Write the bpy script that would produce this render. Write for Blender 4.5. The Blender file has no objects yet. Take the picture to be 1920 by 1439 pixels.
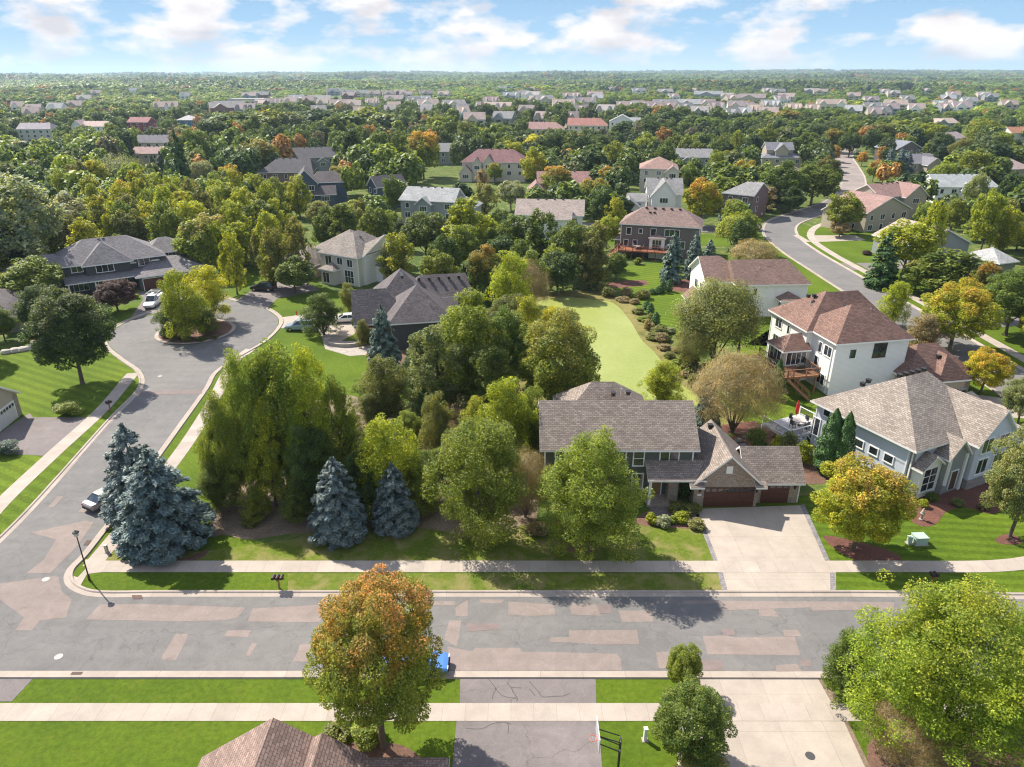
import bpy, math, random
import numpy as np
from mathutils import Vector, Matrix
R = math.radians
# ------------------------------------------------------------------ camera, sky, sun, exposure
FPX = 1331.0; CX = 960.0; CY = 719.5; CAMH = 39.0
PITCH = math.atan((CY - 137.0) / FPX)
SP, CP = math.sin(PITCH), math.cos(PITCH)
SUN_EL, SUN_DIR = R(46), R(138)          # direction of the sun seen from the ground (angle from +X)
scene = bpy.context.scene
col = scene.collection
cam_d = bpy.data.cameras.new('camera'); cam = bpy.data.objects.new('camera', cam_d); col.objects.link(cam)
cam.location = (0, 0, CAMH); cam.rotation_euler = (math.pi / 2 - PITCH, 0, 0)
cam_d.sensor_fit = 'HORIZONTAL'; cam_d.sensor_width = 36.0; cam_d.lens = 36.0 * FPX / 1920.0
cam_d.clip_start = 0.5; cam_d.clip_end = 60000
scene.camera = cam
world = bpy.data.worlds.new("World"); scene.world = world; world.use_nodes = True
def build_world():
    nt = world.node_tree; nt.nodes.clear()
    N = nt.nodes.new; L = nt.links.new
    out = N('ShaderNodeOutputWorld'); bg = N('ShaderNodeBackground'); bg.inputs[1].default_value = 0.14
    sky = N('ShaderNodeTexSky'); sky.sky_type = 'NISHITA'; sky.sun_disc = False
    sky.sun_elevation = SUN_EL; sky.sun_rotation = math.pi / 2 - SUN_DIR
    sky.altitude = 200; sky.air_density = 1.0; sky.dust_density = 0.4; sky.ozone_density = 2.5
    tc = N('ShaderNodeTexCoord')
    sep = N('ShaderNodeSeparateXYZ'); L(tc.outputs['Generated'], sep.inputs[0])
    # clouds: two octaves of stretched noise in the sky's own directions
    mp = N('ShaderNodeMapping'); mp.inputs['Scale'].default_value = (10.5, 10.5, 25.0); mp.inputs['Location'].default_value = (3.1, 1.7, 0.45)
    L(tc.outputs['Generated'], mp.inputs[0])
    n1 = N('ShaderNodeTexNoise'); n1.inputs['Scale'].default_value = 1.0; n1.inputs['Detail'].default_value = 9; n1.inputs['Roughness'].default_value = 0.52
    n1.inputs['Distortion'].default_value = 0.0
    L(mp.outputs[0], n1.inputs[0])
    r1 = N('ShaderNodeValToRGB'); r1.color_ramp.elements[0].position = 0.46; r1.color_ramp.elements[1].position = 0.58
    L(n1.outputs[0], r1.inputs[0])
    mp2 = N('ShaderNodeMapping'); mp2.inputs['Scale'].default_value = (10.5, 10.5, 25.0); mp2.inputs['Location'].default_value = (3.1, 1.7, 1.25)
    L(tc.outputs['Generated'], mp2.inputs[0])
    n2 = N('ShaderNodeTexNoise'); n2.inputs['Scale'].default_value = 1.0; n2.inputs['Detail'].default_value = 5
    L(mp2.outputs[0], n2.inputs[0])
    r2 = N('ShaderNodeValToRGB'); r2.color_ramp.elements[0].position = 0.48; r2.color_ramp.elements[1].position = 0.66
    r2.color_ramp.elements[0].color = (4.09, 3.95, 3.95, 1); r2.color_ramp.elements[1].color = (2.88, 2.79, 2.98, 1)
    L(n2.outputs[0], r2.inputs[0])
    # lower sky: pale blue at the skyline deepening upwards, then the physical sky above
    rl = N('ShaderNodeValToRGB'); L(sep.outputs[2], rl.inputs[0]); e = rl.color_ramp.elements
    e[0].position = 0.0; e[0].color = (2.51, 3.30, 3.81, 1); e[1].position = 0.12; e[1].color = (1.12, 2.00, 3.21, 1)
    q = e.new(0.045); q.color = (1.67, 2.65, 3.63, 1)
    rf = N('ShaderNodeMapRange'); L(sep.outputs[2], rf.inputs[0]); rf.inputs[1].default_value = 0.14; rf.inputs[2].default_value = 0.5
    lo = N('ShaderNodeMixRGB'); L(rf.outputs[0], lo.inputs[0]); L(rl.outputs[0], lo.inputs[1]); L(sky.outputs[0], lo.inputs[2])
    # clouds thin out overhead and against the skyline
    fz = N('ShaderNodeMapRange'); L(sep.outputs[2], fz.inputs[0]); fz.inputs[1].default_value = -0.01; fz.inputs[2].default_value = 0.03; fz.inputs[3].default_value = 0.6
    fm = N('ShaderNodeMath'); fm.operation = 'MULTIPLY'; L(r1.outputs[0], fm.inputs[0]); L(fz.outputs[0], fm.inputs[1])
    mx = N('ShaderNodeMixRGB'); L(fm.outputs[0], mx.inputs[0]); L(lo.outputs[0], mx.inputs[1]); L(r2.outputs[0], mx.inputs[2])
    L(mx.outputs[0], bg.inputs[0]); L(bg.outputs[0], out.inputs[0])
build_world()
sun_d = bpy.data.lights.new('sun', 'SUN'); sun_d.energy = 5.0; sun_d.angle = R(0.53); sun_d.color = (1.0, 0.93, 0.81)
sun = bpy.data.objects.new('sun', sun_d); col.objects.link(sun)
sv = Vector((math.cos(SUN_DIR) * math.cos(SUN_EL), math.sin(SUN_DIR) * math.cos(SUN_EL), math.sin(SUN_EL)))
sun.rotation_euler = sv.to_track_quat('Z', 'Y').to_euler(); sun.location = (0, 0, 200)
scene.view_settings.view_transform = 'Standard'; scene.view_settings.look = 'None'
scene.view_settings.exposure = 0.9; scene.view_settings.gamma = 1.0; scene.view_settings.use_curve_mapping = False
scene.cycles.max_bounces = 8; scene.cycles.diffuse_bounces = 5; scene.cycles.glossy_bounces = 2
scene.cycles.transmission_bounces = 3; scene.cycles.volume_bounces = 0; scene.cycles.transparent_max_bounces = 4
scene.cycles.use_denoising = True; scene.cycles.denoising_prefilter = 'ACCURATE'; scene.cycles.filter_width = 1.15
# ------------------------------------------------------------------ survey helpers
def G(x, y, z=0.0):
    "where on the ground (height z) a measured sight line lands"
    u = (x - CX) / FPX; v = (y - CY) / FPX; d = (CAMH - z) / (SP + v * CP)
    return (u * d, (CP - v * SP) * d)
def PR(X, Y, Z):
    dz = CAMH - Z; d = Y * CP + dz * SP
    return (CX + FPX * X / d, CY + FPX * (-Y * SP + dz * CP) / d)
def ppm(X, Y, Z=0):
    return FPX / (Y * CP + (CAMH - Z) * SP)
def htop(bx, by, ty):
    X, Y = G(bx, by); v = (ty - CY) / FPX
    return CAMH - (v * Y * CP + Y * SP) / (CP - v * SP)
# ------------------------------------------------------------------ object helpers
def tag(o, label=None, cat=None, group=None, kind=None):
    if label: o['label'] = label
    if cat: o['category'] = cat
    if group: o['group'] = group
    if kind: o['kind'] = kind
    return o
def empty(name, loc, rz=0.0):
    o = bpy.data.objects.new(name, None); col.objects.link(o); o.location = loc; o.rotation_euler = (0, 0, rz)
    o.empty_display_size = 0.5
    return o
def linkobj(name, me, parent=None, loc=None):
    o = bpy.data.objects.new(name, me); col.objects.link(o)
    if parent: o.parent = parent
    if loc is not None: o.location = loc
    return o
def copy_tree(o, parent=None):
    c = o.copy(); col.objects.link(c)
    if parent: c.parent = parent
    for ch in list(KIDS.get(o.name, [])):
        k = copy_tree(ch, c); KIDS.setdefault(c.name, []).append(k)
    return c
KIDS = {}
class MB:
    "collects faces, auto uv in metres (u level, v up the slope)"
    def __init__(s): s.v = []; s.f = []; s.m = []; s.sm = []
    def face(s, pts, mi=0, smooth=False):
        b = len(s.v); s.v.extend([tuple(p) for p in pts]); s.f.append(tuple(range(b, b + len(pts)))); s.m.append(mi); s.sm.append(smooth)
    def box(s, x0, x1, y0, y1, z0, z1, mi=0, M=None):
        P = [(x, y, z) for z in (z0, z1) for x, y in ((x0, y0), (x1, y0), (x1, y1), (x0, y1))]
        if M is not None: P = [tuple(M @ Vector(p)) for p in P]
        for q in ((3, 2, 1, 0), (4, 5, 6, 7), (0, 1, 5, 4), (1, 2, 6, 5), (2, 3, 7, 6), (3, 0, 4, 7)):
            s.face([P[i] for i in q], mi)
    def tube(s, path, rad, n=8, mi=0, cap=True):
        rings = []
        for i, p in enumerate(path):
            p = Vector(p); a = Vector(path[max(0, i - 1)]); b = Vector(path[min(len(path) - 1, i + 1)])
            d = (b - a).normalized() if (b - a).length > 1e-9 else Vector((0, 0, 1))
            up = Vector((1, 0, 0)) if abs(d.x) < 0.9 else Vector((0, 1, 0))
            e = d.cross(up).normalized(); g = d.cross(e)
            r = rad[i] if hasattr(rad, '__len__') else rad
            rings.append([p + e * (r * math.cos(2 * math.pi * k / n)) + g * (r * math.sin(2 * math.pi * k / n)) for k in range(n)])
        for a, b in zip(rings, rings[1:]):
            for k in range(n):
                s.face([a[k], b[k], b[(k + 1) % n], a[(k + 1) % n]][::-1], mi, True)
        if cap: s.face(rings[0], mi); s.face(rings[-1][::-1], mi)
    def lathe(s, prof, c=(0, 0, 0), n=16, mi=0, M=None, smooth=True):
        rs = []
        for r, z in prof:
            rr = [Vector((c[0] + r * math.cos(2 * math.pi * k / n), c[1] + r * math.sin(2 * math.pi * k / n), c[2] + z)) for k in range(n)]
            if M is not None: rr = [M @ p for p in rr]
            rs.append(rr)
        for a, b in zip(rs, rs[1:]):
            for k in range(n): s.face([a[k], a[(k + 1) % n], b[(k + 1) % n], b[k]], mi, smooth)
        s.face(rs[0][::-1], mi); s.face(rs[-1], mi)
    def mesh(s, name, mats):
        me = bpy.data.meshes.new(name); me.from_pydata(s.v, [], s.f)
        for m in (mats if isinstance(mats, (list, tuple)) else [mats]): me.materials.append(m)
        me.polygons.foreach_set('material_index', s.m); me.polygons.foreach_set('use_smooth', s.sm)
        uv = me.uv_layers.new(name='UVMap'); data = []
        for p in me.polygons:
            n = p.normal
            if abs(n.z) > 0.995: ud = Vector((1, 0, 0)); vd = Vector((0, 1, 0))
            else:
                ud = Vector((0, 0, 1)).cross(n).normalized(); vd = n.cross(ud)
            for vi in p.vertices:
                c = me.vertices[vi].co; data += [c.dot(ud), c.dot(vd)]
        uv.data.foreach_set('uv', data)
        me.update(); return me
    def build(s, name, mats, parent=None, loc=None):
        o = linkobj(name, s.mesh(name, mats), parent, loc)
        if parent: KIDS.setdefault(parent.name, []).append(o)
        return o
# ------------------------------------------------------------------ materials
MATS = {}
def newmat(name):
    m = bpy.data.materials.new(name); m.use_nodes = True; nt = m.node_tree
    b = nt.nodes['Principled BSDF']; return m, nt, b
def nd(nt, t, **k):
    n = nt.nodes.new(t)
    for a, v in k.items():
        if a in n.inputs: n.inputs[a].default_value = v
        else: setattr(n, a, v)
    return n
def mixc(nt, f, a, b, mode='MIX'):
    m = nt.nodes.new('ShaderNodeMixRGB'); m.blend_type = mode
    for i, s in ((0, f), (1, a), (2, b)):
        if isinstance(s, bpy.types.NodeSocket): nt.links.new(s, m.inputs[i])
        else: m.inputs[i].default_value = s if i == 0 else (s[0], s[1], s[2], 1)
    return m.outputs[0]
def noise(nt, scale, detail=4, rough=0.55, vec=None, dist=0):
    n = nt.nodes.new('ShaderNodeTexNoise'); n.inputs['Scale'].default_value = scale; n.inputs['Detail'].default_value = detail
    n.inputs['Roughness'].default_value = rough; n.inputs['Distortion'].default_value = dist
    if vec is not None: nt.links.new(vec, n.inputs['Vector'])
    return n.outputs[0]
def ramp(nt, s, stops):
    r = nt.nodes.new('ShaderNodeValToRGB'); nt.links.new(s, r.inputs[0])
    e = r.color_ramp.elements
    while len(e) < len(stops): e.new(0.5)
    for k, (p, c) in enumerate(stops):
        e[k].position = p; e[k].color = (c, c, c, 1) if not hasattr(c, '__len__') else (*c, 1)
    return r.outputs[0]
def posn(nt): return nt.nodes.new('ShaderNodeNewGeometry').outputs['Position']
def uvn(nt): return nt.nodes.new('ShaderNodeUVMap').outputs[0]
def bump(nt, b, h, strength=0.3, dist=0.05):
    n = nt.nodes.new('ShaderNodeBump'); n.inputs['Strength'].default_value = strength; n.inputs['Distance'].default_value = dist
    nt.links.new(h, n.inputs['Height']); nt.links.new(n.outputs[0], b.inputs['Normal'])
def mul(c, k): return tuple(min(1, x * k) for x in c)
def m_plain(name, c, rough=0.6, metal=0.0, var=0.12):
    key = ('p', name, c, rough, metal)
    if key in MATS: return MATS[key]
    m, nt, b = newmat(name)
    f = noise(nt, 3.0, 5, 0.6, posn(nt))
    nt.links.new(mixc(nt, f, mul(c, 1 - var), mul(c, 1 + var)), b.inputs['Base Color'])
    b.inputs['Roughness'].default_value = rough; b.inputs['Metallic'].default_value = metal
    MATS[key] = m; return m
def m_shingle(c):
    key = ('sh', c)
    if key in MATS: return MATS[key]
    m, nt, b = newmat('asphalt_shingles'); uv = uvn(nt)
    br = nd(nt, 'ShaderNodeTexBrick', Scale=1.0); nt.links.new(uv, br.inputs[0])
    br.inputs['Brick Width'].default_value = 0.42; br.inputs['Row Height'].default_value = 0.20; br.inputs['Mortar Size'].default_value = 0.022
    br.inputs['Color1'].default_value = (*mul(c, 0.78), 1); br.inputs['Color2'].default_value = (*mul(c, 1.3), 1); br.inputs['Mortar'].default_value = (*mul(c, 0.5), 1)
    br.offset = 0.5; br.inputs['Bias'].default_value = 0.0
    f = noise(nt, 7, 3, 0.7, uv); g = noise(nt, 0.35, 4, 0.6, uv)
    c2 = mixc(nt, 1.0, br.outputs[0], ramp(nt, f, [(0.3, 0.78), (0.7, 1.22)]), 'MULTIPLY')
    c3 = mixc(nt, 1.0, c2, ramp(nt, g, [(0.3, 0.86), (0.7, 1.12)]), 'MULTIPLY')
    nt.links.new(c3, b.inputs['Base Color']); b.inputs['Roughness'].default_value = 0.85; b.inputs['Specular IOR Level'].default_value = 0.25
    bump(nt, b, br.outputs['Fac'], -0.5, 0.03)
    MATS[key] = m; return m
def m_siding(c, lap=0.17):
    key = ('sd', c, lap)
    if key in MATS: return MATS[key]
    m, nt, b = newmat('lap_siding'); uv = uvn(nt)
    sp = nt.nodes.new('ShaderNodeSeparateXYZ'); nt.links.new(uv, sp.inputs[0])
    dv = nd(nt, 'ShaderNodeMath', operation='DIVIDE'); dv.inputs[1].default_value = lap; nt.links.new(sp.outputs[1], dv.inputs[0])
    fr = nd(nt, 'ShaderNodeMath', operation='FRACT'); nt.links.new(dv.outputs[0], fr.inputs[0])
    ln = ramp(nt, fr.outputs[0], [(0.0, 0.55), (0.14, 1.0)])
    f = noise(nt, 0.8, 4, 0.6, uv)
    base = mixc(nt, f, mul(c, 0.93), mul(c, 1.06))
    nt.links.new(mixc(nt, 1.0, base, ln, 'MULTIPLY'), b.inputs['Base Color']); b.inputs['Roughness'].default_value = 0.6
    bump(nt, b, fr.outputs[0], -0.35, 0.02)
    MATS[key] = m; return m
def m_brick(c, c2, mort, w=0.3, h=0.11, name='brickwork'):
    key = ('br', c, c2, w)
    if key in MATS: return MATS[key]
    m, nt, b = newmat(name); uv = uvn(nt)
    br = nd(nt, 'ShaderNodeTexBrick', Scale=1.0); nt.links.new(uv, br.inputs[0])
    br.inputs['Brick Width'].default_value = w; br.inputs['Row Height'].default_value = h; br.inputs['Mortar Size'].default_value = 0.012
    br.inputs['Color1'].default_value = (*c, 1); br.inputs['Color2'].default_value = (*c2, 1); br.inputs['Mortar'].default_value = (*mort, 1)
    f = noise(nt, 5, 3, 0.7, uv)
    nt.links.new(mixc(nt, 1.0, br.outputs[0], ramp(nt, f, [(0.3, 0.7), (0.7, 1.3)]), 'MULTIPLY'), b.inputs['Base Color'])
    b.inputs['Roughness'].default_value = 0.85; bump(nt, b, br.outputs['Fac'], -0.5, 0.02)
    MATS[key] = m; return m
def m_glass():
    if 'glass' in MATS: return MATS['glass']
    m, nt, b = newmat('window_glass')
    f = noise(nt, 1.3, 3, 0.6, posn(nt))
    nt.links.new(ramp(nt, f, [(0.35, (0.012, 0.016, 0.02)), (0.7, (0.05, 0.06, 0.07))]), b.inputs['Base Color'])
    b.inputs['Roughness'].default_value = 0.05; b.inputs['Specular IOR Level'].default_value = 0.9
    MATS['glass'] = m; return m
def m_lawn(name, c, stripe=0.0, ang=0.0, dry=0.0, width=1.1):
    m, nt, b = newmat(name); p = posn(nt)
    f = noise(nt, 0.12, 5, 0.6, p); g = noise(nt, 2.5, 6, 0.75, p); h = noise(nt, 0.45, 4, 0.6, p, 0.4)
    c1 = mixc(nt, ramp(nt, f, [(0.35, 0.0), (0.65, 1.0)]), mul(c, 0.82), (c[0] * 1.25, c[1] * 1.1, c[2] * 1.1))
    c2 = mixc(nt, 1.0, c1, ramp(nt, g, [(0.25, 0.62), (0.75, 1.38)]), 'MULTIPLY')
    k_ = noise(nt, 1.1, 6, 0.78, p, 0.8)
    c2 = mixc(nt, ramp(nt, k_, [(0.55, 0.0), (0.72, 0.5)]), c2, (c[0] * 1.9, c[1] * 1.12, c[2] * 2.2))
    c2 = mixc(nt, ramp(nt, k_, [(0.28, 0.5), (0.42, 0.0)]), c2, (c[0] * .62, c[1] * .72, c[2]))
    if dry > 0:
        c2 = mixc(nt, ramp(nt, h, [(0.56 - dry * 0.2, 0.0), (0.74 - dry * 0.2, 0.85)]), c2, (0.22, 0.19, 0.075))
    if stripe > 0:
        mp = nd(nt, 'ShaderNodeMapping'); mp.inputs['Rotation'].default_value = (0, 0, ang); nt.links.new(p, mp.inputs[0])
        wv = nd(nt, 'ShaderNodeTexWave', Scale=0.31 / width, Distortion=0.6); wv.inputs['Detail Scale'].default_value = 0.6; nt.links.new(mp.outputs[0], wv.inputs[0])
        c2 = mixc(nt, 1.0, c2, ramp(nt, wv.outputs[0], [(0.3, 1 - stripe), (0.7, 1 + stripe)]), 'MULTIPLY')
    nt.links.new(c2, b.inputs['Base Color']); b.inputs['Roughness'].default_value = 0.9; b.inputs['Specular IOR Level'].default_value = 0.1
    bump(nt, b, noise(nt, 9, 4, 0.7, p), 0.6, 0.08)
    return m
def m_asphalt(name, c, crack=0.5, blotch=0.15):
    m, nt, b = newmat(name); p = posn(nt)
    f = noise(nt, 0.09, 5, 0.6, p); g = noise(nt, 12, 5, 0.8, p); h = noise(nt, 0.8, 5, 0.7, p, 1.0)
    c1 = mixc(nt, ramp(nt, f, [(0.4, 0.0), (0.6, 1.0)]), mul(c, 1 - blotch), (c[0] * (1 + blotch * 1.3), c[1] * (1 + blotch), c[2] * (1 + blotch * 0.8)))
    c2 = mixc(nt, 1.0, c1, ramp(nt, g, [(0.2, 0.72), (0.8, 1.28)]), 'MULTIPLY')
    c3 = mixc(nt, 1.0, c2, ramp(nt, h, [(0.3, 0.88), (0.7, 1.12)]), 'MULTIPLY')
    mpl = nd(nt, 'ShaderNodeMapping'); mpl.inputs['Scale'].default_value = (0.05, 0.9, 1); nt.links.new(p, mpl.inputs[0])
    c3 = mixc(nt, 1.0, c3, ramp(nt, noise(nt, 1.0, 3, 0.6, mpl.outputs[0]), [(0.35, 0.95), (0.65, 1.04)]), 'MULTIPLY')
    sp_ = noise(nt, 0.5, 3, 0.6, p, 0.3)
    c3 = mixc(nt, ramp(nt, sp_, [(0.68, 0.0), (0.76, 0.35)]), c3, mul(c, .45))
    if crack > 0:
        vo = nd(nt, 'ShaderNodeTexVoronoi', feature='DISTANCE_TO_EDGE', Scale=0.16)
        mp = nd(nt, 'ShaderNodeVectorMath', operation='ADD'); nn = nt.nodes.new('ShaderNodeTexNoise'); nn.inputs['Scale'].default_value = 0.7; nn.inputs['Detail'].default_value = 5
        nt.links.new(p, nn.inputs[0]); sc = nd(nt, 'ShaderNodeVectorMath', operation='SCALE'); sc.inputs['Scale'].default_value = 2.2
        nt.links.new(nn.outputs['Color'], sc.inputs[0]); nt.links.new(p, mp.inputs[0]); nt.links.new(sc.outputs[0], mp.inputs[1]); nt.links.new(mp.outputs[0], vo.inputs[0])
        ck = ramp(nt, vo.outputs[0], [(0.0, 1 - crack), (0.006, 1.0)])
        c3 = mixc(nt, 1.0, c3, ck, 'MULTIPLY')
    nt.links.new(c3, b.inputs['Base Color']); b.inputs['Roughness'].default_value = 0.9; b.inputs['Specular IOR Level'].default_value = 0.25
    return m
def m_concrete(name, c, along=1.5, across=0.0, jw=0.03):
    "u runs along the strip; joints every `along` metres"
    m, nt, b = newmat(name); uv = uvn(nt); p = posn(nt)
    sp = nt.nodes.new('ShaderNodeSeparateXYZ'); nt.links.new(uv, sp.inputs[0])
    def joint(sock, per):
        dv = nd(nt, 'ShaderNodeMath', operation='DIVIDE'); dv.inputs[1].default_value = per; nt.links.new(sock, dv.inputs[0])
        fr = nd(nt, 'ShaderNodeMath', operation='FRACT'); nt.links.new(dv.outputs[0], fr.inputs[0])
        fl = nd(nt, 'ShaderNodeMath', operation='FLOOR'); nt.links.new(dv.outputs[0], fl.inputs[0])
        return ramp(nt, fr.outputs[0], [(0.0, 0.5), (jw / per, 1.0)]), fl.outputs[0]
    j, cell = joint(sp.outputs[0], along)
    wn = nd(nt, 'ShaderNodeTexWhiteNoise', noise_dimensions='1D'); nt.links.new(cell, wn.inputs['W'])
    base = mixc(nt, wn.outputs[0], mul(c, 0.93), mul(c, 1.06))
    base = mixc(nt, 1.0, base, j, 'MULTIPLY')
    if across > 0:
        j2, _ = joint(sp.outputs[1], across); base = mixc(nt, 1.0, base, j2, 'MULTIPLY')
    f = noise(nt, 0.6, 5, 0.65, p); g = noise(nt, 14, 4, 0.8, p)
    base = mixc(nt, 1.0, base, ramp(nt, f, [(0.3, 0.86), (0.7, 1.08)]), 'MULTIPLY')
    base = mixc(nt, 1.0, base, ramp(nt, g, [(0.25, 0.88), (0.75, 1.1)]), 'MULTIPLY')
    nt.links.new(base, b.inputs['Base Color']); b.inputs['Roughness'].default_value = 0.88; b.inputs['Specular IOR Level'].default_value = 0.25
    return m
def m_mulch(name, c):
    m, nt, b = newmat(name); p = posn(nt)
    f = noise(nt, 5, 6, 0.8, p); g = noise(nt, 0.5, 4, 0.6, p)
    c1 = mixc(nt, ramp(nt, f, [(0.3, 0.0), (0.7, 1.0)]), mul(c, 0.5), mul(c, 1.6))
    nt.links.new(mixc(nt, 1.0, c1, ramp(nt, g, [(0.3, 0.75), (0.7, 1.2)]), 'MULTIPLY'), b.inputs['Base Color']); b.inputs['Roughness'].default_value = 0.95
    bump(nt, b, f, 0.8, 0.1); return m
def m_leaf(name, trans=0.3, instancer=False):
    m, nt, b = newmat(name)
    ra = nd(nt, 'ShaderNodeAttribute', attribute_name='rnd'); ha = nd(nt, 'ShaderNodeAttribute', attribute_name='hh')
    if instancer:
        ca = nd(nt, 'ShaderNodeAttribute', attribute_name='tcol', attribute_type='INSTANCER'); cA = ca.outputs['Color']; base = cA
    else:
        oi = nt.nodes.new('ShaderNodeObjectInfo'); cA = oi.outputs['Color']
        au = nd(nt, 'ShaderNodeAttribute', attribute_name='autumn', attribute_type='OBJECT')
        p = nt.nodes.new('ShaderNodeTexCoord').outputs['Object']
        nz = noise(nt, 0.5, 4, 0.7, p)
        ad = nd(nt, 'ShaderNodeMath', operation='MULTIPLY_ADD'); nt.links.new(nz, ad.inputs[0]); ad.inputs[1].default_value = 1.5; nt.links.new(ha.outputs['Fac'], ad.inputs[2])
        mr = nd(nt, 'ShaderNodeMapRange'); nt.links.new(ad.outputs[0], mr.inputs[0]); mr.inputs[1].default_value = 1.38; mr.inputs[2].default_value = 1.75
        f2 = nd(nt, 'ShaderNodeMath', operation='MULTIPLY'); nt.links.new(mr.outputs[0], f2.inputs[0]); nt.links.new(oi.outputs['Alpha'], f2.inputs[1])
        lr = nd(nt, 'ShaderNodeMapRange'); nt.links.new(ra.outputs['Fac'], lr.inputs[0]); lr.inputs[3].default_value = 0.35; lr.inputs[4].default_value = 1.3
        f3 = nd(nt, 'ShaderNodeMath', operation='MULTIPLY'); f3.use_clamp = True; nt.links.new(f2.outputs[0], f3.inputs[0]); nt.links.new(lr.outputs[0], f3.inputs[1])
        base = mixc(nt, f3.outputs[0], cA, au.outputs['Color'])
        # clumps of yellower and bluer green within one crown
        nz2 = noise(nt, 0.9, 2, 0.5, p)
        base = mixc(nt, 1.0, base, ramp(nt, nz2, [(0.35, (0.78, 0.86, 0.9)), (0.65, (1.22, 1.14, 1.0))]), 'MULTIPLY')
    base = mixc(nt, 1.0, base, ramp(nt, ra.outputs['Fac'], [(0.0, (0.52, 0.58, 0.6)), (0.7, (1.1, 1.08, 1.0)), (1.0, (1.9, 1.75, 1.7))]), 'MULTIPLY')  # random leaf tone; its wide range paints in the sparkle of sunlit leaves
    nt.links.new(base, b.inputs['Base Color']); b.inputs['Roughness'].default_value = 0.55; b.inputs['Specular IOR Level'].default_value = 0.3
    b.inputs['Specular IOR Level'].default_value = 0.4
    tr = nt.nodes.new('ShaderNodeBsdfTranslucent')
    tc2 = mixc(nt, 1.0, base, (1.25, 1.15, 0.5), 'MULTIPLY'); nt.links.new(tc2, tr.inputs[0])
    ms = nt.nodes.new('ShaderNodeMixShader'); ms.inputs[0].default_value = trans
    nt.links.new(b.outputs[0], ms.inputs[1]); nt.links.new(tr.outputs[0], ms.inputs[2])
    nt.links.new(ms.outputs[0], nt.nodes['Material Output'].inputs[0])
    return m
M_LEAF = m_leaf('leaves', 0.5); M_NEEDLE = m_leaf('needles', 0.12); M_FAR = m_leaf('far_leaves', 0.35, True)
M_BARK = m_plain('bark', (0.11, 0.085, 0.065), 0.9, 0, 0.35)
M_BARK_P = m_plain('pale_bark', (0.3, 0.27, 0.22), 0.9, 0, 0.35)
M_GRASS = m_lawn('lawn_grass', (0.076, 0.128, 0.010), 0.0)
M_GRASS_S = m_lawn('striped_lawn_grass', (0.074, 0.128, 0.010), 0.13, R(96), 0.0)
M_GRASS_T = m_lawn('fine_striped_lawn', (0.085, 0.140, 0.011), 0.12, R(-62), 0.0, 1.5)
M_GRASS_D = m_lawn('dry_lawn_grass', (0.10, 0.145, 0.018), 0.0, 0, 0.55)
M_GROUND = m_lawn('rough_ground', (0.07, 0.12, 0.025), 0.0, 0, 0.35)
M_ROAD = m_asphalt('asphalt', (0.155, 0.149, 0.145), 0.25, 0.07)
M_PATCH = m_asphalt('asphalt_patch', (0.222, 0.182, 0.165), 0.0, 0.05)
M_PATCH2 = m_asphalt('asphalt_patch_brown', (0.185, 0.148, 0.14), 0.0, 0.05)
M_DRIVE = m_asphalt('driveway_asphalt', (0.17, 0.15, 0.148), 0.35, 0.1)
M_FARROAD = m_asphalt('worn_pink_asphalt', (0.24, 0.205, 0.19), 0.2, 0.1)
M_WALK = m_concrete('sidewalk_concrete', (0.385, 0.33, 0.285), 1.52)
M_CURB = m_concrete('kerb_concrete', (0.36, 0.305, 0.262), 3.0, 0, 0.04)
M_CDRV = m_concrete('driveway_concrete', (0.37, 0.318, 0.27), 2.9, 3.0, 0.03)
M_MULCH = m_mulch('bark_mulch', (0.14, 0.075, 0.05)); M_RMULCH = m_mulch('red_mulch', (0.13, 0.052, 0.036)); M_LITTER = m_mulch('leaf_litter', (0.19, 0.14, 0.095))
M_WHITE = m_plain('white_trim', (0.78, 0.78, 0.76), 0.5, 0, 0.03)
M_METAL = m_plain('dark_metal', (0.03, 0.028, 0.026), 0.5, 0.3)
M_RUBBER = m_plain('rubber', (0.02, 0.02, 0.02), 0.8); M_CHROME = m_plain('alloy', (0.5, 0.5, 0.52), 0.3, 0.9)
M_WOOD = m_plain('deck_wood', (0.24, 0.11, 0.055), 0.7, 0, 0.3)
M_STONE = m_brick((0.36, 0.32, 0.28), (0.24, 0.2, 0.17), (0.4, 0.37, 0.33), 0.45, 0.18, 'stonework')
GLASS = m_glass()
# ------------------------------------------------------------------ ground, roads, walks
def W(pts): return [G(*p) for p in pts]
def cat_rom(P, k=8, closed=False):
    P = [Vector((p[0], p[1])) for p in P]; out = []; n = len(P)
    rng = range(n if closed else n - 1)
    for i in rng:
        if closed: a, b, c, d = P[(i - 1) % n], P[i], P[(i + 1) % n], P[(i + 2) % n]
        else: a, b, c, d = P[max(0, i - 1)], P[i], P[i + 1], P[min(n - 1, i + 2)]
        for j in range(k):
            t = j / k
            out.append(0.5 * ((2 * b) + (c - a) * t + (2 * a - 5 * b + 4 * c - d) * t * t + (3 * b - a - 3 * c + d) * t ** 3))
    if not closed: out.append(P[-1])
    return out
def offs(P, off, closed=False):
    out = []; n = len(P)
    for i in range(n):
        a = P[(i - 1) % n] if closed or i > 0 else P[i]; b = P[(i + 1) % n] if closed or i < n - 1 else P[i]
        d = (b - a).normalized(); out.append(P[i] + Vector((-d.y, d.x)) * off)
    return out
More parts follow.
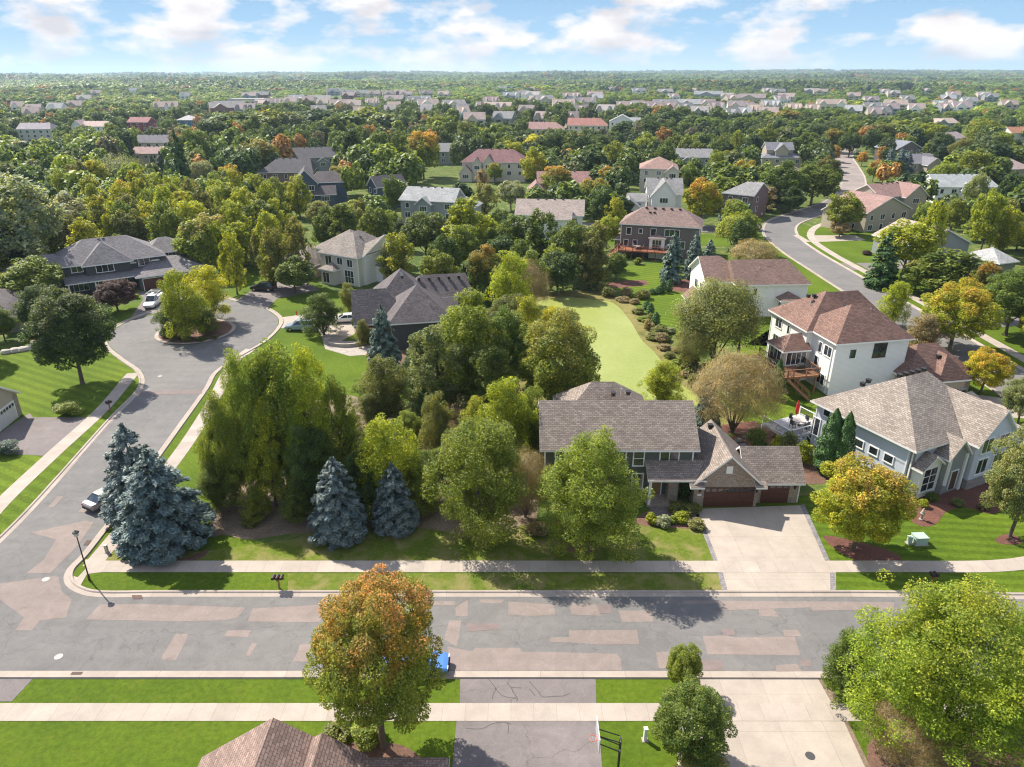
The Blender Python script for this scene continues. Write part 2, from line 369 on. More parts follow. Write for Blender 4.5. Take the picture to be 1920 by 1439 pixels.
def ribbon(name, path, prof, mat, kind='structure', smooth=True, k=8, closed=False):
    "prof: list of (offset to the left, z); sheet swept along the path, u = distance run"
    P = cat_rom(path, k, closed) if smooth else [Vector(p) for p in path]
    if closed: P = P + [P[0]]
    rows = []
    for o, z in prof:
        Q = offs(P[:-1], o, True) if closed else offs(P, o)
        if closed: Q = Q + [Q[0]]
        rows.append([(q.x, q.y, z) for q in Q])
    dist = [0.0]
    for a, b in zip(P, P[1:]): dist.append(dist[-1] + (b - a).length)
    vs = []; fs = []; n = len(P)
    for r in rows: vs += r
    uv = []
    for r in range(len(rows) - 1):
        for i in range(n - 1):
            fs.append(((r + 1) * n + i, r * n + i, r * n + i + 1, (r + 1) * n + i + 1))
            uv += [dist[i], prof[r + 1][0], dist[i], prof[r][0], dist[i + 1], prof[r][0], dist[i + 1], prof[r + 1][0]]
    me = bpy.data.meshes.new(name); me.from_pydata(vs, [], fs); me.materials.append(mat)
    u = me.uv_layers.new(name='UVMap'); u.data.foreach_set('uv', uv); me.update()
    o = linkobj(name, me); 
    if kind: o['kind'] = kind
    # make sure tops face up
    if sum(p.normal.z for p in me.polygons) < 0: me.flip_normals()
    return o
def sheet(name, polys, z, mat, kind='structure', px=True, smooth=False):
    mb = MB()
    for poly in polys:
        Q = W(poly) if px else poly
        if smooth: Q = [(q.x, q.y) for q in cat_rom(Q, 5, True)]
        A = sum(Q[i][0] * Q[(i + 1) % len(Q)][1] - Q[(i + 1) % len(Q)][0] * Q[i][1] for i in range(len(Q)))
        if A < 0: Q = Q[::-1]
        mb.face([(x, y, z) for x, y in Q])
    o = mb.build(name, mat); 
    if kind: o['kind'] = kind
    return o
# base sheet with gentle rise towards the far ridge
def ground_sheet():
    rows = [-60, 0, 60, 120, 250, 500, 900, 1500, 2200, 3000, 4000, 5200, 6500, 8000, 9400]
    vs = []; fs = []; NC = 60
    for Y in rows:
        for i in range(NC + 1):
            X = (i / NC * 2 - 1) * (400 + max(0, Y) * 0.95)
            vs.append((X, Y, terrain(X, Y)))
    for r in range(len(rows) - 1):
        for i in range(NC):
            a = r * (NC + 1) + i; fs.append((a, a + 1, a + NC + 2, a + NC + 1))
    me = bpy.data.meshes.new('ground'); me.from_pydata(vs, [], fs); me.materials.append(M_GROUND); me.update()
    o = linkobj('ground', me); o['kind'] = 'structure'
def terrain(X, Y):
    if Y < 1500: return 0.0
    t = min(1, (Y - 1500) / 5000)
    return t * t * (16 + 12 * math.sin(X / 2600 + 0.2) + 5 * math.sin(X / 800 + Y / 900 + 2) + 3 * math.sin(X / 330) + (8 if Y > 7000 else 0))
ground_sheet()
# --- main street and the loop on the right
SC = 41.98
LOOP = [(-130, SC), (-60, SC), (0, SC), (36, SC), (46, SC + 0.6), (55, 46.0), (62.5, 54), (67, 67), (68.8, 84), (69.0, 105), (68.8, 130), (68.6, 150), (68.6, 168), (70.5, 186), (77, 203), (90, 218), (106, 236), (122, 262), (138, 296), (154, 338), (170, 380), (196, 430), (240, 480)]
HW = 3.9
def split_path(P, y0): return [p for p in P if p[1] >= y0]
ribbon('road', LOOP[:18], [(-HW, 0.012), (HW, 0.012)], M_ROAD)
ribbon('far_road', [(117, 253)] + LOOP[17:], [(-HW - .2, 0.017), (HW + .2, 0.017)], M_FARROAD)
def curb(name, path, side=1, closed=False, k=8):
    prof = [(0.0, 0.016), (0.42, 0.03), (0.50, 0.12), (0.68, 0.13), (0.74, 0.0)]
    if side < 0: prof = [(-a, b) for a, b in prof]
    return ribbon(name, path, prof, M_CURB, k=k, closed=closed)
def offp(P, o): return [(q.x, q.y) for q in offs([Vector(p) for p in P], o)]
curb('kerb', offp(LOOP, -HW), -1)
LN = offp([(-33.0, SC)] + LOOP[2:], HW)
# corner into the side street (its east kerb), then up to the turning circle
Epts = [(520, 613), (493, 640), (443, 669), (400, 699), (380, 732), (320, 815), (221, 952), (186, 997), (152, 1040), (124, 1070), (121, 1094), (144, 1112), (186, 1120)]
Ew = W(Epts) + [(-29, SC + HW), (-22, SC + HW), (-10, SC + HW), (8, SC + HW), (26, SC + HW), (36, SC + HW), (46, SC + HW + .6)] + LN[5:]
LNfull = LN
curb('kerb', W([(293, 583), (340, 561), (400, 556), (467, 572), (500, 581), (522, 597)]) + Ew, 1)
Wp = [(-10, 1030), (56, 964), (120, 893), (213, 787), (267, 729), (265, 697), (233, 673), (204, 648), (203, 626), (240, 603), (293, 583)]
curb('kerb', W(Wp), 1)
# side street and turning circle asphalt
sheet('road', [Wp[:] + [(340, 561), (400, 556), (467, 572), (500, 581), (522, 597), (520, 613)] + Epts[1:] + [(186, 1129), (-60, 1129), (-60, 1030)]], 0.0075, M_ROAD)
# cross street behind the brown house
ribbon('road', [(70, 196), (52, 194), (30, 197), (5, 199), (-20, 202), (-50, 212)], [(-4, 0.009), (4, 0.009)], M_ROAD)
curb('kerb', offp([(64, 195), (52, 194), (30, 197), (5, 199), (-20, 202), (-50, 212)], 4), 1)
curb('kerb', offp([(64, 195), (52, 194), (30, 197), (5, 199), (-20, 202), (-50, 212)], -4), -1)
# side court on the left edge of the loop
# lawns
sheet('lawn', [[(-60, 1271.5), (2100, 1272), (2100, 1500), (-160, 1500)]], 0.006, M_GRASS)
sheet('lawn', [[(-60, 655), (75, 648), (205, 655), (240, 680), (268, 700), (268, 730), (205, 800), (110, 905), (0, 1022), (-60, 1080)]], 0.006, M_GRASS_T)
sheet('lawn', [[(519, 618), (493, 643), (443, 672), (402, 702), (383, 735), (323, 818), (190, 1000), (128, 1068), (124, 1096), (146, 1114), (1250, 1114), (1250, 1052), (1020, 1040), (700, 1046), (560, 1030), (400, 1000), (420, 880), (470, 760), (560, 690), (700, 790), (760, 740), (700, 600), (600, 590)]], 0.006, M_GRASS)
sheet('lawn', [[(1180, 1114), (1180, 960), (1350, 940), (1500, 930), (1900, 900), (2080, 980), (2080, 1110), (1880, 1113)]], 0.0065, M_GRASS_S)
sheet('dry_lawn', [[(560, 1010), (640, 1000), (780, 985), (900, 975), (1200, 985), (1312, 990), (1338, 1052), (185, 1054), (215, 1030), (380, 1035)], [(540, 1076), (1350, 1076), (1354, 1113), (540, 1113)]], 0.0105, M_GRASS_D)
sheet('lawn', [[(430, 540), (470, 505), (520, 500), (660, 560), (690, 600), (540, 600), (505, 580), (430, 555)], [(160, 590), (290, 560), (310, 585), (240, 603), (200, 625), (170, 620)]], 0.010, M_GRASS)
sheet('lawn', [[(1170, 500), (1260, 490), (1330, 520), (1340, 480), (1420, 470), (1450, 520), (1400, 560), (1480, 600), (1440, 650), (1330, 640), (1240, 620), (1180, 560), (1140, 530)], [(1380, 660), (1470, 600), (1500, 700), (1560, 760), (1500, 870), (1380, 840), (1310, 740)]], 0.010, M_GRASS_T)
# east side of the loop: lawns between walk and houses, and the strip by the kerb
EASTL = [(75, 82), (75.2, 105), (75, 130), (74.8, 150), (74.8, 168), (76, 184), (82, 199)]
ribbon('lawn', EASTL, [(-22, 0.0085), (1.4, 0.0085)], M_GRASS)
ribbon('lawn', [(53, 58), (58, 68), (61, 84), (61.3, 105), (61, 130), (61, 150), (61, 168), (62.5, 186)], [(-3.2, 0.012), (6, 0.012)], M_GRASS)
ribbon('lawn', [(-45, 192), (10, 190), (55, 187)], [(-14, 0.005), (0.2, 0.005)], M_GRASS)
# walks
ribbon('sidewalk', [(-36.5, 49.75), (-20, 49.75), (0, 49.75), (30, 49.75), (44, 50.1), (52, 53.5)], [(-0.78, 0.028), (0.78, 0.028)], M_WALK)
ribbon('sidewalk', W([(470, 655), (440, 678), (424, 703), (398, 755), (350, 832), (290, 912), (235, 985), (190, 1040), (172, 1062)]), [(-0.8, 0.024), (0.8, 0.024)], M_WALK)
sheet('sidewalk', [[(146, 1083), (160, 1068), (160, 1050), (200, 1046), (196, 1073), (163, 1077), (150, 1100), (141, 1098), (128, 1100), (126, 1078)]], 0.020, M_WALK)
ribbon('sidewalk', W([(-70, 1032), (0, 947), (100, 852), (190, 770), (238, 714), (250, 700)]), [(-0.85, 0.028), (0.85, 0.028)], M_WALK)
ribbon('sidewalk', [(-70, 34.53), (0, 34.53), (60, 34.53)], [(-0.72, 0.028), (0.72, 0.028)], M_WALK)
ribbon('sidewalk', [(78, 70), (76.0, 84), (76.2, 105), (76, 130), (75.6, 150), (75.4, 166), (77, 182), (84, 197), (97, 210)], [(-0.9, 0.028), (0.9, 0.028)], M_WALK)
ribbon('sidewalk', [(60, 188.5), (63, 191)], [(-0.9, 0.024), (0.9, 0.024)], M_WALK)
# driveways
def drive(poly, mat=M_CDRV, z=0.020, name='driveway'): return sheet(name, [poly], z, mat)
drive([(1300, 955), (1500, 948), (1548, 1054), (1346, 1054)]); drive([(1354, 1074), (1567, 1074), (1568, 1116), (1364, 1116)])
M_PAVER = m_brick((0.24, 0.22, 0.22), (0.15, 0.14, 0.145), (0.1, 0.1, 0.1), 0.4, 0.25, 'border_pavers')
sheet('driveway_border', [[(1304, 965), (1312, 965), (1347, 1054), (1338, 1054)], [(1500, 948), (1508, 946), (1557, 1054), (1548, 1054)], [(1346, 1074), (1355, 1074), (1366, 1115), (1355, 1115)], [(1556, 1075), (1566, 1075), (1568, 1115), (1557, 1115)]], 0.024, M_PAVER)
sheet('path', [[(1212, 942), (1250, 942), (1252, 962), (1310, 964), (1312, 974), (1228, 974)]], 0.024, m_brick((0.2, 0.16, 0.15), (0.13, 0.11, 0.11), (0.1, 0.1, 0.1), 0.3, 0.2, 'path_pavers'))
drive([(863, 1271), (1117, 1271), (1118, 1320), (862, 1320)], M_DRIVE); drive([(856, 1353), (1122, 1353), (1134, 1500), (842, 1500)], M_DRIVE)
drive([(1290, 1271), (1530, 1267), (1560, 1320), (1285, 1320)]); drive([(1270, 1353), (1582, 1353), (1650, 1500), (1270, 1500)])
drive([(1582, 1353), (1590, 1353), (1662, 1500), (1650, 1500)], M_LITTER, 0.018, 'soil_edge'); drive([(1530, 1267), (1541, 1275), (1566, 1300), (1572, 1320), (1560, 1320)], M_LITTER, 0.018, 'soil_edge')
drive([(-40, 1271), (64, 1271), (22, 1316), (-40, 1316)], M_DRIVE)
drive([(-20, 825), (55, 775), (62, 783), (168, 783), (150, 806), (100, 856), (-20, 850)], M_DRIVE); drive([(176, 822), (206, 792), (226, 780), (150, 858), (118, 893), (140, 858)], M_DRIVE)
drive([(524, 596), (600, 586), (660, 590), (676, 620), (640, 640), (600, 622), (522, 615)]); 
drive([(440, 566), (480, 540), (560, 520), (600, 545), (520, 560), (500, 580), (466, 572)], M_DRIVE); drive([(255, 548), (330, 545), (345, 560), (300, 585), (240, 603), (270, 560)], M_DRIVE)
# pale drives and strips on the east side
for y0, y1 in ((178, 186), (150, 156.5), (112, 118), (86, 92)):
    sheet('driveway', [[(73.6, y0), (75.3, y0), (75.3, y1), (73.6, y1)], [(77, y0), (90, y0 + 2), (90, y1), (77, y1)]], 0.020, M_DRIVE if y0 in (150, 112) else M_CDRV, px=False)
sheet('driveway', [[(54, 80), (65, 78), (65, 84), (55, 88)], [(57, 94), (65, 92), (65, 97), (58, 99)]], 0.020, M_CDRV, px=False)
# asphalt repairs
def off(l, ox, oy, s=0.3745): return [[(ox + x * s, oy + y * s) for x, y in p] for p in l]
pl = off([[(500, 625), (700, 622), (1230, 640), (1190, 690), (1120, 705), (900, 710), (430, 700)], [(1265, 645), (1640, 625), (1600, 715), (1240, 710)], [(880, 772), (940, 772), (935, 800), (880, 905), (820, 905), (808, 890)], [(1140, 755), (1260, 753), (1240, 788), (1123, 785)], [(1262, 818), (1288, 822), (1250, 883), (1228, 880)], [(1503, 825), (1600, 825), (1535, 912), (1468, 910)],
          [(0, 520), (290, 480), (310, 560), (360, 600), (330, 690), (200, 705), (160, 755), (75, 755), (120, 690), (0, 600)], [(430, 205), (470, 215), (390, 330), (300, 420), (250, 470), (130, 470), (220, 400), (280, 300), (150, 265)], [(500, 58), (575, 58), (500, 160), (385, 165)], [(290, 82), (320, 84), (270, 138), (240, 138)]], 0, 900)
pm = off([[(400, 606), (570, 610), (570, 630), (420, 628)], [(572, 640), (633, 600), (632, 683), (572, 683)], [(540, 705), (600, 706), (590, 790), (575, 835), (515, 800)], [(690, 600), (820, 600), (800, 620), (700, 618)],
          [(836, 610), (1060, 625), (1073, 675), (960, 683), (836, 676)], [(1145, 620), (1275, 625), (1300, 682), (1150, 676)], [(1387, 655), (1555, 655), (1562, 712), (1405, 713)], [(1042, 790), (1140, 788), (1140, 755), (1480, 752), (1493, 825), (1290, 826), (1140, 815), (1045, 815)],
          [(545, 955), (530, 835), (660, 860), (670, 842), (895, 842), (905, 862), (990, 862), (1380, 872), (1400, 900), (1405, 955)], [(1575, 865), (1640, 860), (1640, 945), (1590, 945)]], 640, 900)
pr = off([[(380, 650), (455, 648), (480, 687), (385, 682)], [(100, 785), (200, 780), (262, 790), (560, 786), (590, 880), (125, 875)], [(0, 605), (1060, 613), (1055, 650), (650, 656), (640, 640), (200, 655), (190, 620), (0, 622)], [(500, 752), (575, 752), (596, 784), (510, 785)], [(465, 928), (570, 922), (597, 960), (470, 962)], [(0, 870), (60, 870), (93, 958), (0, 958)]], 1280, 900)
sheet('road_patch', pl + pm + pr, 0.0185, M_PATCH)
sheet('road_patch', off([[(627, 718), (790, 722), (785, 750), (630, 762)], [(1275, 627), (1345, 625), (1355, 668), (1296, 670)]], 640, 900) + off([[(195, 748), (255, 746), (264, 779), (206, 778)], [(580, 902), (650, 902), (640, 935), (600, 938)], [(95, 905), (195, 905), (208, 953), (97, 955)]], 1280, 900) + [[(258, 735), (380, 731), (378, 739), (256, 741)]], 0.0225, M_PATCH2)
# hair cracks in the near driveway, sealed with tar
cr = MB()
def crack(pts, w=0.06, z=0.0262):
    P = [Vector(G(640 + x * .3745, 900 + y * .3745)) for x, y in pts]; rng = random.Random(len(pts)); Q = cat_rom(P, 4)
    A = offs(Q, w / 2 * 1.0); B = offs(Q, -w / 2)
    for i in range(len(Q) - 1): cr.face([(B[i].x, B[i].y, z), (B[i + 1].x, B[i + 1].y, z), (A[i + 1].x, A[i + 1].y, z), (A[i].x, A[i].y, z)])
for c in ([(735, 998), (772, 1045), (762, 1070), (755, 1100)], [(772, 1045), (800, 1078), (840, 1092), (880, 1094), (878, 1110)], [(827, 1012), (850, 1045), (862, 1070), (882, 1090)], [(850, 1040), (905, 1044)], [(940, 1010), (985, 1060), (1010, 1088), (1060, 1085), (1110, 1084), (1140, 1072)], [(940, 1048), (970, 1082)], [(620, 1245), (700, 1248), (760, 1222), (830, 1218), (835, 1275)], [(830, 1218), (850, 1225)]): crack(c, 0.065)
o = cr.build('driveway_cracks', m_plain('tar', (0.075, 0.068, 0.068), 0.7)); o['kind'] = 'structure'
# pond with duckweed and its bank
M_POND, nt_, b_ = newmat('duckweed'); p_ = posn(nt_)
c_ = mixc(nt_, ramp(nt_, noise(nt_, 0.06, 6, 0.65, p_, 1.5), [(0.35, 0), (0.65, 1)]), (0.225, 0.262, 0.05), (0.28, 0.31, 0.08))
c_ = mixc(nt_, 1, c_, ramp(nt_, noise(nt_, 2.2, 7, 0.82, p_, 0.5), [(0.25, 0.78), (0.75, 1.2)]), 'MULTIPLY')
c_ = mixc(nt_, ramp(nt_, noise(nt_, 0.55, 6, 0.72, p_, 1.2), [(0.70, 0), (0.725, 0.75)]), c_, (0.05, 0.08, 0.02))
nt_.links.new(c_, b_.inputs['Base Color']); b_.inputs['Roughness'].default_value = 0.45
M_BANK = m_lawn('bank_grass', (0.13, 0.14, 0.04), 0, 0, 0.9)
sheet('pond_bank', [[(930, 575), (1000, 555), (1100, 545), (1170, 560), (1225, 610), (1262, 660), (1320, 730), (1400, 800), (1290, 810), (1150, 800), (900, 720)]], 0.012, M_BANK, smooth=True)
sheet('pond', [[(985, 590), (1010, 566), (1060, 558), (1110, 562), (1150, 569), (1180, 600), (1202, 636), (1226, 660), (1250, 690), (1275, 720), (1310, 745), (1300, 775), (1250, 790), (1150, 780), (1080, 740), (1000, 660)]], 0.018, M_POND, smooth=True)
# woodland floor and beds
sheet('woodland_floor', [[(392, 1000), (420, 900), (480, 800), (640, 740), (760, 780), (900, 720), (1010, 780), (1010, 950), (980, 985), (880, 1000), (760, 990), (560, 1000), (470, 1012), (420, 1003)]], 0.0155, M_LITTER, smooth=True)
sheet('planting_bed', [[(215, 1035), (230, 1015), (330, 1048), (390, 1030), (370, 1050), (300, 1056), (230, 1046)], [(700, 655), (745, 640), (770, 700), (740, 730), (700, 690)]], 0.0145, M_MULCH, smooth=True)
sheet('red_mulch_bed', [[(1700, 965), (1690, 940), (1760, 915), (1850, 900), (1900, 905), (1870, 962), (1810, 952), (1775, 960), (1752, 985), (1720, 985)]], 0.0175, M_RMULCH, smooth=True)
sheet('red_mulch_bed', [[(1250, 532), (1320, 520), (1325, 535), (1300, 548), (1258, 545)], [(1140, 530), (1205, 526), (1210, 535), (1150, 540)], [(1310, 885 - 80), (1420, 790), (1380, 812), (1330, 812)], [(1866, 1015), (1880, 1003), (1905, 1005), (1916, 1018), (1890, 1022)], [(1545, 1005), (1600, 1050), (1690, 1055), (1660, 1030)]], 0.0175, M_RMULCH, smooth=True)
sheet('planting_bed', [[(1370, 830), (1400, 800), (1450, 800), (1490, 840), (1520, 870), (1560, 900), (1500, 905), (1440, 850)], [(1240, 950), (1310, 955), (1318, 990), (1200, 985), (1195, 970)], [(1062, 1030), (1090, 1020), (1116, 1026), (1110, 1036), (1075, 1036)], [(870, 1008), (900, 1000), (925, 1008), (900, 1016)]], 0.0165, M_MULCH, smooth=True)
sheet('planting_bed', [[(560, 1430), (640, 1395), (760, 1400), (800, 1470), (560, 1470)], [(1640, 1380), (1900, 1330), (1990, 1400), (1960, 1500), (1690, 1500)]], 0.012, M_MULCH, smooth=True)
# circle island
IC = (-52.0, 110.4)
circ = [(IC[0] + 6.0 * math.cos(a), IC[1] + 6.0 * math.sin(a)) for a in [2 * math.pi * k / 24 for k in range(24)]]
ribbon('island_kerb', circ, [(0.45, 0.0), (0.40, 0.13), (-0.15, 0.14), (-0.2, 0.1)][::-1], M_CURB, closed=True, k=2)
sheet('island_bed', [[(IC[0] + 5.9 * math.cos(a), IC[1] + 5.9 * math.sin(a)) for a in [2 * math.pi * k / 32 for k in range(32)]]], 0.10, M_MULCH, px=False)
# paved court beside the dark grey house
sheet('patio', [[(600, 622), (640, 640), (700, 640), (705, 665), (655, 668), (610, 655)]], 0.0235, M_STONE)
# ------------------------------------------------------------------ houses
KEEP = []       # (x0,y0,x1,y1,distance): picture areas that scattered trees nearer than this must leave open
LAND = []       # landmarks for the labels
FOOT = []       # ground footprints (cx, cy, r)
DIRS = {'S': 0, 'E': math.pi / 2, 'N': math.pi, 'W': -math.pi / 2}
class House:
    def __init__(s, name, label, X, Y, rot, wall, roof, cat='house', group=None, trim=None):
        s.root = empty(name, (X, Y, 0), rot); tag(s.root, label, cat, group)
        s.wm = list(wall) if isinstance(wall, (list, tuple)) else [wall]; s.rm = roof; s.trim = trim or M_WHITE
        s.w = MB(); s.r = MB(); s.k = 0; s.v = None
    def loc(s, X, Y):
        a = s.root.rotation_euler.z; dx, dy = X - s.root.location.x, Y - s.root.location.y
        return (dx * math.cos(a) + dy * math.sin(a), -dx * math.sin(a) + dy * math.cos(a))
    def vol(s, x0, x1, y0, y1, h, rise, axis='x', hips=(0, 0), ov=0.45, z0=0.0, mi=0, t=0.2, walls=True, drop=0.0):
        s.k += 1; t += 0.004 * s.k
        sw = axis == 'y'
        if sw: x0, x1, y0, y1 = y0, y1, x0, x1
        half = (y1 - y0) / 2; ym = (y0 + y1) / 2; sl = rise / half; e = h - sl * ov
        X0, X1, Y0, Y1 = x0 - ov, x1 + ov, y0 - ov, y1 + ov; hh = half + ov
        r0 = X0 + hh * hips[0]; r1 = X1 - hh * hips[1]
        if r0 > r1: r0 = r1 = (r0 * hips[1] + r1 * hips[0]) / (hips[0] + hips[1]) if hips[0] + hips[1] else (r0 + r1) / 2
        zr = h + rise
        A, B, C, D = [X0, Y0, e], [X1, Y0, e], [X1, Y1, e], [X0, Y1, e]; P, Q = [r0, ym, zr], [r1, ym, zr]
        pt = (r0 == r1)
        faces = [[A, B, Q, P] if not pt else [A, B, P], [C, D, P, Q] if not pt else [C, D, P]]
        if hips[0]: faces.append([D, A, P])
        if hips[1]: faces.append([B, C, Q if not pt else P])
        per = [A, B] + ([] if hips[1] else [Q]) + [C, D] + ([] if hips[0] else [P])
        def tr(p, dz=0): q = (p[0], p[1], p[2] + dz); return (q[1], q[0], q[2]) if sw else q
        def add(mb, pts, mi): mb.face(pts[::-1] if sw else pts, mi)
        for f in faces:
            add(s.r, [tr(p, t) for p in f], 0); add(s.r, [tr(p, 0.0) for p in f][::-1], 1)
        for i in range(len(per)):
            a, b = per[i], per[(i + 1) % len(per)]
            add(s.r, [tr(a), tr(b), tr(b, t), tr(a, t)], 1)
        if walls:
            def g(x, y, z): return (y, x, z) if sw else (x, y, z)
            T = t * 0.5
            add(s.w, [g(x0, y0, z0), g(x1, y0, z0), g(x1, y0, h + T), g(x0, y0, h + T)], mi)
            add(s.w, [g(x1, y1, z0), g(x0, y1, z0), g(x0, y1, h + T), g(x1, y1, h + T)], mi)
            ge = [g(x1, y0, z0), g(x1, y1, z0), g(x1, y1, h + T)] + ([] if hips[1] else [g(x1, ym, zr + T)]) + [g(x1, y0, h + T)]
            gw = [g(x0, y1, z0), g(x0, y0, z0), g(x0, y0, h + T)] + ([] if hips[0] else [g(x0, ym, zr + T)]) + [g(x0, y1, h + T)]
            add(s.w, ge, mi); add(s.w, gw, mi)
    def shed(s, x0, x1, y0, y1, ze, zt, t=0.16):
        "lean-to roof, low edge at y0"
        s.k += 1; t += 0.004 * s.k
        A, B, C, D = (x0, y0, ze), (x1, y0, ze), (x1, y1, zt), (x0, y1, zt); up = lambda p: (p[0], p[1], p[2] + t)
        s.r.face([up(A), up(B), up(C), up(D)], 0); s.r.face([D, C, B, A], 1)
        for a, b in ((A, B), (B, C), (C, D), (D, A)): s.r.face([a, b, up(b), up(a)], 1)
    def slab(s, x0, x1, y0, y1, z0, z1, mi=0): s.w.box(x0, x1, y0, y1, z0, z1, mi)
    def M(s, x, y, z, d): return Matrix.Translation((x, y, z)) @ Matrix.Rotation(DIRS[d] if isinstance(d, str) else d, 4, 'Z')
    def win(s, x, y, z, w, h, d='S', nx=1, ny=0, frame=None, fw=0.11):
        M = s.M(x, y, z, d); mb = MB(); D = 0.07
        mb.box(-w / 2 - fw, -w / 2, -D, 0.03, 0, h, 0, M); mb.box(w / 2, w / 2 + fw, -D, 0.03, 0, h, 0, M)
        mb.box(-w / 2 - fw, w / 2 + fw, -D, 0.03, h, h + fw, 0, M); mb.box(-w / 2 - fw - .03, w / 2 + fw + .03, -D - .04, 0.03, -fw, 0, 0, M)
        for i in range(1, nx + 1): c = -w / 2 + w * i / (nx + 1); mb.box(c - .035, c + .035, -D + .01, 0.0, 0, h, 0, M)
        for i in range(1, ny + 1): c = h * i / (ny + 1); mb.box(-w / 2, w / 2, -D + .012, 0.0, c - .03, c + .03, 0, M)
        f = mb.build('window', frame or s.trim, s.root)
        g = MB(); g.box(-w / 2, w / 2, -0.03, 0.02, 0, h, 0, M); g.build('pane', GLASS, f)
        return f
    def gdoor(s, x, y, z, w, h, mat, d='S', lights=0, trim=True):
        M = s.M(x, y, z, d); mb = MB()
        n = 4
        for i in range(n): mb.box(-w / 2, w / 2, -0.05, 0.0, h * i / n + .015, h * (i + 1) / n - .015, 0, M)
        mb.box(-w / 2, w / 2, -0.03, 0.01, 0, h, 0, M)
        k = max(2, int(w / 0.6))
        for i in range(k):
            for j in range(n): mb.box(-w / 2 + w * (i + .12) / k, -w / 2 + w * (i + .88) / k, -0.065, -0.04, h * (j + .18) / n, h * (j + .82) / n, 0, M)
        f = mb.build('garage_door', mat, s.root)
        if trim:
            t = MB(); t.box(-w / 2 - .12, -w / 2, -0.07, 0.01, 0, h, 0, M); t.box(w / 2, w / 2 + .12, -0.07, 0.01, 0, h, 0, M); t.box(-w / 2 - .12, w / 2 + .12, -0.07, 0.01, h, h + .14, 0, M)
            t.build('door_frame', s.trim, f)
        if lights:
            g = MB()
            for i in range(lights): g.box(-w / 2 + w * (i + .15) / lights, -w / 2 + w * (i + .85) / lights, -0.075, -0.05, h * .79, h * .95, 0, M)
            g.build('pane', GLASS, f)
        return f
    def door(s, x, y, z, mat, d='S', w=0.95, h=2.1):
        M = s.M(x, y, z, d); mb = MB(); mb.box(-w / 2, w / 2, -0.05, 0.01, 0, h, 0, M); mb.box(-w * .3, w * .3, -0.065, -.04, h * .55, h * .9, 0, M); mb.box(-w * .3, w * .3, -0.065, -.04, h * .1, h * .45, 0, M)
        f = mb.build('door', mat, s.root); t = MB(); t.box(-w / 2 - .1, -w / 2, -.08, .01, 0, h, 0, M); t.box(w / 2, w / 2 + .1, -.08, .01, 0, h, 0, M); t.box(-w / 2 - .1, w / 2 + .1, -.08, .01, h, h + .1, 0, M)
        t.build('door_frame', s.trim, f); k = MB(); k.lathe([(.03, -.03), (.03, .03)], n=8, M=M @ Matrix.Translation((w * .38, -.1, 1.0))); k.build('handle', M_CHROME, f)
    def corner(s, x, y, z0, z1):   # corner boards, set proud of both walls
        m = MB(); m.box(x - .07, x + .07, y - .07, y + .07, z0, z1); m.build('corner_board', s.trim, s.root)
    def vents(s, pts, n=None):
        "small dark box vents or pipes standing on the roof: (x,y,z,kind)"
        for x, y, z, k in pts:
            mb = MB()
            if k == 'box': mb.box(x - .2, x + .2, y - .2, y + .2, z - .2, z + .16); mb.box(x - .26, x + .26, y - .26, y + .26, z + .16, z + .22); mb.build('roof_vent', M_METAL, s.root)
            else: mb.lathe([(.06, -.3), (.06, .45)], (x, y, z), 8); mb.build('vent_pipe', m_plain('galvanised', (.45, .45, .44), .5), s.root)
    def downspout(s, x, y, z1):
        m = MB(); m.box(x - .045, x + .045, y - .045, y + .045, 0.1, z1); m.build('downspout', s.trim, s.root)
    def finish(s, rect=None, land=None):
        s.w.build('wall', s.wm, s.root); s.r.build('roof', [s.rm, s.trim], s.root)
        X, Y = s.root.location.x, s.root.location.y
        if rect: KEEP.append((rect[0] + 2, rect[1], rect[2] - 2, rect[1] + (rect[3] - rect[1]) * (.95 if Y < 175 else .72), math.hypot(X, Y)))
        if land: LAND.append(((rect[0] + rect[2]) / 2, (rect[1] + rect[3]) / 2, land, math.hypot(X, Y)))
        a = s.root.rotation_euler.z; xs = [v[0] for v in s.r.v]; ys = [v[1] for v in s.r.v]
        FOOT.append((X, Y, a, min(xs), max(xs), min(ys), max(ys)))
def on_foot(X, Y, r=0):
    for fx, fy, a, x0, x1, y0, y1 in FOOT:
        dx, dy = X - fx, Y - fy; u = dx * math.cos(a) + dy * math.sin(a); v = -dx * math.sin(a) + dy * math.cos(a)
        if x0 - r < u < x1 + r and y0 - r < v < y1 + r: return True
    return False
S_TAUPE = m_shingle((0.24, 0.197, 0.168)); S_GREIGE = m_shingle((0.275, 0.232, 0.198)); S_RED = m_shingle((0.195, 0.116, 0.092)); S_BROWN = m_shingle((0.215, 0.14, 0.115))
S_DARK = m_shingle((0.125, 0.108, 0.11)); S_CHAR = m_shingle((0.105, 0.10, 0.108)); S_GREY = m_shingle((0.24, 0.235, 0.235)); S_LGREY = m_shingle((0.36, 0.36, 0.36)); S_TAN = m_shingle((0.38, 0.30, 0.255)); S_MAROON = m_shingle((0.23, 0.12, 0.12))
S_LIGHT = m_shingle((0.36, 0.33, 0.31))
W_WHITE = m_siding((0.78, 0.77, 0.74)); W_BLUEG = m_siding((0.55, 0.59, 0.67)); W_CREAM = m_siding((0.62, 0.56, 0.46)); W_BEIGE = m_siding((0.5, 0.44, 0.36)); W_DKGREEN = m_siding((0.085, 0.10, 0.085)); W_DARK = m_siding((0.06, 0.062, 0.07))
W_BROWN = m_siding((0.15, 0.12, 0.11)); W_GREY = m_siding((0.26, 0.28, 0.29)); W_NAVY = m_siding((0.06, 0.085, 0.12)); W_RED = m_siding((0.22, 0.03, 0.04)); W_BLUE = m_siding((0.05, 0.16, 0.32)); W_TAN = m_siding((0.42, 0.36, 0.28))
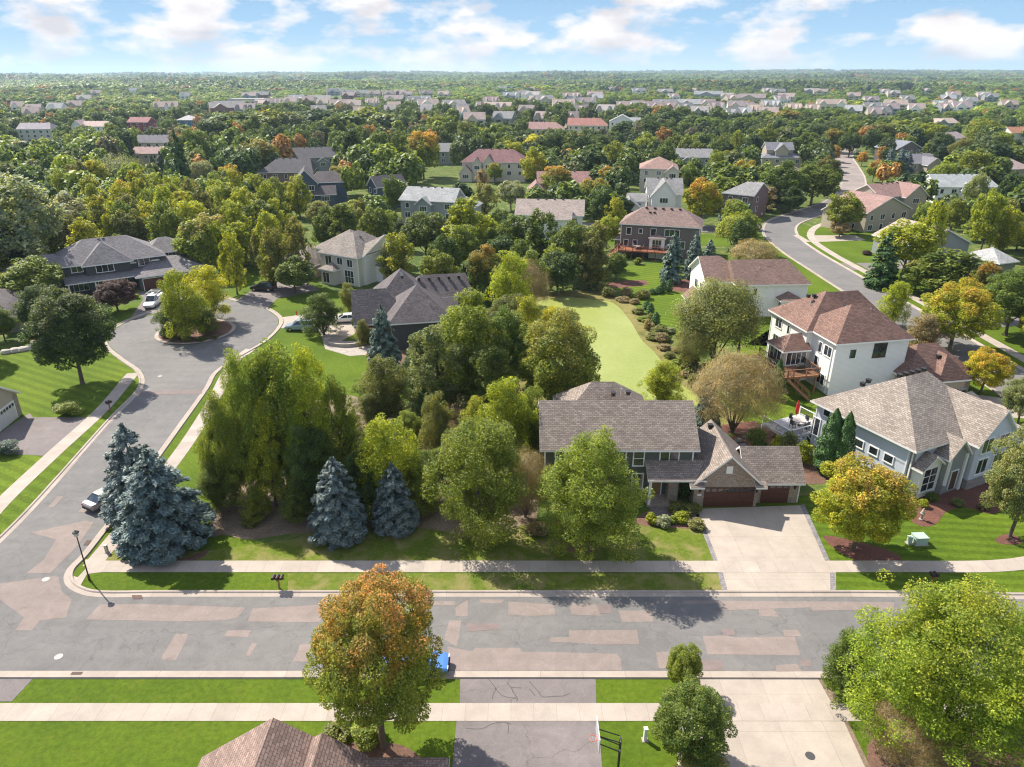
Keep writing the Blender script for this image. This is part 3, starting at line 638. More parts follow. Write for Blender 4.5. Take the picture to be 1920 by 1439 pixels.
B_TAN = m_brick((0.34, 0.26, 0.2), (0.22, 0.165, 0.13), (0.33, 0.3, 0.26), .3, .12); B_RED = m_brick((0.24, 0.1, 0.075), (0.17, 0.07, 0.055), (0.2, 0.15, 0.13)); B_GREY = m_brick((0.3, 0.27, 0.24), (0.2, 0.18, 0.17), (0.3, 0.28, 0.26), .4, .16)
D_WOOD = m_plain('garage_door_wood', (0.085, 0.03, 0.018), 0.5, 0, 0.3); D_BROWN = m_plain('brown_door', (0.09, 0.05, 0.035), 0.5); D_PALE = m_plain('pale_door', (0.55, 0.53, 0.5), 0.5)

# 1 main house
h = House('brick_house', 'green-sided two-storey house with taupe roof and brick garage with brown doors', 3.2, 61.0, 0, [W_DKGREEN, B_TAN, M_WHITE], S_TAUPE)
h.vol(0, 14.6, 0, 8.0, 5.6, 2.9, 'x', (0, 0), 0.5)
h.vol(1.9, 11.2, 5.3, 12.2, 5.5, 3.0, 'x', (1, 1), 0.45)
h.shed(9.9, 15.6, -2.15, 0.0, 2.85, 3.95)
h.vol(14.5, 20.7, -2.0, 5.0, 2.75, 2.9, 'y', (0, 0), 0.45, mi=1)
h.vol(19.9, 24.9, -1.35, 3.7, 2.65, 2.15, 'x', (0, 0), 0.45, mi=1)
h.shed(13.9, 15.3, -2.75, -2.0, 2.42, 2.75); h.shed(20.2, 21.3, -2.75, -2.0, 2.42, 2.75)
h.slab(10.1, 10.35, -1.95, -1.7, 0.1, 2.9, 2); h.slab(12.2, 13.2, -1.0, 0.1, 0, 2.9, 1); h.slab(9.6, 9.9, -.06, 0.1, 0, 2.7, 1)
h.slab(10.0, 12.3, -2.1, 0.02, 0.0, 0.16, 1)
for x in (0.05, 14.55): h.corner(x, -0.01, 0, 5.45)
h.corner(8.0, -0.03, 2.9, 5.4)
h.win(9.25, 0, 3.5, 0.95, 1.55, 'S', 0, 1); h.win(12.25, 0, 3.75, 1.75, 1.3, 'S', 1); h.win(9.3, 0, 0.9, 1.0, 1.6, 'S', 0, 1); h.win(3.6, 0, 3.5, 0.95, 1.5, 'S', 0, 1); h.win(1.6, 0, 3.5, .95, 1.5, 'S', 0, 1); h.win(5.6, 0, 3.5, 1.6, 1.5, 'S', 1); h.win(3, 0, 0.8, 2.0, 1.6, 'S', 1); h.win(6.6, 0, .8, 1.2, 1.6)
h.win(0, 3.5, 3.5, 1.0, 1.4, 'W', 0, 1); h.win(20.7, 3.9, .9, .9, .9, 'E')
h.door(11.2, 0, 0.16, m_plain('oak_door', (0.25, 0.15, 0.07), 0.5))
h.gdoor(17.95, -2.0, 0, 4.88, 2.2, D_WOOD, 'S', 8, False); h.gdoor(22.65, -1.35, 0, 2.7, 2.2, D_WOOD, 'S', 4, False)
h.slab(17.35, 17.95, -2.06, -1.99, 3.75, 4.55, 2)
for x, y in ((15.05, -2.0), (20.55, -2.0), (24.5, -1.35)):
    mb = MB(); M = h.M(x, y, 1.75, 'S'); mb.box(-.07, .07, -.2, 0, 0, .3, 0, M); mb.box(-.1, .1, -.24, 0, .3, .36, 0, M); mb.box(-.03, .03, -.1, 0, -.15, 0, 0, M); mb.build('wall_lantern', M_METAL, h.root)
h.vents([(8.3, 7.2, 8.1, 'pipe'), (9.0, 6.9, 8.2, 'box'), (7.4, 6.6, 8.2, 'box'), (17.2, 4.2, 5.7, 'box'), (2.0, 4.6, 8.4, 'pipe'), (11.4, 4.6, 8.4, 'pipe')])
h.downspout(24.95, -1.4, 2.4)
mb = MB(); mb.box(14.85, 15.25, -2.04, -1.99, 1.25, 1.42); mb.build('number_plate', M_WHITE, h.root)
h.finish((1000, 720, 1505, 965), 'green-sided house with the brick garage')

# 2 blue-grey house on the right
a = R(25.6); h = House('corner_house', 'pale blue-grey house with taupe hip roof at the right beside the brick garage', 39.4, 61.0, a, [W_BLUEG, B_GREY, M_WHITE, W_GREY], S_GREIGE)
h.vol(0, 11.8, 0.0, 12.0, 5.6, 4.0, 'x', (0.85, 0.6), 0.6)
h.vol(6.6, 12.2, -2.0, 5.5, 5.5, 2.9, 'y', (0, 0), 0.45)
h.vol(3.4, 6.2, -1.5, 2.2, 4.3, 1.5, 'y', (0, 0), 0.35, mi=3)
h.vol(0.35, 3.3, -1.0, 1.8, 3.4, 1.1, 'y', (0, 0), 0.35, mi=2)
h.vol(12.1, 19.5, 2.5, 9.0, 2.8, 2.9, 'x', (0, .8), 0.45)
h.vol(14.0, 17.8, -0.5, 4.0, 2.8, 1.7, 'y', (0, 0), 0.4)
h.slab(6.5, 12.3, -2.1, -2.0, 0, 1.1, 1); h.slab(6.5, 6.6, -2.0, 0.0, 0, 1.1, 1); h.slab(0.0, 0.34, -.06, .3, 0, 4.9, 1); h.slab(3.35, 3.6, -1.56, -1.3, 0, 1.1, 1)
h.slab(3.42, 3.7, -1.7, -1.5, 1.1, 4.2, 2); h.slab(5.9, 6.2, -1.7, -1.5, 0, 4.2, 2)
h.win(1.8, -1.0, .7, 1.9, 2.5, 'S', 1, 2); h.win(8.2, -2.02, 1.6, 1.5, 1.6, 'S', 1, 0); h.win(10.7, -2.02, 1.6, 1.5, 1.6, 'S', 1, 0); h.win(8.2, -2.02, 4.0, 1.5, 1.5, 'S', 1, 0); h.win(10.7, -2.02, 4.0, 1.5, 1.5, 'S', 1); h.door(4.9, -1.5, .3, D_BROWN)
for k, y in enumerate((2.4, 4.2, 6.0)): h.win(0, y, 2.6, 0.95, 0.8, 'W', 0)
h.win(0, 7.6, 4.15, .8, 1.2, 'W', 0); h.win(0, 10.6, 4.2, .8, 1.2, 'W', 0); h.win(0, 11.7, 1.4, .9, 2.0, 'W', 0); h.win(3, 12.0, 1.4, 2.2, 1.8, 'N', 1); h.win(8, 12.0, 4, 1.5, 1.3, 'N', 1)
h.win(12.2, -.4, 4.0, 1.1, 1.4, 'E', 0)
for p in ((0.03, 0.03), (0.03, 11.97)): h.corner(p[0], p[1], 0, 5.2)
h.downspout(-.06, .45, 5.0); h.downspout(-.06, 8.6, 5.2)
h.vents([(3.2, 9.4, 7.9, 'box'), (3.9, 9.3, 8.2, 'box')] + [(5.2 + .95 * k, 6.8, 9.55, 'box') for k in range(5)] + [(11.0, 3.6, 7.9, 'box'), (11.5, 3.6, 7.9, 'box'), (2.9, 2.6, 6.8, 'box'), (3.4, 2.7, 6.9, 'box'), (3.1, 1.6, 6.3, 'pipe')])
h.gdoor(15.9, -0.5, 0, 2.7, 2.2, D_PALE)
h.finish((1515, 690, 1880, 930), 'blue-grey corner house')

# 3 white house with red-brown roof, walk-out basement and deck
a = R(11); h = House('white_house', 'tall white house with red-brown shingle hip roofs and a sunroom over a brown wood deck', 41.6, 85.2, a, [W_WHITE, W_TAN, M_WHITE], S_RED)
h.vol(0, 10.4, 0.0, 8.0, 7.6, 3.3, 'x', (1, .95), 0.5)
h.vol(-0.9, 8.5, 5.2, 14.2, 7.55, 3.6, 'y', (0.9, 1), 0.5)
h.vol(5.5, 12.6, 8.2, 14.0, 7.5, 2.9, 'x', (0, .9), .5)
h.vol(9.6, 19.0, -2.6, 4.4, 2.9, 2.9, 'x', (.9, 1), 0.5, mi=1)
h.vol(13.2, 17.2, -3.6, 1.6, 2.85, 2.2, 'y', (.95, 0), 0.45, mi=1)
h.vol(-4.3, -0.8, 4.6, 8.4, 4.9, 1.4, 'x', (1, 0), 0.35, z0=2.6, mi=1)
for y in (1.5, 3.2): h.win(0, y, 5.0, 1.5 if y < 2 else .6, 1.3, 'W', 1 if y < 2 else 0)
h.win(0, 3.6, 2.9, .7, 1.3, 'W', 0); h.win(0, 2.0, 0.9, 1.6, 1.4, 'W', 1); h.win(6.4, 0, 5.0, 1.7, 1.8, 'S', 1, 0, m_plain('dark_frame', (0.08, .03, .02), .5)); h.win(2.5, 0, 5.1, .9, 1.2, 'S', 0)
h.win(-.9, 12.2, 5.4, 1.5, 1.3, 'W', 1); h.win(-.9, 12.4, 3.2, 1.2, 1.0, 'W', 1); h.win(-.9, 9.6, 5.3, .5, 1.2, 'W', 0); h.win(-.9, 10.6, 2.9, 1.2, 1.2, 'W', 1); h.win(-.9, 10.5, .6, 1.2, 1.5, 'W', 1)
h.win(-2.4, 4.6, 2.8, 2.8, 1.9, 'S', 3); h.win(-4.3, 6.5, 2.8, 2.6, 1.9, 'W', 2); h.gdoor(18.95, .9, 0, 2.6, 2.2, D_PALE, 'E')
h.slab(-4.1, -3.9, 4.8, 5.0, 0, 2.6, 2); h.slab(-4.1, -3.9, 8.0, 8.2, 0, 2.6, 2)
for p in ((0.02, 0.02), (10.38, 0.02), (-.88, 14.18)): h.corner(p[0], p[1], 0, 7.3)
h.downspout(-.06, .6, 7.2)
h.vents([(1.5 + .9 * k, 9.9, 10.6, 'box') for k in range(4)] + [(4.0, 5.0, 10.4, 'box'), (4.9, 5.0, 10.4, 'box'), (6.4, 3.2, 10.2, 'pipe'), (1.4, 9, 9.6, 'pipe'), (15, .9, 5.3, 'box'), (14.6, -1, 4.8, 'box')])
h.finish((1455, 540, 1790, 740), 'white house with the red-brown roof')

# 4 white house with brown roof and bay
h = House('white_house', 'white house with brown hip roof and dark-capped bay behind the red-brown roofed one', 38.6, 118.0, R(3), [W_WHITE, W_WHITE, M_WHITE], S_BROWN)
h.vol(0, 12.3, 0, 8.6, 6.0, 2.9, 'x', (0.05, .6), 0.5)
h.vol(-4.6, 3.6, 2.2, 12.0, 5.95, 3.0, 'x', (0, 1), .5)
h.vol(-8.0, -5.2, 0.2, 3.4, 3.2, 1.3, 'y', (0, 0), .4)
h.vol(7.4, 10.6, -1.9, 1.2, 3.5, .8, 'y', (1, 0), .5)
h.win(1.0, 0, 3.4, 1.5, 1.5, 'S', 1); h.win(3.2, 0, 3.9, .6, 1.2, 'S', 0); h.win(9.0, -1.9, 1.2, 1.7, 1.9, 'S', 1, 1); h.win(7.4, -1.1, .8, .9, 2.2, 'W', 0); h.win(-4.6, 5.0, 3.2, 1.4, 1.5, 'W', 1); h.win(-4.6, 8.0, 3.2, 1.4, 1.5, 'W', 1); h.win(-2.6, 2.2, 3.2, 1.6, 1.5, 'S', 1); h.win(-6.6, .2, 1.0, 1.2, 1.4)
h.corner(.02, .02, 0, 5.6); h.corner(12.28, .02, 0, 5.6)
h.vents([(5.5 + 1.3 * k, 5.1, 8.65, 'box') for k in range(4)] + [(6.2, 3.2, 8.0, 'box'), (4.5, 2.6, 7.8, 'pipe'), (-1.5, 7.8, 8.7, 'box')])
h.finish((1290, 484, 1520, 612), 'white house with the brown roof')

# 5 dark brown house with raised deck
h = House('brown_house', 'dark brown two-storey house with white-framed windows and a raised red-wood deck', 25.2, 164.5, R(-16.5), [W_BROWN, W_WHITE, M_WHITE], m_shingle((0.245, 0.17, 0.148)))
h.vol(0, 17.6, 0, 9.4, 7.4, 3.0, 'x', (.95, .95), .5)
h.vol(-1.6, 3.0, 2.0, 8.0, 3.2, 1.6, 'x', (1, 0), .4)
h.vol(6.8, 10.2, -1.5, .6, 4.6, .5, 'y', (.6, 0), .3, mi=1)
for x, w, n in ((1.8, 1.0, 0), (4.5, .7, 0), (7.4, 1.1, 0), (11.6, 3.2, 2)): h.win(x, 0, 4.9 + (.4 if w < .8 else 0), w, 1.5 - (.6 if w < .8 else 0), 'S', n)
h.win(1.3, 0, 2.2, .9, 1.4, 'S', 0); h.win(3.4, 0, 2.2, .9, 1.4, 'S', 0); h.win(8.5, -1.5, 2.0, 2.0, 2.2, 'S', 2, 1); h.win(13.6, 0, 2.3, 2.0, 1.5, 'S', 1); h.win(17.6, 4.0, 4.9, 1.2, 1.3, 'E')
h.corner(.02, .02, 0, 7.0); h.corner(17.58, .02, 0, 7.0)
h.vents([(5.0 + 1.9 * k, 4.2, 10.3, 'box') for k in range(5)] + [(6, 3, 9.5, 'box'), (7, 3, 9.5, 'box'), (6.2, 1.6, 8.6, 'pipe')])
h.finish((1158, 388, 1325, 500), 'dark brown house with the raised deck')

# 6 dark grey house in the middle
h = House('grey_house', 'dark grey house with charcoal hip roof and red brick corner, right of turning circle', -18.8, 101.6, R(12), [W_DARK, B_RED, M_WHITE], S_DARK)
h.vol(0.6, 9.6, 0.0, 10.2, 4.6, 4.0, 'x', (1.0, 1.0), .5)
h.vol(-4.6, 3.6, 4.0, 11.4, 3.6, 3.9, 'x', (0, .9), .5, mi=1)
h.vol(-1.0, 7.4, 10.0, 18.6, 4.9, 3.9, 'y', (1.0, .9), .5)
h.vol(4.0, 14.6, 12.4, 18.8, 4.6, 2.6, 'x', (.8, .2), .5)
h.vol(8.6, 11.4, 6.2, 9.8, 4.0, 1.3, 'x', (0, .0), .4)
h.win(4.6, 0, 1.4, .7, .6, 'S'); h.win(6.3, 0, 1.4, .7, .6, 'S'); h.win(-4.6, 6.0, 1.0, 1.5, 1.5, 'W', 1); h.win(-4.6, 9.3, 1.0, 1.5, 1.5, 'W', 1); h.gdoor(-1.0, 14.6, 0, 4.6, 2.2, D_PALE, 'W'); h.win(-2.6, 4.0, 1.0, 1.0, 1.4)
h.corner(-4.58, 4.02, 0, 3.3)
h.vents([(3.2, 10.6 + .7 * k, 8.6 - .0 * k, 'box') for k in range(4)] + [(5.1, 6.4 + .5 * k, 8.2, 'box') for k in range(3)] + [(6.2 + 1.7 * k, 14.7, 7.0, 'box') for k in range(5)] + [(6.6, 2.0, 6.4, 'pipe')])
h.finish((675, 500, 870, 650), 'dark grey hip-roofed house')

# 7 beige and white house
h = House('beige_house', 'beige and white house with greige hip roof, behind the dark grey hip-roofed house', -30.3, 136.9, R(-30), [m_siding((.58, .54, .47)), W_WHITE, M_WHITE, B_GREY], m_shingle((.25, .215, .19)))
h.vol(-9.6, 0, 0, 11.5, 6.1, 3.4, 'y', (1, 1), .5)
h.vol(-13.2, -3.0, 2.4, 12.6, 6.05, 3.1, 'y', (1, 1), .5)
h.vol(-4, 0.25, 1.6, 14.6, 6.0, 2.9, 'x', (.9, 0), .5, mi=1)
h.vol(-21.0, -12.6, -1.0, 7.5, 2.9, 2.9, 'x', (1, .9), .5, mi=3)
h.vol(-8.4, -5.0, -1.7, 1.0, 3.1, 1.0, 'y', (1, 0), .4)
h.vol(.2, 2.0, 5.0, 8.4, 3.2, .8, 'x', (0, .7), .35, mi=1)
h.win(-2.0, 0, 3.8, 1.3, 1.4, 'S', 1); h.win(-7.6, 0, 3.4, 1.6, 2.0, 'S', 1, 0); h.win(-4.6, 0, 4.0, 1.3, 1.3, 'S', 1); h.win(-2.4, 0, 0.5, 2.2, 2.5, 'S', 2, 1); h.win(2.0, 6.7, 1.2, 2.2, 1.5, 'E', 1, 1); h.win(.25, 12.0, 3.9, 1.6, 1.4, 'E', 1); h.win(.25, 12.2, 1, 1.4, 1.4, 'E', 1); h.win(-11.4, 2.4, 3.8, 1.4, 1.4, 'S', 1)
h.win(-7.0, -1.7, 0.4, 1.6, 2.0, 'S', 1); h.gdoor(-17, -1.0, 0, 4.8, 2.2, D_PALE)
h.corner(.02, .02, 0, 5.7); h.downspout(.1, 1.4, 5.6)
h.vents([(-4, 5.2, 8.6, 'box'), (-3.4, 5.2, 8.6, 'box'), (-2, 4.0, 8.0, 'pipe')])
h.finish((560, 430, 755, 545), 'beige and white house')

# 8 dark craftsman house
h = House('dark_house', 'long near-black house with grey hip roof, white windows and brown garage doors', -81.5, 130.5, R(34), [W_DARK, B_RED, M_WHITE, m_siding((0.1, 0.1, 0.11))], m_shingle((0.2, 0.185, 0.19)))
h.vol(-3.0, 15.0, 1.6, 12.0, 6.0, 3.2, 'x', (1, 1), .7)
h.vol(1.4, 9.0, .8, 8.0, 5.95, 2.9, 'y', (1, 1), .7)
h.vol(-11.5, 0, 3.2, 11.4, 4.4, 2.6, 'x', (1, .8), .6)
h.vol(13.0, 20.8, 5.6, 12.2, 5.6, 2.0, 'x', (.9, 1), .6)
h.vol(9.6, 22.5, -2.4, 8.4, 2.9, 2.0, 'x', (.8, 1), .6)
h.shed(-2.6, 11.6, -1.6, 1.7, 2.8, 3.6)
for x in (-2.2, 2.2, 6.0): h.slab(x, x + .25, -1.3, -1.05, 0, 2.8, 2)
h.win(0.0, 1.6, 4.4, 1.8, 1.0, 'S', 1); h.win(4.6, .8, 4.0, 2.9, 1.4, 'S', 2); h.win(11.6, 1.6, 4.1, 2.0, 1.4, 'S', 1); h.win(17.5, 5.6, 4.1, 1.3, 1.1, 'S', 1); h.win(0, 1.6, .8, 2.4, 1.7, 'S', 2); h.win(3.8, .8, .8, 1.6, 1.7, 'S', 1)
h.slab(9.05, 10.2, 1.54, 1.6, 4.7, 4.95, 2); h.slab(12.9, 14.4, 1.54, 1.6, 4.7, 4.95, 2); h.door(7.4, .8, .15, D_BROWN)
h.gdoor(12.6, -2.4, 0, 4.6, 2.3, D_WOOD); h.gdoor(18.5, -2.4, 0, 4.6, 2.3, D_WOOD)
h.vents([(5, 6.6, 9.1, 'box'), (5.8, 6.6, 9.1, 'box'), (-5.5, 7.3, 6.9, 'box')])
h.finish((65, 450, 358, 560), 'near-black long house')

# 9 garage on the left edge
h = House('taupe_house', 'taupe-sided garage gable with pale door and brown roof, cut off by the left edge', -60.6, 73.2, R(95), [W_TAN, B_TAN, M_WHITE], S_TAUPE)
h.vol(-.2, 6.4, 0.0, 9.5, 2.9, 2.2, 'y', (0, 0), .45)
h.slab(-.28, .5, -.08, 0.0, 0, 2.8, 1); h.slab(5.7, 6.45, -.08, 0.0, 0, 2.8, 1)
h.gdoor(3.1, -.02, 0, 4.7, 2.2, D_PALE, 'S', 8); mb = MB(); mb.lathe([(.42, 0), (.42, .06)], n=20, M=h.M(3.1, -.0, 4.0, 'S') @ Matrix.Rotation(R(90), 4, 'X')); mb.build('gable_vent', M_WHITE, h.root)
h.vol(-8, 6.0, 9.4, 18, 5.5, 3.2, 'x', (0, 0), .5)
h.finish((0, 712, 58, 815), 'taupe garage at the left edge')
# 10 house behind the dark round tree at the left edge
h = House('brown_house', 'low brown-roofed house mostly hidden at the left edge behind a dark tree', -88.5, 110.5, R(20), [W_BEIGE, B_GREY, M_WHITE], S_DARK)
h.vol(-9, 5.0, 0, 10.0, 3.6, 2.6, 'x', (1, 1), .5); h.vol(5.0, 12.5, -3.0, 5.0, 2.9, 2.1, 'x', (.5, 0), .5, mi=1); h.gdoor(12.5, 1.0, 0, 4.6, 2.2, D_BROWN, 'E'); h.win(0, 0, 1, 2, 1.5)
h.finish((0, 555, 48, 640), 'low roof at the left edge')
# 11 roof at the bottom edge
h = House('near_house', 'house with pinkish-brown shingle gables in the foreground at the bottom edge', -13.3, 23.4, 0, [W_BEIGE, B_TAN, M_WHITE], m_shingle((0.235, 0.165, 0.14)))
h.vol(-4.1, 4.0, -8.0, 5.0, 3.0, 2.8, 'y', (0, 0), .45); h.vol(.6, 4.6, -6.0, 4.9, 3.3, 1.5, 'y', (0, 0), .4); h.vol(4.0, 9.3, -8.0, 4.7, 3.15, 1.9, 'x', (0, 1), .45)
h.win(9.3, -1, 1, 1.6, 1.4, 'E')
h.finish((370, 1350, 840, 1439), 'pinkish-brown roof at the bottom edge')

# ---- mid-distance houses, measured by the middle of their front eave
def mid(name, label, xc, ye, wpx, dep, eave, rise, rot, wall, roof, axis='x', hips=(0, 0), extra=(), wins=True, land=None, rect=None, trim=None, group=None, wc=None):
    X, Y = G(xc, ye, eave - .2); w = wpx / ppm(X, Y, eave)
    h = House(name, label, X, Y + 0.4, R(rot), wall, roof, group=group, trim=trim)
    h.vol(-w / 2, w / 2, 0, dep, eave, rise, axis, hips, .5)
    for e in extra:
        x0, x1, y0, y1, ev, rs, ax, hp = e[:8]
        h.vol(x0, x1, y0, y1, ev, rs, ax, hp, .45, mi=e[8] if len(e) > 8 else 0)
    if wins:
        n = max(2, int(w / 3.6)); blocked = [(e[0] - .7, e[1] + .7) for e in extra if e[2] < -.05 and e[3] > 0]
        lv = [eave - 2.2] + ([eave - 4.8] if eave > 5 else []) + ([eave - 7.2] if eave > 7.9 else [])
        for i in range(n):
            x = -w / 2 + w * (i + .5) / n
            if any(a < x < b for a, b in blocked): continue
            for j, z in enumerate(lv): h.win(x, 0, z, 1.5 if (i + j) % 2 else 1.0, 1.35, 'S', 1 if (i + j) % 2 else 0)
        for z in lv:
            h.win(-w / 2, dep * .3, z, 1.1, 1.3, 'W', 0); h.win(w / 2, dep * .3, z, 1.1, 1.3, 'E', 0)
        for e in extra:
            if e[2] < -.05: h.win((e[0] + e[1]) / 2, e[2], max(.8, e[4] - 2.0), min(2.2, (e[1] - e[0]) * .5), 1.3, 'S', 2)
    h.vents([(-w * .2 + w * .13 * k, dep * .5, eave + rise + .12, 'box') for k in range(4)] if axis == 'x' and w > 8 else [(0.2, dep * .5, eave + rise + .15, 'pipe')])
    h.finish(rect or (xc - wpx / 2, ye - 40, xc + wpx / 2, ye + 40), land)
    return h
mid('grey_house', 'blue-grey house with light grey shingle roof and gabled window bay', 800, 378, 106, 9, 6.6, 2.8, -14, W_GREY, S_LGREY, 'x', (.2, 0), [(-2.6, 1.4, -1.6, 4, 5.9, 1.6, 'y', (0, 0)), (4, 13, 2, 9, 5.0, 2.0, 'x', (0, .9))], land='blue-grey house', rect=(740, 340, 870, 415))
mid('blue_house', 'dark slate-blue house with steep gable full of tall white windows, beyond the woods', 572, 345, 42, 11, 8.4, 3.6, 14, W_NAVY, S_DARK, 'y', (0, 0), [(2, 12, 4, 12, 8.0, 2.6, 'x', (.5, .8)), (2.6, 8.5, -.8, 4.5, 5.0, 2.0, 'x', (0, 0))], land='slate-blue gable', rect=(548, 312, 625, 410))
mid('blue_house', 'dark blue house wall with white rake, right of the slate-blue gabled house', 698, 350, 38, 10, 7.0, 2.6, -52, W_NAVY, S_DARK, 'y', (0, 0), rect=(680, 322, 715, 378), land='dark blue side wall')
mid('brick_house', 'brick house with dark grey hip roof beyond the yellow-green woods', 535, 324, 96, 13, 5.6, 4.0, 8, m_brick((0.25, 0.15, 0.12), (0.17, 0.1, 0.085), (.2, .17, .15)), S_CHAR, 'x', (.9, .2), rect=(480, 295, 600, 352), land='dark-roofed brick house')
mid('grey_house', 'grey-green gabled house with charcoal roof and teal porch, behind the brick hip-roofed one', 590, 296, 78, 12, 5.6, 3.4, 20, W_GREY, S_CHAR, 'x', (0, .1), [(1, 5, -2, 3, 4, 1.4, 'y', (0, 0))], rect=(540, 274, 625, 305), land='grey-green gabled house')
mid('cream_house', 'cream house with steep maroon hip and gable roofs, beyond the small bare trees', 925, 305, 120, 12, 7.4, 4.0, -8, W_CREAM, S_MAROON, 'x', (.9, .9), [(-3.8, .4, -1.5, 6, 7.0, 2.8, 'y', (0, 0)), (-8.2, -4.6, -1.0, 5, 6.6, 2.2, 'y', (0, 0)), (-13, -8.2, -2.5, 4, 3.4, 2.6, 'y', (0, 0))], rect=(850, 278, 990, 345), land='cream house with maroon roof')
mid('white_house', 'off-white house with stepped tan-grey roof, in the trees left of the brown deck house', 1030, 405, 124, 10.5, 5.6, 2.9, -6, W_WHITE, m_shingle((0.34, .28, .25)), 'x', (0, 0), [(-3.0, 5.5, -2.6, 3, 5.0, 1.6, 'x', (0, 0))], rect=(958, 365, 1108, 430), land='off-white stepped-roof house')
mid('low_house', 'long low pinkish-red roof of a house behind two orange-topped maples', 1060, 345, 100, 11, 4.6, 3.0, 0, W_TAN, m_shingle((0.3, .17, .16)), 'x', (0, 0), [(-12.5, -7.4, -6, 2, 3.0, 2.4, 'y', (0, 0))], rect=(1003, 315, 1110, 345), land='long low pinkish-red roof')
mid('cream_house', 'cream stone house with brown hip roof and tall gridded windows, above the white double-gabled one', 1236, 318, 68, 14, 8.2, 3.2, -10, W_CREAM, m_shingle((0.31, .2, .17)), 'x', (1, 1), [(2.4, 7, -1.5, 5, 7.4, 1.8, 'y', (0, 0))], rect=(1190, 292, 1275, 348), land='cream stone house')
mid('white_house', 'white house with grey roof and double front gable, behind the deck house', 1248, 366, 62, 12, 6.6, 3.6, -6, W_WHITE, S_GREY, 'x', (0, 0), [(-4.0, 3.0, -2.0, 5, 6.4, 4.0, 'y', (0, 0)), (-13.5, -7.5, -7, -.5, 3.6, 2.4, 'y', (0, 0)), (-10.5, -5.5, -1, 6, 4.6, 1.6, 'x', (0, 0))], rect=(1178, 335, 1290, 388), land='white double-gabled house')
mid('grey_house', 'blue-grey house with grey gabled roof, right of the cream stone house', 1300, 296, 70, 11, 6.0, 2.8, -8, W_GREY, S_GREY, 'x', (0, 0), [(-5, 0, -2, 3, 4.4, 1.6, 'y', (0, 0))], rect=(1265, 275, 1345, 300), land='blue-grey house with grey gables')
mid('brown_house', 'brown two-storey house with blue-grey roof left of the winding road', 1468, 297, 74, 12, 4.4, 2.6, -4, W_TAN, m_shingle((.2, .2, .225)), 'x', (1, 1), [(-6.5, 5, 3, 11, 7.6, 2.6, 'x', (0, 0), 1 * 0), (-3, 2.5, 1, 8, 7.4, 2.6, 'y', (0, 0))], rect=(1418, 262, 1500, 305), land='brown house with blue-grey roof')
mid('tan_house', 'low tan roof of a house among the trees left of the winding road', 1478, 324, 52, 11, 4, 2.6, -12, W_BEIGE, S_TAN, 'x', (1, 1), rect=(1458, 305, 1510, 328), land='low tan roofed house')
mid('grey_house', 'dark plum-fronted house with slate roof behind the blue spruces', 1385, 366, 58, 12, 7, 2.8, -38, m_siding((.16, .1, .1)), S_GREY, 'x', (.8, 0), rect=(1340, 330, 1412, 385), land='plum-fronted house')
mid('grey_house', 'taupe house with slate gable roof behind the three tall spruces on the right', 1706, 280, 60, 13, 6.0, 3.2, 20, W_BROWN, m_shingle((.2, .21, .24)), 'y', (0, 0), rect=(1672, 262, 1740, 285), land='slate-gabled taupe house')
mid('grey_house', 'low grey-roofed house with pale gable, beside the three tall spruces', 1735, 307, 60, 12, 4.2, 3.0, 14, W_TAN, m_shingle((.2, .19, .21)), 'x', (0, 0), [(-2, 5.5, -4, 4, 3.8, 2.6, 'y', (0, 0))], rect=(1705, 284, 1765, 318), land='low grey-roofed house with pale gable')
mid('white_house', 'white house with long light grey vented roof on the right', 1815, 352, 112, 12, 5.4, 3.0, -2, W_WHITE, m_shingle((.33, .35, .35)), 'x', (0, .3), [(-2, 2, -1.6, 4, 4.6, 1.8, 'y', (0, 0))], rect=(1742, 328, 1885, 362), land='long light grey roof')
mid('taupe_house', 'taupe-sided house with brown gable roofs, nearest on the far side of the winding road', 1668, 397, 112, 13, 5.2, 3.4, 24, W_TAN, m_shingle((.3, .19, .17)), 'y', (0, 0), [(-12, -3.5, 4, 11, 4.6, 2.2, 'x', (0, 0)), (4, 13, 8, 16, 5.2, 2.2, 'x', (0, 0))], rect=(1612, 355, 1752, 412), land='taupe house with brown gables')
mid('brown_house', 'brown vented roof of a house behind the taupe gabled one', 1690, 368, 100, 10, 6.6, 2.6, 20, W_TAN, m_shingle((.29, .18, .16)), 'x', (0, 0), [(0, 8, -2, 6, 6.4, 3, 'y', (0, 0))], rect=(1656, 350, 1750, 372), land='brown vented roof')
mid('grey_house', 'low grey-sided wing with wide tan gable roof, right of the taupe house', 1770, 462, 120, 13, 4.2, 3.3, 14, W_GREY, S_TAN, 'y', (0, 0), rect=(1750, 415, 1850, 468), wins=False, land='wide tan gable')
mid('grey_house', 'corner of a pale grey roof among trees at the right edge', 1892, 494, 44, 8, 3.4, 2.0, 20, W_GREY, S_LGREY, 'x', (1, 1), rect=(1868, 478, 1908, 500), wins=False, land='pale grey roof corner')
mid('tan_house', 'low tan-roofed house at the far right, behind the trees', 1760, 232, 90, 15, 5, 3.0, 12, W_GREY, S_TAN, 'x', (0, 0), [(-4, 6, -3, 5, 4.6, 3.2, 'y', (0, 0))], rect=(1740, 212, 1815, 236), land='low tan-roofed house far right')
mid('taupe_house', 'mauve-roofed house with pale gable wall, lower right of the low tan-roofed one', 1800, 260, 40, 12, 6, 2.6, 30, W_WHITE, m_shingle((.3, .24, .25)), 'x', (0, 0), rect=(1780, 244, 1825, 275), land='mauve-roofed house')
mid('white_house', 'white gabled house with orange-brown roof at the right edge', 1914, 250, 36, 10, 5.4, 3, 10, W_WHITE, m_shingle((.42, .2, .12)), 'x', (0, 0), rect=(1895, 238, 1920, 270), wins=False, land='orange-brown roof')
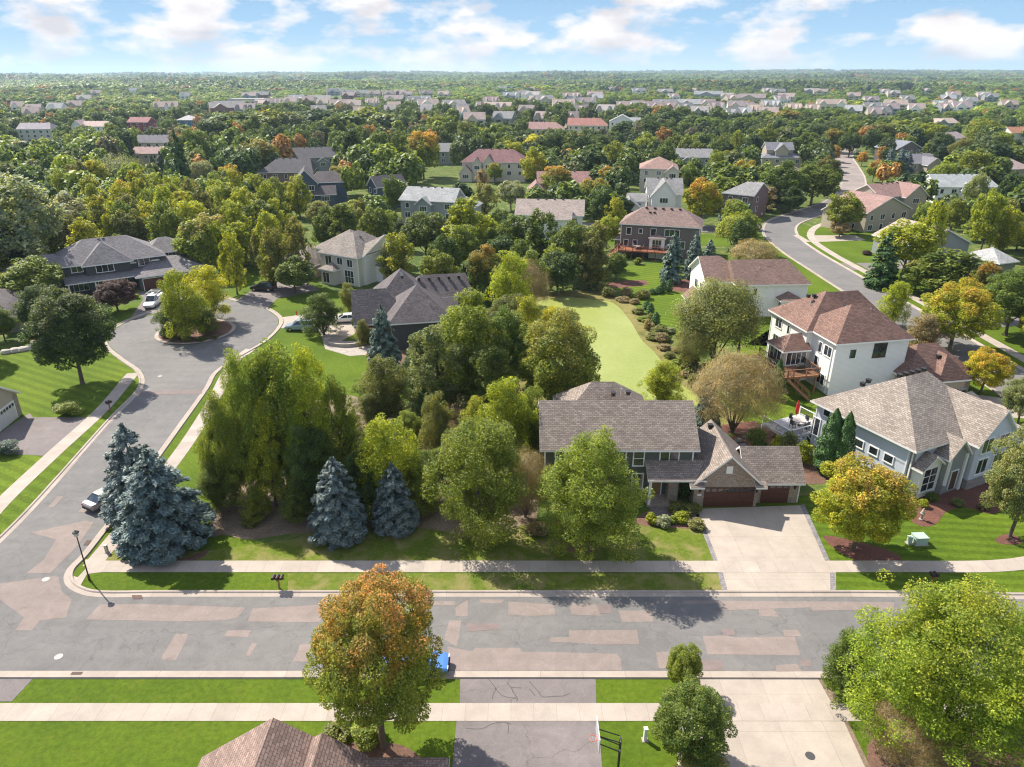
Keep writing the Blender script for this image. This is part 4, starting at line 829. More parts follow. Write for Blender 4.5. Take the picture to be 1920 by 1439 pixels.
mid('tan_house', 'pinkish-tan roof of a house at the right edge, half hidden by trees', 1915, 318, 50, 12, 4.4, 3, 10, W_BEIGE, m_shingle((.36, .27, .25)), 'x', (1, 1), rect=(1897, 302, 1920, 322), wins=False, land='pinkish-tan roof')
mid('grey_house', 'slate roof and pale gable between the orange-topped maple and the cream house', 838, 285, 30, 10, 6, 3, 0, W_GREY, S_GREY, 'x', (0, 0), rect=(826, 266, 848, 292), land='small slate roof')
mid('white_house', 'white-ended cream-sided house with charcoal roof and navy windows, left of the tall trees', 285, 268, 62, 10, 7, 3, 2, W_CREAM, m_shingle((.17, .16, .18)), 'x', (0, 0), rect=(255, 242, 318, 276), land='white house with charcoal roof')
mid('tan_house', 'tan house with dusty-pink roof just in front of the charcoal-roofed one', 280, 289, 62, 9, 5, 2.4, 6, W_TAN, m_shingle((.4, .27, .25)), 'x', (0, 0), rect=(246, 276, 310, 304), land='dusty-pink roof')
mid('red_house', 'dark red house with dull red roof, left of the blue cube-shaped one', 257, 230, 38, 12, 8, 2.8, -2, W_RED, m_shingle((.3, .13, .13)), 'x', (0, 0), [(6, 16, 2, 9, 4.5, 2.4, 'x', (0, 0))], rect=(236, 214, 296, 248), land='dark red house')
mid('blue_house', 'bright blue house with pale hip roof, right of the dark red one', 348, 226, 34, 12, 8, 2.8, 0, W_BLUE, m_shingle((.45, .43, .43)), 'x', (1, 1), rect=(330, 215, 368, 240), land='bright blue house')
mid('grey_house', 'grey-sided house with mauve-grey roof standing alone at the left', 62, 243, 60, 12, 8, 3, 4, m_siding((.5, .5, .45)), m_shingle((.3, .27, .29)), 'x', (0, .4), rect=(20, 228, 92, 262), land='lone grey house')
mid('tan_house', 'pale pink roof and gable of a house, right of the grey one at the left', 168, 238, 60, 12, 5, 3, 0, W_WHITE, m_shingle((.5, .37, .34)), 'x', (0, 0), [(-12, -4, -2, 8, 5, 4, 'y', (0, 0))], rect=(136, 220, 200, 240), land='pale pink-roofed house')
mid('cream_house', 'cream gabled house with brown hip roof, left of the red-brown roofed cream one', 1025, 243, 66, 13, 7, 3.6, -4, W_CREAM, m_shingle((.34, .21, .19)), 'x', (0, .9), rect=(985, 222, 1062, 247), land='cream gabled house')
mid('cream_house', 'grey and cream house with red-brown roof in the middle distance', 1102, 236, 74, 14, 7.5, 4, -6, [W_CREAM], m_shingle((.36, .17, .14)), 'x', (0, .7), rect=(1060, 218, 1138, 248), land='far red-brown roof')
mid('white_house', 'tall white gable end with grey roof, right of the red-brown roofed cream house', 1166, 229, 46, 12, 9, 4, -10, W_WHITE, S_LGREY, 'y', (0, 0), [(2, 12, 6, 14, 8, 3, 'x', (0, 0))], rect=(1138, 205, 1185, 256), land='tall white gable end')
# ------------------------------------------------------------------ trees
rs = np.random.RandomState(11)
def unit(a): return a / np.maximum(np.linalg.norm(a, axis=1, keepdims=True), 1e-9)
def leaf_mesh(name, P, N, D, L, Wd, mat, H=10.0, r=None):
    n = len(P); N = unit(N); D = unit(D - N * np.sum(D * N, axis=1, keepdims=True)); S = np.cross(N, D)
    L = np.asarray(L).reshape(-1, 1) * np.ones((n, 1)); Wd = np.asarray(Wd).reshape(-1, 1) * np.ones((n, 1))
    v = np.empty((n, 4, 3)); v[:, 0] = P - D * L / 2; v[:, 1] = P + S * Wd / 2 + D * L * .08; v[:, 2] = P + D * L / 2; v[:, 3] = P - S * Wd / 2 + D * L * .08
    me = bpy.data.meshes.new(name); me.vertices.add(n * 4); me.vertices.foreach_set('co', v.reshape(-1)); me.loops.add(n * 4)
    me.loops.foreach_set('vertex_index', np.arange(n * 4)); me.polygons.add(n); me.polygons.foreach_set('loop_start', np.arange(n) * 4); me.polygons.foreach_set('loop_total', np.full(n, 4))
    me.materials.append(mat); me.update()
    a = me.attributes.new('rnd', 'FLOAT', 'FACE'); a.data.foreach_set('value', rs.rand(n) if r is None else r)
    b = me.attributes.new('hh', 'FLOAT', 'FACE'); b.data.foreach_set('value', np.clip(P[:, 2] / H, 0, 1))
    return me
def rdir(n): return unit(rs.normal(size=(n, 3)))
def lobes_leaves(C, RR, n, flat=1.0, inner=0.45, ctr=None, ext=None, jit=1.0):
    "C lobe centres, RR lobe radii (K,3): leaves spread over the lobes' shells"
    w = np.prod(RR, axis=1) ** (2 / 3); idx = rs.choice(len(C), int(n * 1.5), p=w / w.sum())
    d = rdir(len(idx)); t = 0.62 + 0.42 * rs.rand(len(idx), 1) ** 0.6
    P = C[idx] + d * RR[idx] * t
    if ctr is not None:
        q = (P - ctr) / ext; rad = np.linalg.norm(q, axis=1); g = unit(q)
        keep = (rad > inner) & ((np.sum(d * g, axis=1) > -0.35) | (rs.rand(len(idx)) < 0.25))
        P, d, g = P[keep], d[keep], g[keep]
    else: g = d
    P, d, g = P[:n], d[:n], g[:n]
    N = d * 0.32 + g * 0.2 + rdir(len(P)) * jit * .8 + np.array([0, 0, 0.75])
    return P, N, unit(d * .7 + g * .4 + np.array([0, 0, .35]) + rdir(len(P)) * .7)
def crown_round(seed, n, leaf, K=46, rx=4.0, zc=5.5, rz=4.6, low=0.0, name='crown', lobe=(.15, .27), inner=.5, irregular=.12, mat=None):
    global rs; rs = np.random.RandomState(seed)
    i = np.arange(K) + .5; ph = np.arccos(1 - 1.75 * i / K); th = np.pi * (1 + 5 ** .5) * i + rs.rand() * 6
    d = np.stack([np.cos(th) * np.sin(ph), np.sin(th) * np.sin(ph), np.cos(ph)], 1) + rs.normal(size=(K, 3)) * .12
    d = unit(d); ext = np.array([rx, rx, rz]); f = (.66 + irregular * rs.normal(size=(K, 1))).clip(.4, .86)
    asym = 1 + .1 * np.sin(th * 1.0 + seed).reshape(-1, 1)
    C = np.array([0, 0, zc]) + d * ext * f * asym; r = rs.uniform(lobe[0], lobe[1], (K, 1)) * rx
    RR = r * np.array([1.05, 1.05, .9])
    P, N, T = lobes_leaves(C, RR, n, ctr=np.array([0, 0, zc]), ext=ext, inner=inner)
    k = P[:, 2] > low + .5; P, N, T = P[k], N[k], T[k]
    s = leaf * (0.7 + .6 * rs.rand(len(P)))
    return leaf_mesh(name, P, N, T, s * 1.2, s * .62, mat or M_LEAF)
def crown_tall(seed, n, leaf, leaders=6, rx=3.0, z0=1.6, name='crown', thin=.9, spire=1.0):
    "several upright leaders with narrow pointed tops (cottonwood, aspen, birch)"
    global rs; rs = np.random.RandomState(seed); C = []; RR = []
    for l in range(leaders):
        a = l * 2.4 + rs.rand(); rr = rx * (0.0 if l == 0 else .45 + .3 * rs.rand()); top = 10 * (1.0 if l == 0 else rs.uniform(.68, .95))
        x0, y0 = rr * math.cos(a), rr * math.sin(a)
        for k in range(22):
            t = (k + rs.rand() * .6) / 22; z = z0 + (top - z0) * t; wdt = rx * thin * (.20 + .36 * math.sin(math.pi * min(1, (t * .9 + .12))) ** .8) * (1 - .35 * t * spire)
            b = rs.rand() * 6.28; o = wdt * .55
            C.append([x0 * (.6 + .6 * t) + o * 1.25 * math.cos(b), y0 * (.6 + .6 * t) + o * 1.25 * math.sin(b), min(z, top - wdt * .6)]); RR.append([wdt * rs.uniform(.4, .68), wdt * rs.uniform(.4, .68), wdt * rs.uniform(.55, 1.1)])
    C = np.array(C); RR = np.array(RR)
    P, N, T = lobes_leaves(C, RR, n, ctr=np.array([0, 0, 4.6]), ext=np.array([rx, rx, 5.4]), inner=.22)
    P[:, 2] = P[:, 2].clip(.7, 10.2); s = leaf * (.7 + .6 * rs.rand(len(P)))
    return leaf_mesh(name, P, N, T, s * 1.25, s * .6, M_LEAF)
def crown_airy(seed, n, leaf, rx=4.0, name='crown', K=150, low=1.2, tall=1.0, mat=None, lobe=(.30, .62), mid=.52):
    "open crown: many small leaf clumps at branch ends through a ragged, uneven volume"
    global rs; rs = np.random.RandomState(seed); nb = 11; ba = rs.rand(nb) * 6.283; br = rs.uniform(.45, 1.0, nb); bh = np.sort(rs.uniform(.55, 1.0, nb)); bh[-1] = 1.0; br[-1] = .15
    q = rs.randint(0, nb, K); t = rs.rand(K) ** .6
    zt = low + (10 - low) * bh[q] * t; prof = np.sin(np.pi * np.clip((zt - low) / (10.6 - low), .06, 1) ** mid) ** .75
    r = rx * br[q] * t * prof * .95 + .1; a = ba[q]
    C = np.stack([r * np.cos(a), r * np.sin(a), zt], 1) + rs.normal(size=(K, 3)) * np.array([.11, .11, .06]) * rx
    # extra clumps on the outer envelope so the outline stays broken
    k2 = K // 2; a2 = rs.rand(k2) * 6.283; z2 = low + (9.6 - low) * rs.rand(k2); p2 = np.sin(np.pi * np.clip((z2 - low) / (10.4 - low), .08, 1) ** mid) ** .7; bump_ = 1 + .22 * np.sin(a2 * 3 + seed) + .16 * np.sin(a2 * 2 + z2)
    r2 = rx * .74 * p2 * bump_; C = np.concatenate([C, np.stack([r2 * np.cos(a2), r2 * np.sin(a2), z2], 1)]); RR = rs.uniform(lobe[0], lobe[1], (len(C), 1)) * rx / 3.2 * np.array([1.05, 1.05, .95 * tall])
    P, N, T = lobes_leaves(C, RR, n); P[:, 2] = P[:, 2].clip(.5, 10.3); s = leaf * (.65 + .7 * rs.rand(len(P)))
    return leaf_mesh(name, P, N, T, s * 1.2, s * .6, mat or M_LEAF)
def crown_spruce(seed, n, leaf, rx=2.6, z0=.35, name='crown', levels=22, full=.56):
    global rs; rs = np.random.RandomState(seed)
    nb = levels * 13; bl = rs.rand(nb) ** 1.35; bz = z0 + (9.7 - z0) * bl; R_ = rx * (1 - bl) ** full * np.minimum(1, .66 + bl * 2.4) * rs.uniform(.72, 1.12, nb) + .12; ba = rs.rand(nb) * 6.283
    idx = rs.choice(nb, n, p=(R_ ** 1.5 / (R_ ** 1.5).sum())); t = 1 - .72 * rs.rand(n) ** 1.5
    r = R_[idx] * t; fan = rs.normal(size=n) * .13 * (1.3 - t) * 1.4; a = ba[idx] + fan
    z = bz[idx] + r * .10 - .26 * r * (1 - (1 - t)) + rs.normal(size=n) * .10 + .1 * (t > .8)
    P = np.stack([r * np.cos(a), r * np.sin(a), z.clip(.08, 9.9)], 1)
    k = n // 90; P[:k] = np.stack([rs.normal(size=k) * .05, rs.normal(size=k) * .05, rs.uniform(9.2, 10.1, k)], 1)
    rad = np.stack([np.cos(a), np.sin(a), np.full(n, .15)], 1)
    D = rad * 1.0 + rdir(n) * .65; N = np.stack([np.cos(a) * .55, np.sin(a) * .55, np.full(n, .75)], 1) + rdir(n) * .55
    s = leaf * (.7 + .6 * rs.rand(n))
    return leaf_mesh(name, P, N, D, s * 1.25, s * .42, M_NEEDLE, r=(rs.rand(n) * .55 + .45 * (t > .8) * rs.rand(n)).clip(0, 1))
def crown_willow(seed, n, leaf, rx=4.2, name='crown', upright=.0, L=1.9, wd=.28):
    global rs; rs = np.random.RandomState(seed); K = 70
    i = np.arange(K) + .5; ph = np.arccos(1 - 1.35 * i / K); th = np.pi * (1 + 5 ** .5) * i
    d = np.stack([np.cos(th) * np.sin(ph), np.sin(th) * np.sin(ph), np.cos(ph)], 1); ext = np.array([rx, rx, 4.6])
    A = np.array([0, 0, 5.0]) + d * ext * rs.uniform(.72, 1.0, (K, 1))
    idx = rs.randint(0, K, n); q = rs.normal(size=(n, 3)) * np.array([.5, .5, .32]); P = A[idx] + q
    if upright: P += (rs.rand(n, 1) - .35) * np.array([[0, 0, 1.2]]) ; D = d[idx] * .9 + np.array([0, 0, upright]) + rdir(n) * .6
    else: P[:, 2] -= rs.rand(n) ** 1.4 * (P[:, 2] - .6) * .75; D = np.array([[0, 0, -1.0]]) + rdir(n) * .35
    P[:, 2] = P[:, 2].clip(.3, 10); g = unit((P - np.array([0, 0, 4.0])) * np.array([1, 1, .7]))
    s = leaf * (.7 + .6 * rs.rand(n))
    return leaf_mesh(name, P, g + rdir(n) * .6 + np.array([0, 0, .2]), D, s * L, s * wd, M_LEAF)
def crown_column(seed, n, leaf, rx=1.5, name='crown'):
    global rs; rs = np.random.RandomState(seed); t = rs.rand(n); z = .15 + 9.8 * t; pr = rx * np.minimum(1, (t + .12) * 3.2) * (1 - t ** 2.6) ** .8
    a = rs.rand(n) * 6.283; lump = 1 + .13 * np.sin(a * 5 + z * 2.1) + .1 * np.sin(a * 3 - z * 3.3); r = pr * lump * (1 - .25 * rs.rand(n) ** 2)
    P = np.stack([r * np.cos(a), r * np.sin(a), z], 1); N = np.stack([np.cos(a), np.sin(a), np.full(n, .35)], 1) + rdir(n) * .6
    return leaf_mesh(name, P, N, np.array([[0, 0, 1.0]]) + rdir(n) * .5, leaf * (.7 + .6 * rs.rand(n)), leaf * .5, M_NEEDLE)
def crown_low(seed, n, leaf, mat=None, rx=4.0):
    "far tree: the same lobes with few, larger leaf clumps"
    global rs; rs = np.random.RandomState(seed); K = 14; d = rdir(K); d[:, 2] = np.abs(d[:, 2]) * 1.1 - .35; d = unit(d)
    C = np.array([0, 0, 5.6]) + d * np.array([rx, rx, 4.0]) * .58; RR = rs.uniform(.36, .52, (K, 1)) * rx * np.ones((1, 3))
    P, N, T = lobes_leaves(C, RR, n, ctr=np.array([0, 0, 5.4]), ext=np.array([rx, rx, 4.6]), inner=.5, jit=.8)
    s = leaf * (.7 + .6 * rs.rand(len(P))); return leaf_mesh('crown', P, N, rdir(len(P)), s, s * .8, mat or M_LEAF)
def trunk_mesh(seed, kind='round', mat=None, rad=.2):
    r_ = random.Random(seed); mb = MB()
    if kind == 'spruce' or kind == 'column':
        mb.tube([(0, 0, -.1), (0, 0, 5), (0, 0, 9.6)], [rad * 1.1, rad * .6, .02], 7)
    else:
        lean = r_.uniform(-.15, .15); top = 5.0 if kind == 'round' else 7.5
        mb.tube([(0, 0, -.15), (0, 0, .25), (lean, 0, 2.2), (lean * 1.5, lean, top)], [rad * 1.5, rad, rad * .8, rad * .25], 8)
        for i in range(9 if kind != 'multi' else 7):
            a = i * 2.4 + r_.random(); z = 1.7 + i * .38 if kind != 'multi' else .1
            e = r_.uniform(1.6, 2.8); up = r_.uniform(1.6, 3.0) if kind != 'multi' else r_.uniform(4.5, 6.5); c = (lean * .8, 0, z)
            mb.tube([c, (c[0] + e * .45 * math.cos(a), e * .45 * math.sin(a), z + up * .4), (c[0] + e * math.cos(a), e * math.sin(a), z + up)], [rad * .5, rad * .3, rad * .08], 5)
    return mb.mesh('trunk', mat or M_BARK)
PROTO = {}
def proto(key, crown, trunk): PROTO.setdefault(key, []).append((crown, trunk))
TR = {k: [trunk_mesh(s, k) for s in (1, 2)] for k in ('round', 'tall', 'multi')}; TS = trunk_mesh(3, 'spruce'); TP = trunk_mesh(4, 'tall', M_BARK_P, .16)
for sd in (1, 2, 3): proto('round_hi', crown_round(sd, 46000, .165, K=150, irregular=.13, lobe=(.12, .23)), TR['round'][sd % 2])
for sd in (4, 5, 40): proto('loose_hi', crown_airy(sd, 34000, .17, rx=4.1), TR['multi'][sd % 2])
for sd in (6, 7, 8): proto('tall_hi', crown_airy(sd, 38000, .145, rx=3.2, K=150, tall=1.05, mid=.5, low=1.2, lobe=(.28, .62)), TR['tall'][sd % 2])
proto('giant_hi', crown_airy(55, 120000, .085, rx=4.1, K=330, lobe=(.24, .5)), TR['multi'][0]); proto('bigmaple_hi', crown_round(56, 95000, .108, K=230, irregular=.15, lobe=(.09, .19), rx=3.9, zc=5.7, rz=4.3), TR['round'][0])
proto('shade_hi', crown_airy(57, 80000, .115, rx=4.1, K=270, low=.9, mid=.55, lobe=(.26, .55)), TR['round'][1])
proto('birch_hi', crown_airy(9, 60000, .13, rx=4.0, K=190, low=.7, mid=.75, tall=1.3), TR['multi'][0])
for sd in (10, 11, 12): proto('spruce_hi', crown_spruce(sd, 42000, .27, rx=3.2), TS)
proto('willow_hi', crown_willow(12, 36000, .21, rx=4.1, upright=.55, L=1.3, wd=.42), TR['multi'][0]); proto('brush_hi', crown_willow(13, 30000, .24, rx=4.4, upright=1.0, L=2.2, wd=.14), TR['multi'][1])
proto('weep_hi', crown_willow(14, 14000, .32, rx=4.1), TR['round'][0])
for sd in (15, 16): proto('column_hi', crown_column(sd, 14000, .24), TS)
for sd in (21, 22, 23, 24): proto('round', crown_round(sd, 9500, .34, K=95, lobe=(.13, .25)), TR['round'][sd % 2])
for sd in (25, 26, 35): proto('loose', crown_airy(sd, 7500, .34, rx=4.1, K=90), TR['multi'][sd % 2])
for sd in (27, 28, 29): proto('tall', crown_airy(sd, 8500, .31, rx=3.2, K=110, tall=1.15, mid=.62, low=.8), TR['tall'][sd % 2])
for sd in (30, 31): proto('spruce', crown_spruce(sd, 9000, .52, rx=2.7), TS)
proto('column', crown_column(32, 2500, .5), TS); proto('willow', crown_willow(33, 8000, .42, rx=4.1, upright=.5, L=1.3, wd=.42), TR['multi'][0]); proto('brush', crown_willow(34, 8000, .45, rx=4.3, upright=1.0, L=2.0, wd=.15), TR['multi'][1])
for sd in (41, 42, 43, 44): proto('low', crown_low(sd, 1300, .85), TR['round'][sd % 2])
def bush_mesh(seed, n, leaf):
    global rs; rs = np.random.RandomState(seed); K = 12; d = rdir(K); d[:, 2] = np.abs(d[:, 2]); C = d * np.array([2.6, 2.6, 4.5]) + np.array([0, 0, 2.2]); RR = rs.uniform(1.6, 2.4, (K, 1)) * np.array([1, 1, 1.25])
    P, N, T = lobes_leaves(C, RR, n); P[:, 2] = np.abs(P[:, 2]); s = leaf * (.7 + .6 * rs.rand(len(P))); return leaf_mesh('foliage', P, N, rdir(len(P)), s, s * .6, M_LEAF)
BUSH = [bush_mesh(51, 1500, 1.1), bush_mesh(52, 1500, 1.0)]; BUSH_D = [bush_mesh(53, 5000, .55)]
COL = dict(dg=(.078, .128, .030), mg=(.142, .198, .034), lg=(.235, .290, .040), yg=(.34, .380, .030), ol=(.22, .235, .066), sg=(.33, .36, .23), bn=(.34, .28, .16), orr=(.48, .30, .07), bl=(.155, .215, .228), dbl=(.14, .20, .175),
           pu=(.105, .05, .048), ye=(.48, .48, .025), wl=(.23, .265, .10), ev=(.055, .125, .024), tan=(.37, .31, .165), sp=(.06, .10, .045), gi=(.25, .355, .034))
CNAME = dict(dg='dark green', mg='mid green', lg='light green', yg='yellow-green', ol='olive green', sg='silvery green', bn='brownish', orr='orange', bl='pale blue', dbl='blue-green', pu='dark purple', ye='bright yellow', wl='grey-green', ev='deep green', tan='tan', sp='dark green')
AUT = dict(o=(.60, .30, .06), r=(.66, .25, .13), p=(.50, .38, .20), y=(.50, .40, .03), k=(.40, .24, .12))
ANAME = dict(o='orange top', r='reddish top', p='pinkish top', y='yellow top', k='brown tips')
KNAME = dict(round=('maple_tree', 'rounded'), loose=('leafy_tree', 'loose'), tall=('poplar_tree', 'upright'), spruce=('spruce_tree', 'conical'), column=('columnar_evergreen', 'narrow'), willow=('willow_tree', 'feathery'), brush=('willow_shrub', 'twiggy'), weep=('willow_tree', 'weeping'), birch=('birch_tree', 'fine-leaved'), low=('leafy_tree', 'rounded'), giant=('leafy_tree', 'loose'), bigmaple=('maple_tree', 'rounded'), shade=('ash_tree', 'rounded'))
TREES = []; trng = random.Random(5)
def tree(X, Y, H, w, kind, c, a=None, aut=0.0, hi=None, label=None, group=None, name=None, z=0.0, px=None):
    if label is None and on_foot(X, Y, 1.0): return None
    d = Y * CP + CAMH * SP
    key = kind
    if hi is None: hi = d < 128
    if hi and kind + '_hi' in PROTO: key = kind + '_hi'
    elif kind in ('birch', 'weep'): key = kind + '_hi'
    elif d > 420 and kind in ('round', 'loose', 'tall') : key = 'low'
    cm, tm = trng.choice(PROTO[key]); base = {'tall': 6.4, 'spruce': 6.0 if '_hi' in key else 5.2, 'column': 3.0}.get(kind, 8.3)
    rot = trng.random() * 6.28
    nm = name or KNAME[kind][0]
    r = empty(nm, (X, Y, z), rot); s = H / 10.0; k = w / base; r.scale = (k, k, s)
    cr = linkobj('crown', cm, r); v = trng.uniform(.88, 1.12); cc = COL[c] if isinstance(c, str) else c
    cr.color = (cc[0] * v * trng.uniform(.94, 1.06), cc[1] * v, cc[2] * v, aut if a else 0.0); cr['autumn'] = [float(q) for q in (AUT[a] if a else (1, 1, 1))]
    tk = linkobj('trunk', tm, r)
    TREES.append(dict(o=r, X=X, Y=Y, H=H, w=w, kind=kind, c=c, a=a, label=label, group=group, p=PR(X, Y, H * .6)))
    FOOTT.append((X, Y, w / 2))
    return r
FOOTT = []
def tb(bx, by, ty, wpx, kind, c, a=None, aut=0.9, label=None, **k):
    "tree whose foot is visible at (bx, by) and whose top is at ty"
    X, Y = G(bx, by); H = htop(bx, by, ty); w = wpx / ppm(X, Y, H * .5); return tree(X, Y, H, w, kind, c, a, aut, label=label, **k)
def tt(x, ty, H, wpx, kind, c, a=None, aut=0.9, label=None, **k):
    "tree of height H whose top shows at (x, ty)"
    X, Y = G(x, ty, H); w = wpx / ppm(X, Y, H * .6); return tree(X, Y, H, w, kind, c, a, aut, label=label, **k)
# near trees, one by one
tb(718, 1400, 1083, 285, 'bigmaple', 'lg', 'r', .65, label='big maple turning orange at the top, standing before the main street at the bottom')
tb(1100, 1030, 812, 225, 'shade', 'lg', label='large round light-topped green tree on the lawn in front of the green-sided house')
tb(900, 1008, 800, 205, 'birch', 'lg', label='fine-leaved light green birch between the small blue spruce and the large lawn tree')
tb(314, 1020, 845, 172, 'spruce', 'bl', label='largest pale blue spruce, at the street corner')
tb(270, 968, 797, 132, 'spruce', 'bl', label='blue spruce partly hidden behind the largest corner one')
tb(250, 1036, 992, 54, 'spruce', 'dbl', label='low dwarf blue spruce at the foot of the largest corner spruce', name='dwarf_spruce')
tb(639, 1006, 860, 112, 'spruce', 'bl', label='blue spruce standing alone in the lawn, middle of the three along the sidewalk')
tb(742, 990, 870, 90, 'spruce', 'bl', label='small blue spruce beside the fine-leaved birch')
tb(722, 690, 572, 62, 'spruce', 'dbl', label='slender blue-green spruce against the dark grey hip-roofed house')
tb(1321, 815, 715, 56, 'spruce', 'dbl', label='blue-green spruce at the back right corner of the green-sided house')
CW = 'tall cottonwoods right of the side street'
for x, b_, t_, w_, c_, lb in ((548, 925, 632, 138, 'lg', 'tallest of the cottonwoods, in the middle of the clump right of the side street'), (490, 930, 660, 122, 'ol', 'pointed cottonwood just left of the tallest in the clump'), (606, 930, 655, 124, 'yg', 'bright cottonwood just right of the tallest in the clump'), (648, 930, 712, 88, 'mg', 'cottonwood at the right end of the clump behind the lone blue spruce'),
                          (446, 945, 735, 104, 'lg', 'cottonwood overhanging the side street lawn'), (420, 935, 800, 66, 'mg', 'lowest cottonwood at the left end of the clump'), (518, 950, 752, 84, 'yg', 'shorter cottonwood in front of the tallest one'), (578, 952, 770, 78, 'lg', 'shorter cottonwood in front of the bright one')):
    tb(x, b_, t_, w_ * 1.08, 'shade' if x in (490, 606, 446, 578) else 'tall', 'lg' if c_ in ('mg', 'ol') else c_, label=lb, group=CW, name='cottonwood_tree')
tb(415, 960, 865, 90, 'loose', 'mg', label='small multi-stemmed tree just right of the largest corner spruce')
tb(590, 960, 800, 120, 'loose', 'dg', label='dark bushy tree behind the lone blue spruce')
tb(735, 960, 782, 145, 'loose', 'yg', label='bright yellow-green bushy tree behind the two small blue spruces')
tb(680, 975, 850, 90, 'loose', 'dg', label='dark low tree between the lone blue spruce and the small one')
tb(790, 940, 850, 90, 'loose', 'mg', label='small dark green tree behind the fine-leaved birch')
tb(725, 790, 668, 110, 'loose', 'ol', label='olive sapling beside the small back lawn of the dark grey house')
tb(820, 790, 612, 150, 'tall', 'wl', label='grey-green tall tree in front of the dark grey hip-roofed house, leftmost of the thicket')
tb(880, 770, 548, 165, 'tall', 'lg', label='tallest light green tree of the thicket left of the pond')
tb(950, 760, 580, 130, 'tall', 'mg', label='mid green tall tree between the thicket and the pond maple')
tb(925, 800, 640, 120, 'tall', 'mg', label='green tree in the middle of the thicket left of the pond')
tb(1050, 790, 583, 172, 'round', 'lg', 'k', .35, label='broad maple with brownish tips at the left bank of the pond')
tb(985, 690, 555, 90, 'loose', 'yg', label='small yellow-green tree behind the pond maple')
tb(1040, 620, 575, 70, 'loose', 'ye', label='low yellow shrub-like tree at the left edge of the pond')
tb(950, 880, 712, 130, 'loose', 'yg', label='yellow-green loose tree left of the taupe roof of the green-sided house', )
tb(1000, 860, 728, 90, 'loose', 'lg', label='light green tree touching the left gable of the green-sided house')
tb(900, 840, 745, 80, 'loose', 'yg', label='small yellow-green tree at the heart of the thicket')
tb(985, 970, 850, 90, 'brush', 'bn', label='brownish twiggy shrub between the birch and the lawn tree')
tb(860, 900, 800, 90, 'loose', 'ol', label='low olive tree behind the birch')
tb(820, 860, 740, 80, 'loose', 'ol', label='olive green undergrowth tree in the thicket, left of the small yellow-green one')
tb(1240, 762, 680, 98, 'loose', 'yg', label='small yellow-green tree between the taupe roof and the pond')
tb(980, 590, 490, 90, 'brush', 'bn', label='tan feathery willow shrub at the far left corner of the pond')
tb(1338, 680, 525, 150, 'willow', 'ol', label='large olive willow on the right bank of the pond')
tb(1372, 812, 662, 150, 'brush', 'tan', label='rounded tan twiggy willow right of the pond')
tb(1300, 690, 610, 70, 'brush', 'ol', label='small olive bush at the left foot of the large pond willow')
tb(1452, 748, 672, 26, 'column', 'ev', label='dark narrow evergreen left of the brown wood deck')
tb(1546, 890, 766, 50, 'column', 'ev', label='left of the two columnar arborvitae against the blue-grey corner house'); tb(1570, 898, 772, 42, 'column', 'ev', label='right of the two columnar arborvitae against the blue-grey corner house')
tb(1600, 1030, 865, 186, 'round', 'yg', 'r', .4, label='yellow-orange maple in front of the blue-grey corner house')
tb(1893, 1006, 805, 145, 'round', 'wl', label='grey-green tree at the right edge with its trunk in a round mulch ring')
tb(1908, 795, 705, 85, 'round', 'wl', label='small grey-green tree above the mulch-ringed one at the right edge')
tb(1648, 700, 650, 90, 'round', 'mg', label='compact green tree between the white red-roofed house and the corner house roof')
tb(1838, 738, 655, 92, 'round', 'ye', 'o', .6, label='small golden-orange maple beside the road at the right')
tb(1780, 655, 525, 150, 'round', 'yg', 'o', .5, label='wide yellow maple with orange top along the right road')
tb(1730, 665, 590, 95, 'loose', 'bn', label='thin brownish half-bare tree left of the wide yellow maple')
tb(1668, 610, 528, 66, 'loose', 'yg', label='slim yellow-green tree at the kerb behind the red-brown roof')
tb(1885, 630, 500, 130, 'round', 'mg', label='large green tree at the right edge above the sidewalk')
tb(1775, 560, 470, 170, 'loose', 'mg', label='broad spreading mid green tree below the wide tan gable')
tb(1715, 545, 485, 70, 'round', 'lg', 'k', .6, label='brown-tipped small tree left of the broad spreading one')
tb(1690, 520, 408, 120, 'round', 'yg', label='large yellow-green tree in front of the taupe gabled house')
tb(1648, 540, 438, 60, 'spruce', 'ev', label='dark evergreen under the large yellow-green tree by the winding road')
tb(1905, 470, 420, 70, 'round', 'yg', 'o', .6, label='yellow-orange tree at the right edge behind the pale roof corner')
tb(1850, 450, 400, 110, 'loose', 'lg', label='light green tree right of the wide tan gable'); tb(1800, 420, 380, 110, 'loose', 'yg', label='yellow-green tree behind the wide tan gable')
# foreground bottom right
tb(1745, 1420, 1120, 405, 'giant', 'gi', 'o', .15, hi=True, label='huge bright green and yellow tree filling the bottom right corner')
tb(1915, 1390, 1120, 260, 'giant', 'gi', hi=True, label='second bright green tree cut by the right edge, behind the huge bottom right one')
tb(1580, 1310, 1195, 120, 'loose', 'mg', label='dark green low branchy tree at the left flank of the huge bottom right one')
tb(1560 + 130, 1436, 1330, 130, 'brush', 'bn', label='bare-looking brown shrub under the huge bottom right tree')
tb(1284, 1425, 1287, 160, 'round', 'mg', label='dense round green tree beside the concrete driveway at the bottom')
tb(1276, 1290, 1212, 78, 'round', 'lg', label='small light-topped tree just above the dense round one at the bottom')
tb(1310, 1475, 1415, 130, 'loose', 'ol', label='olive shrub top cut by the bottom edge below the dense round tree', name='shrub')
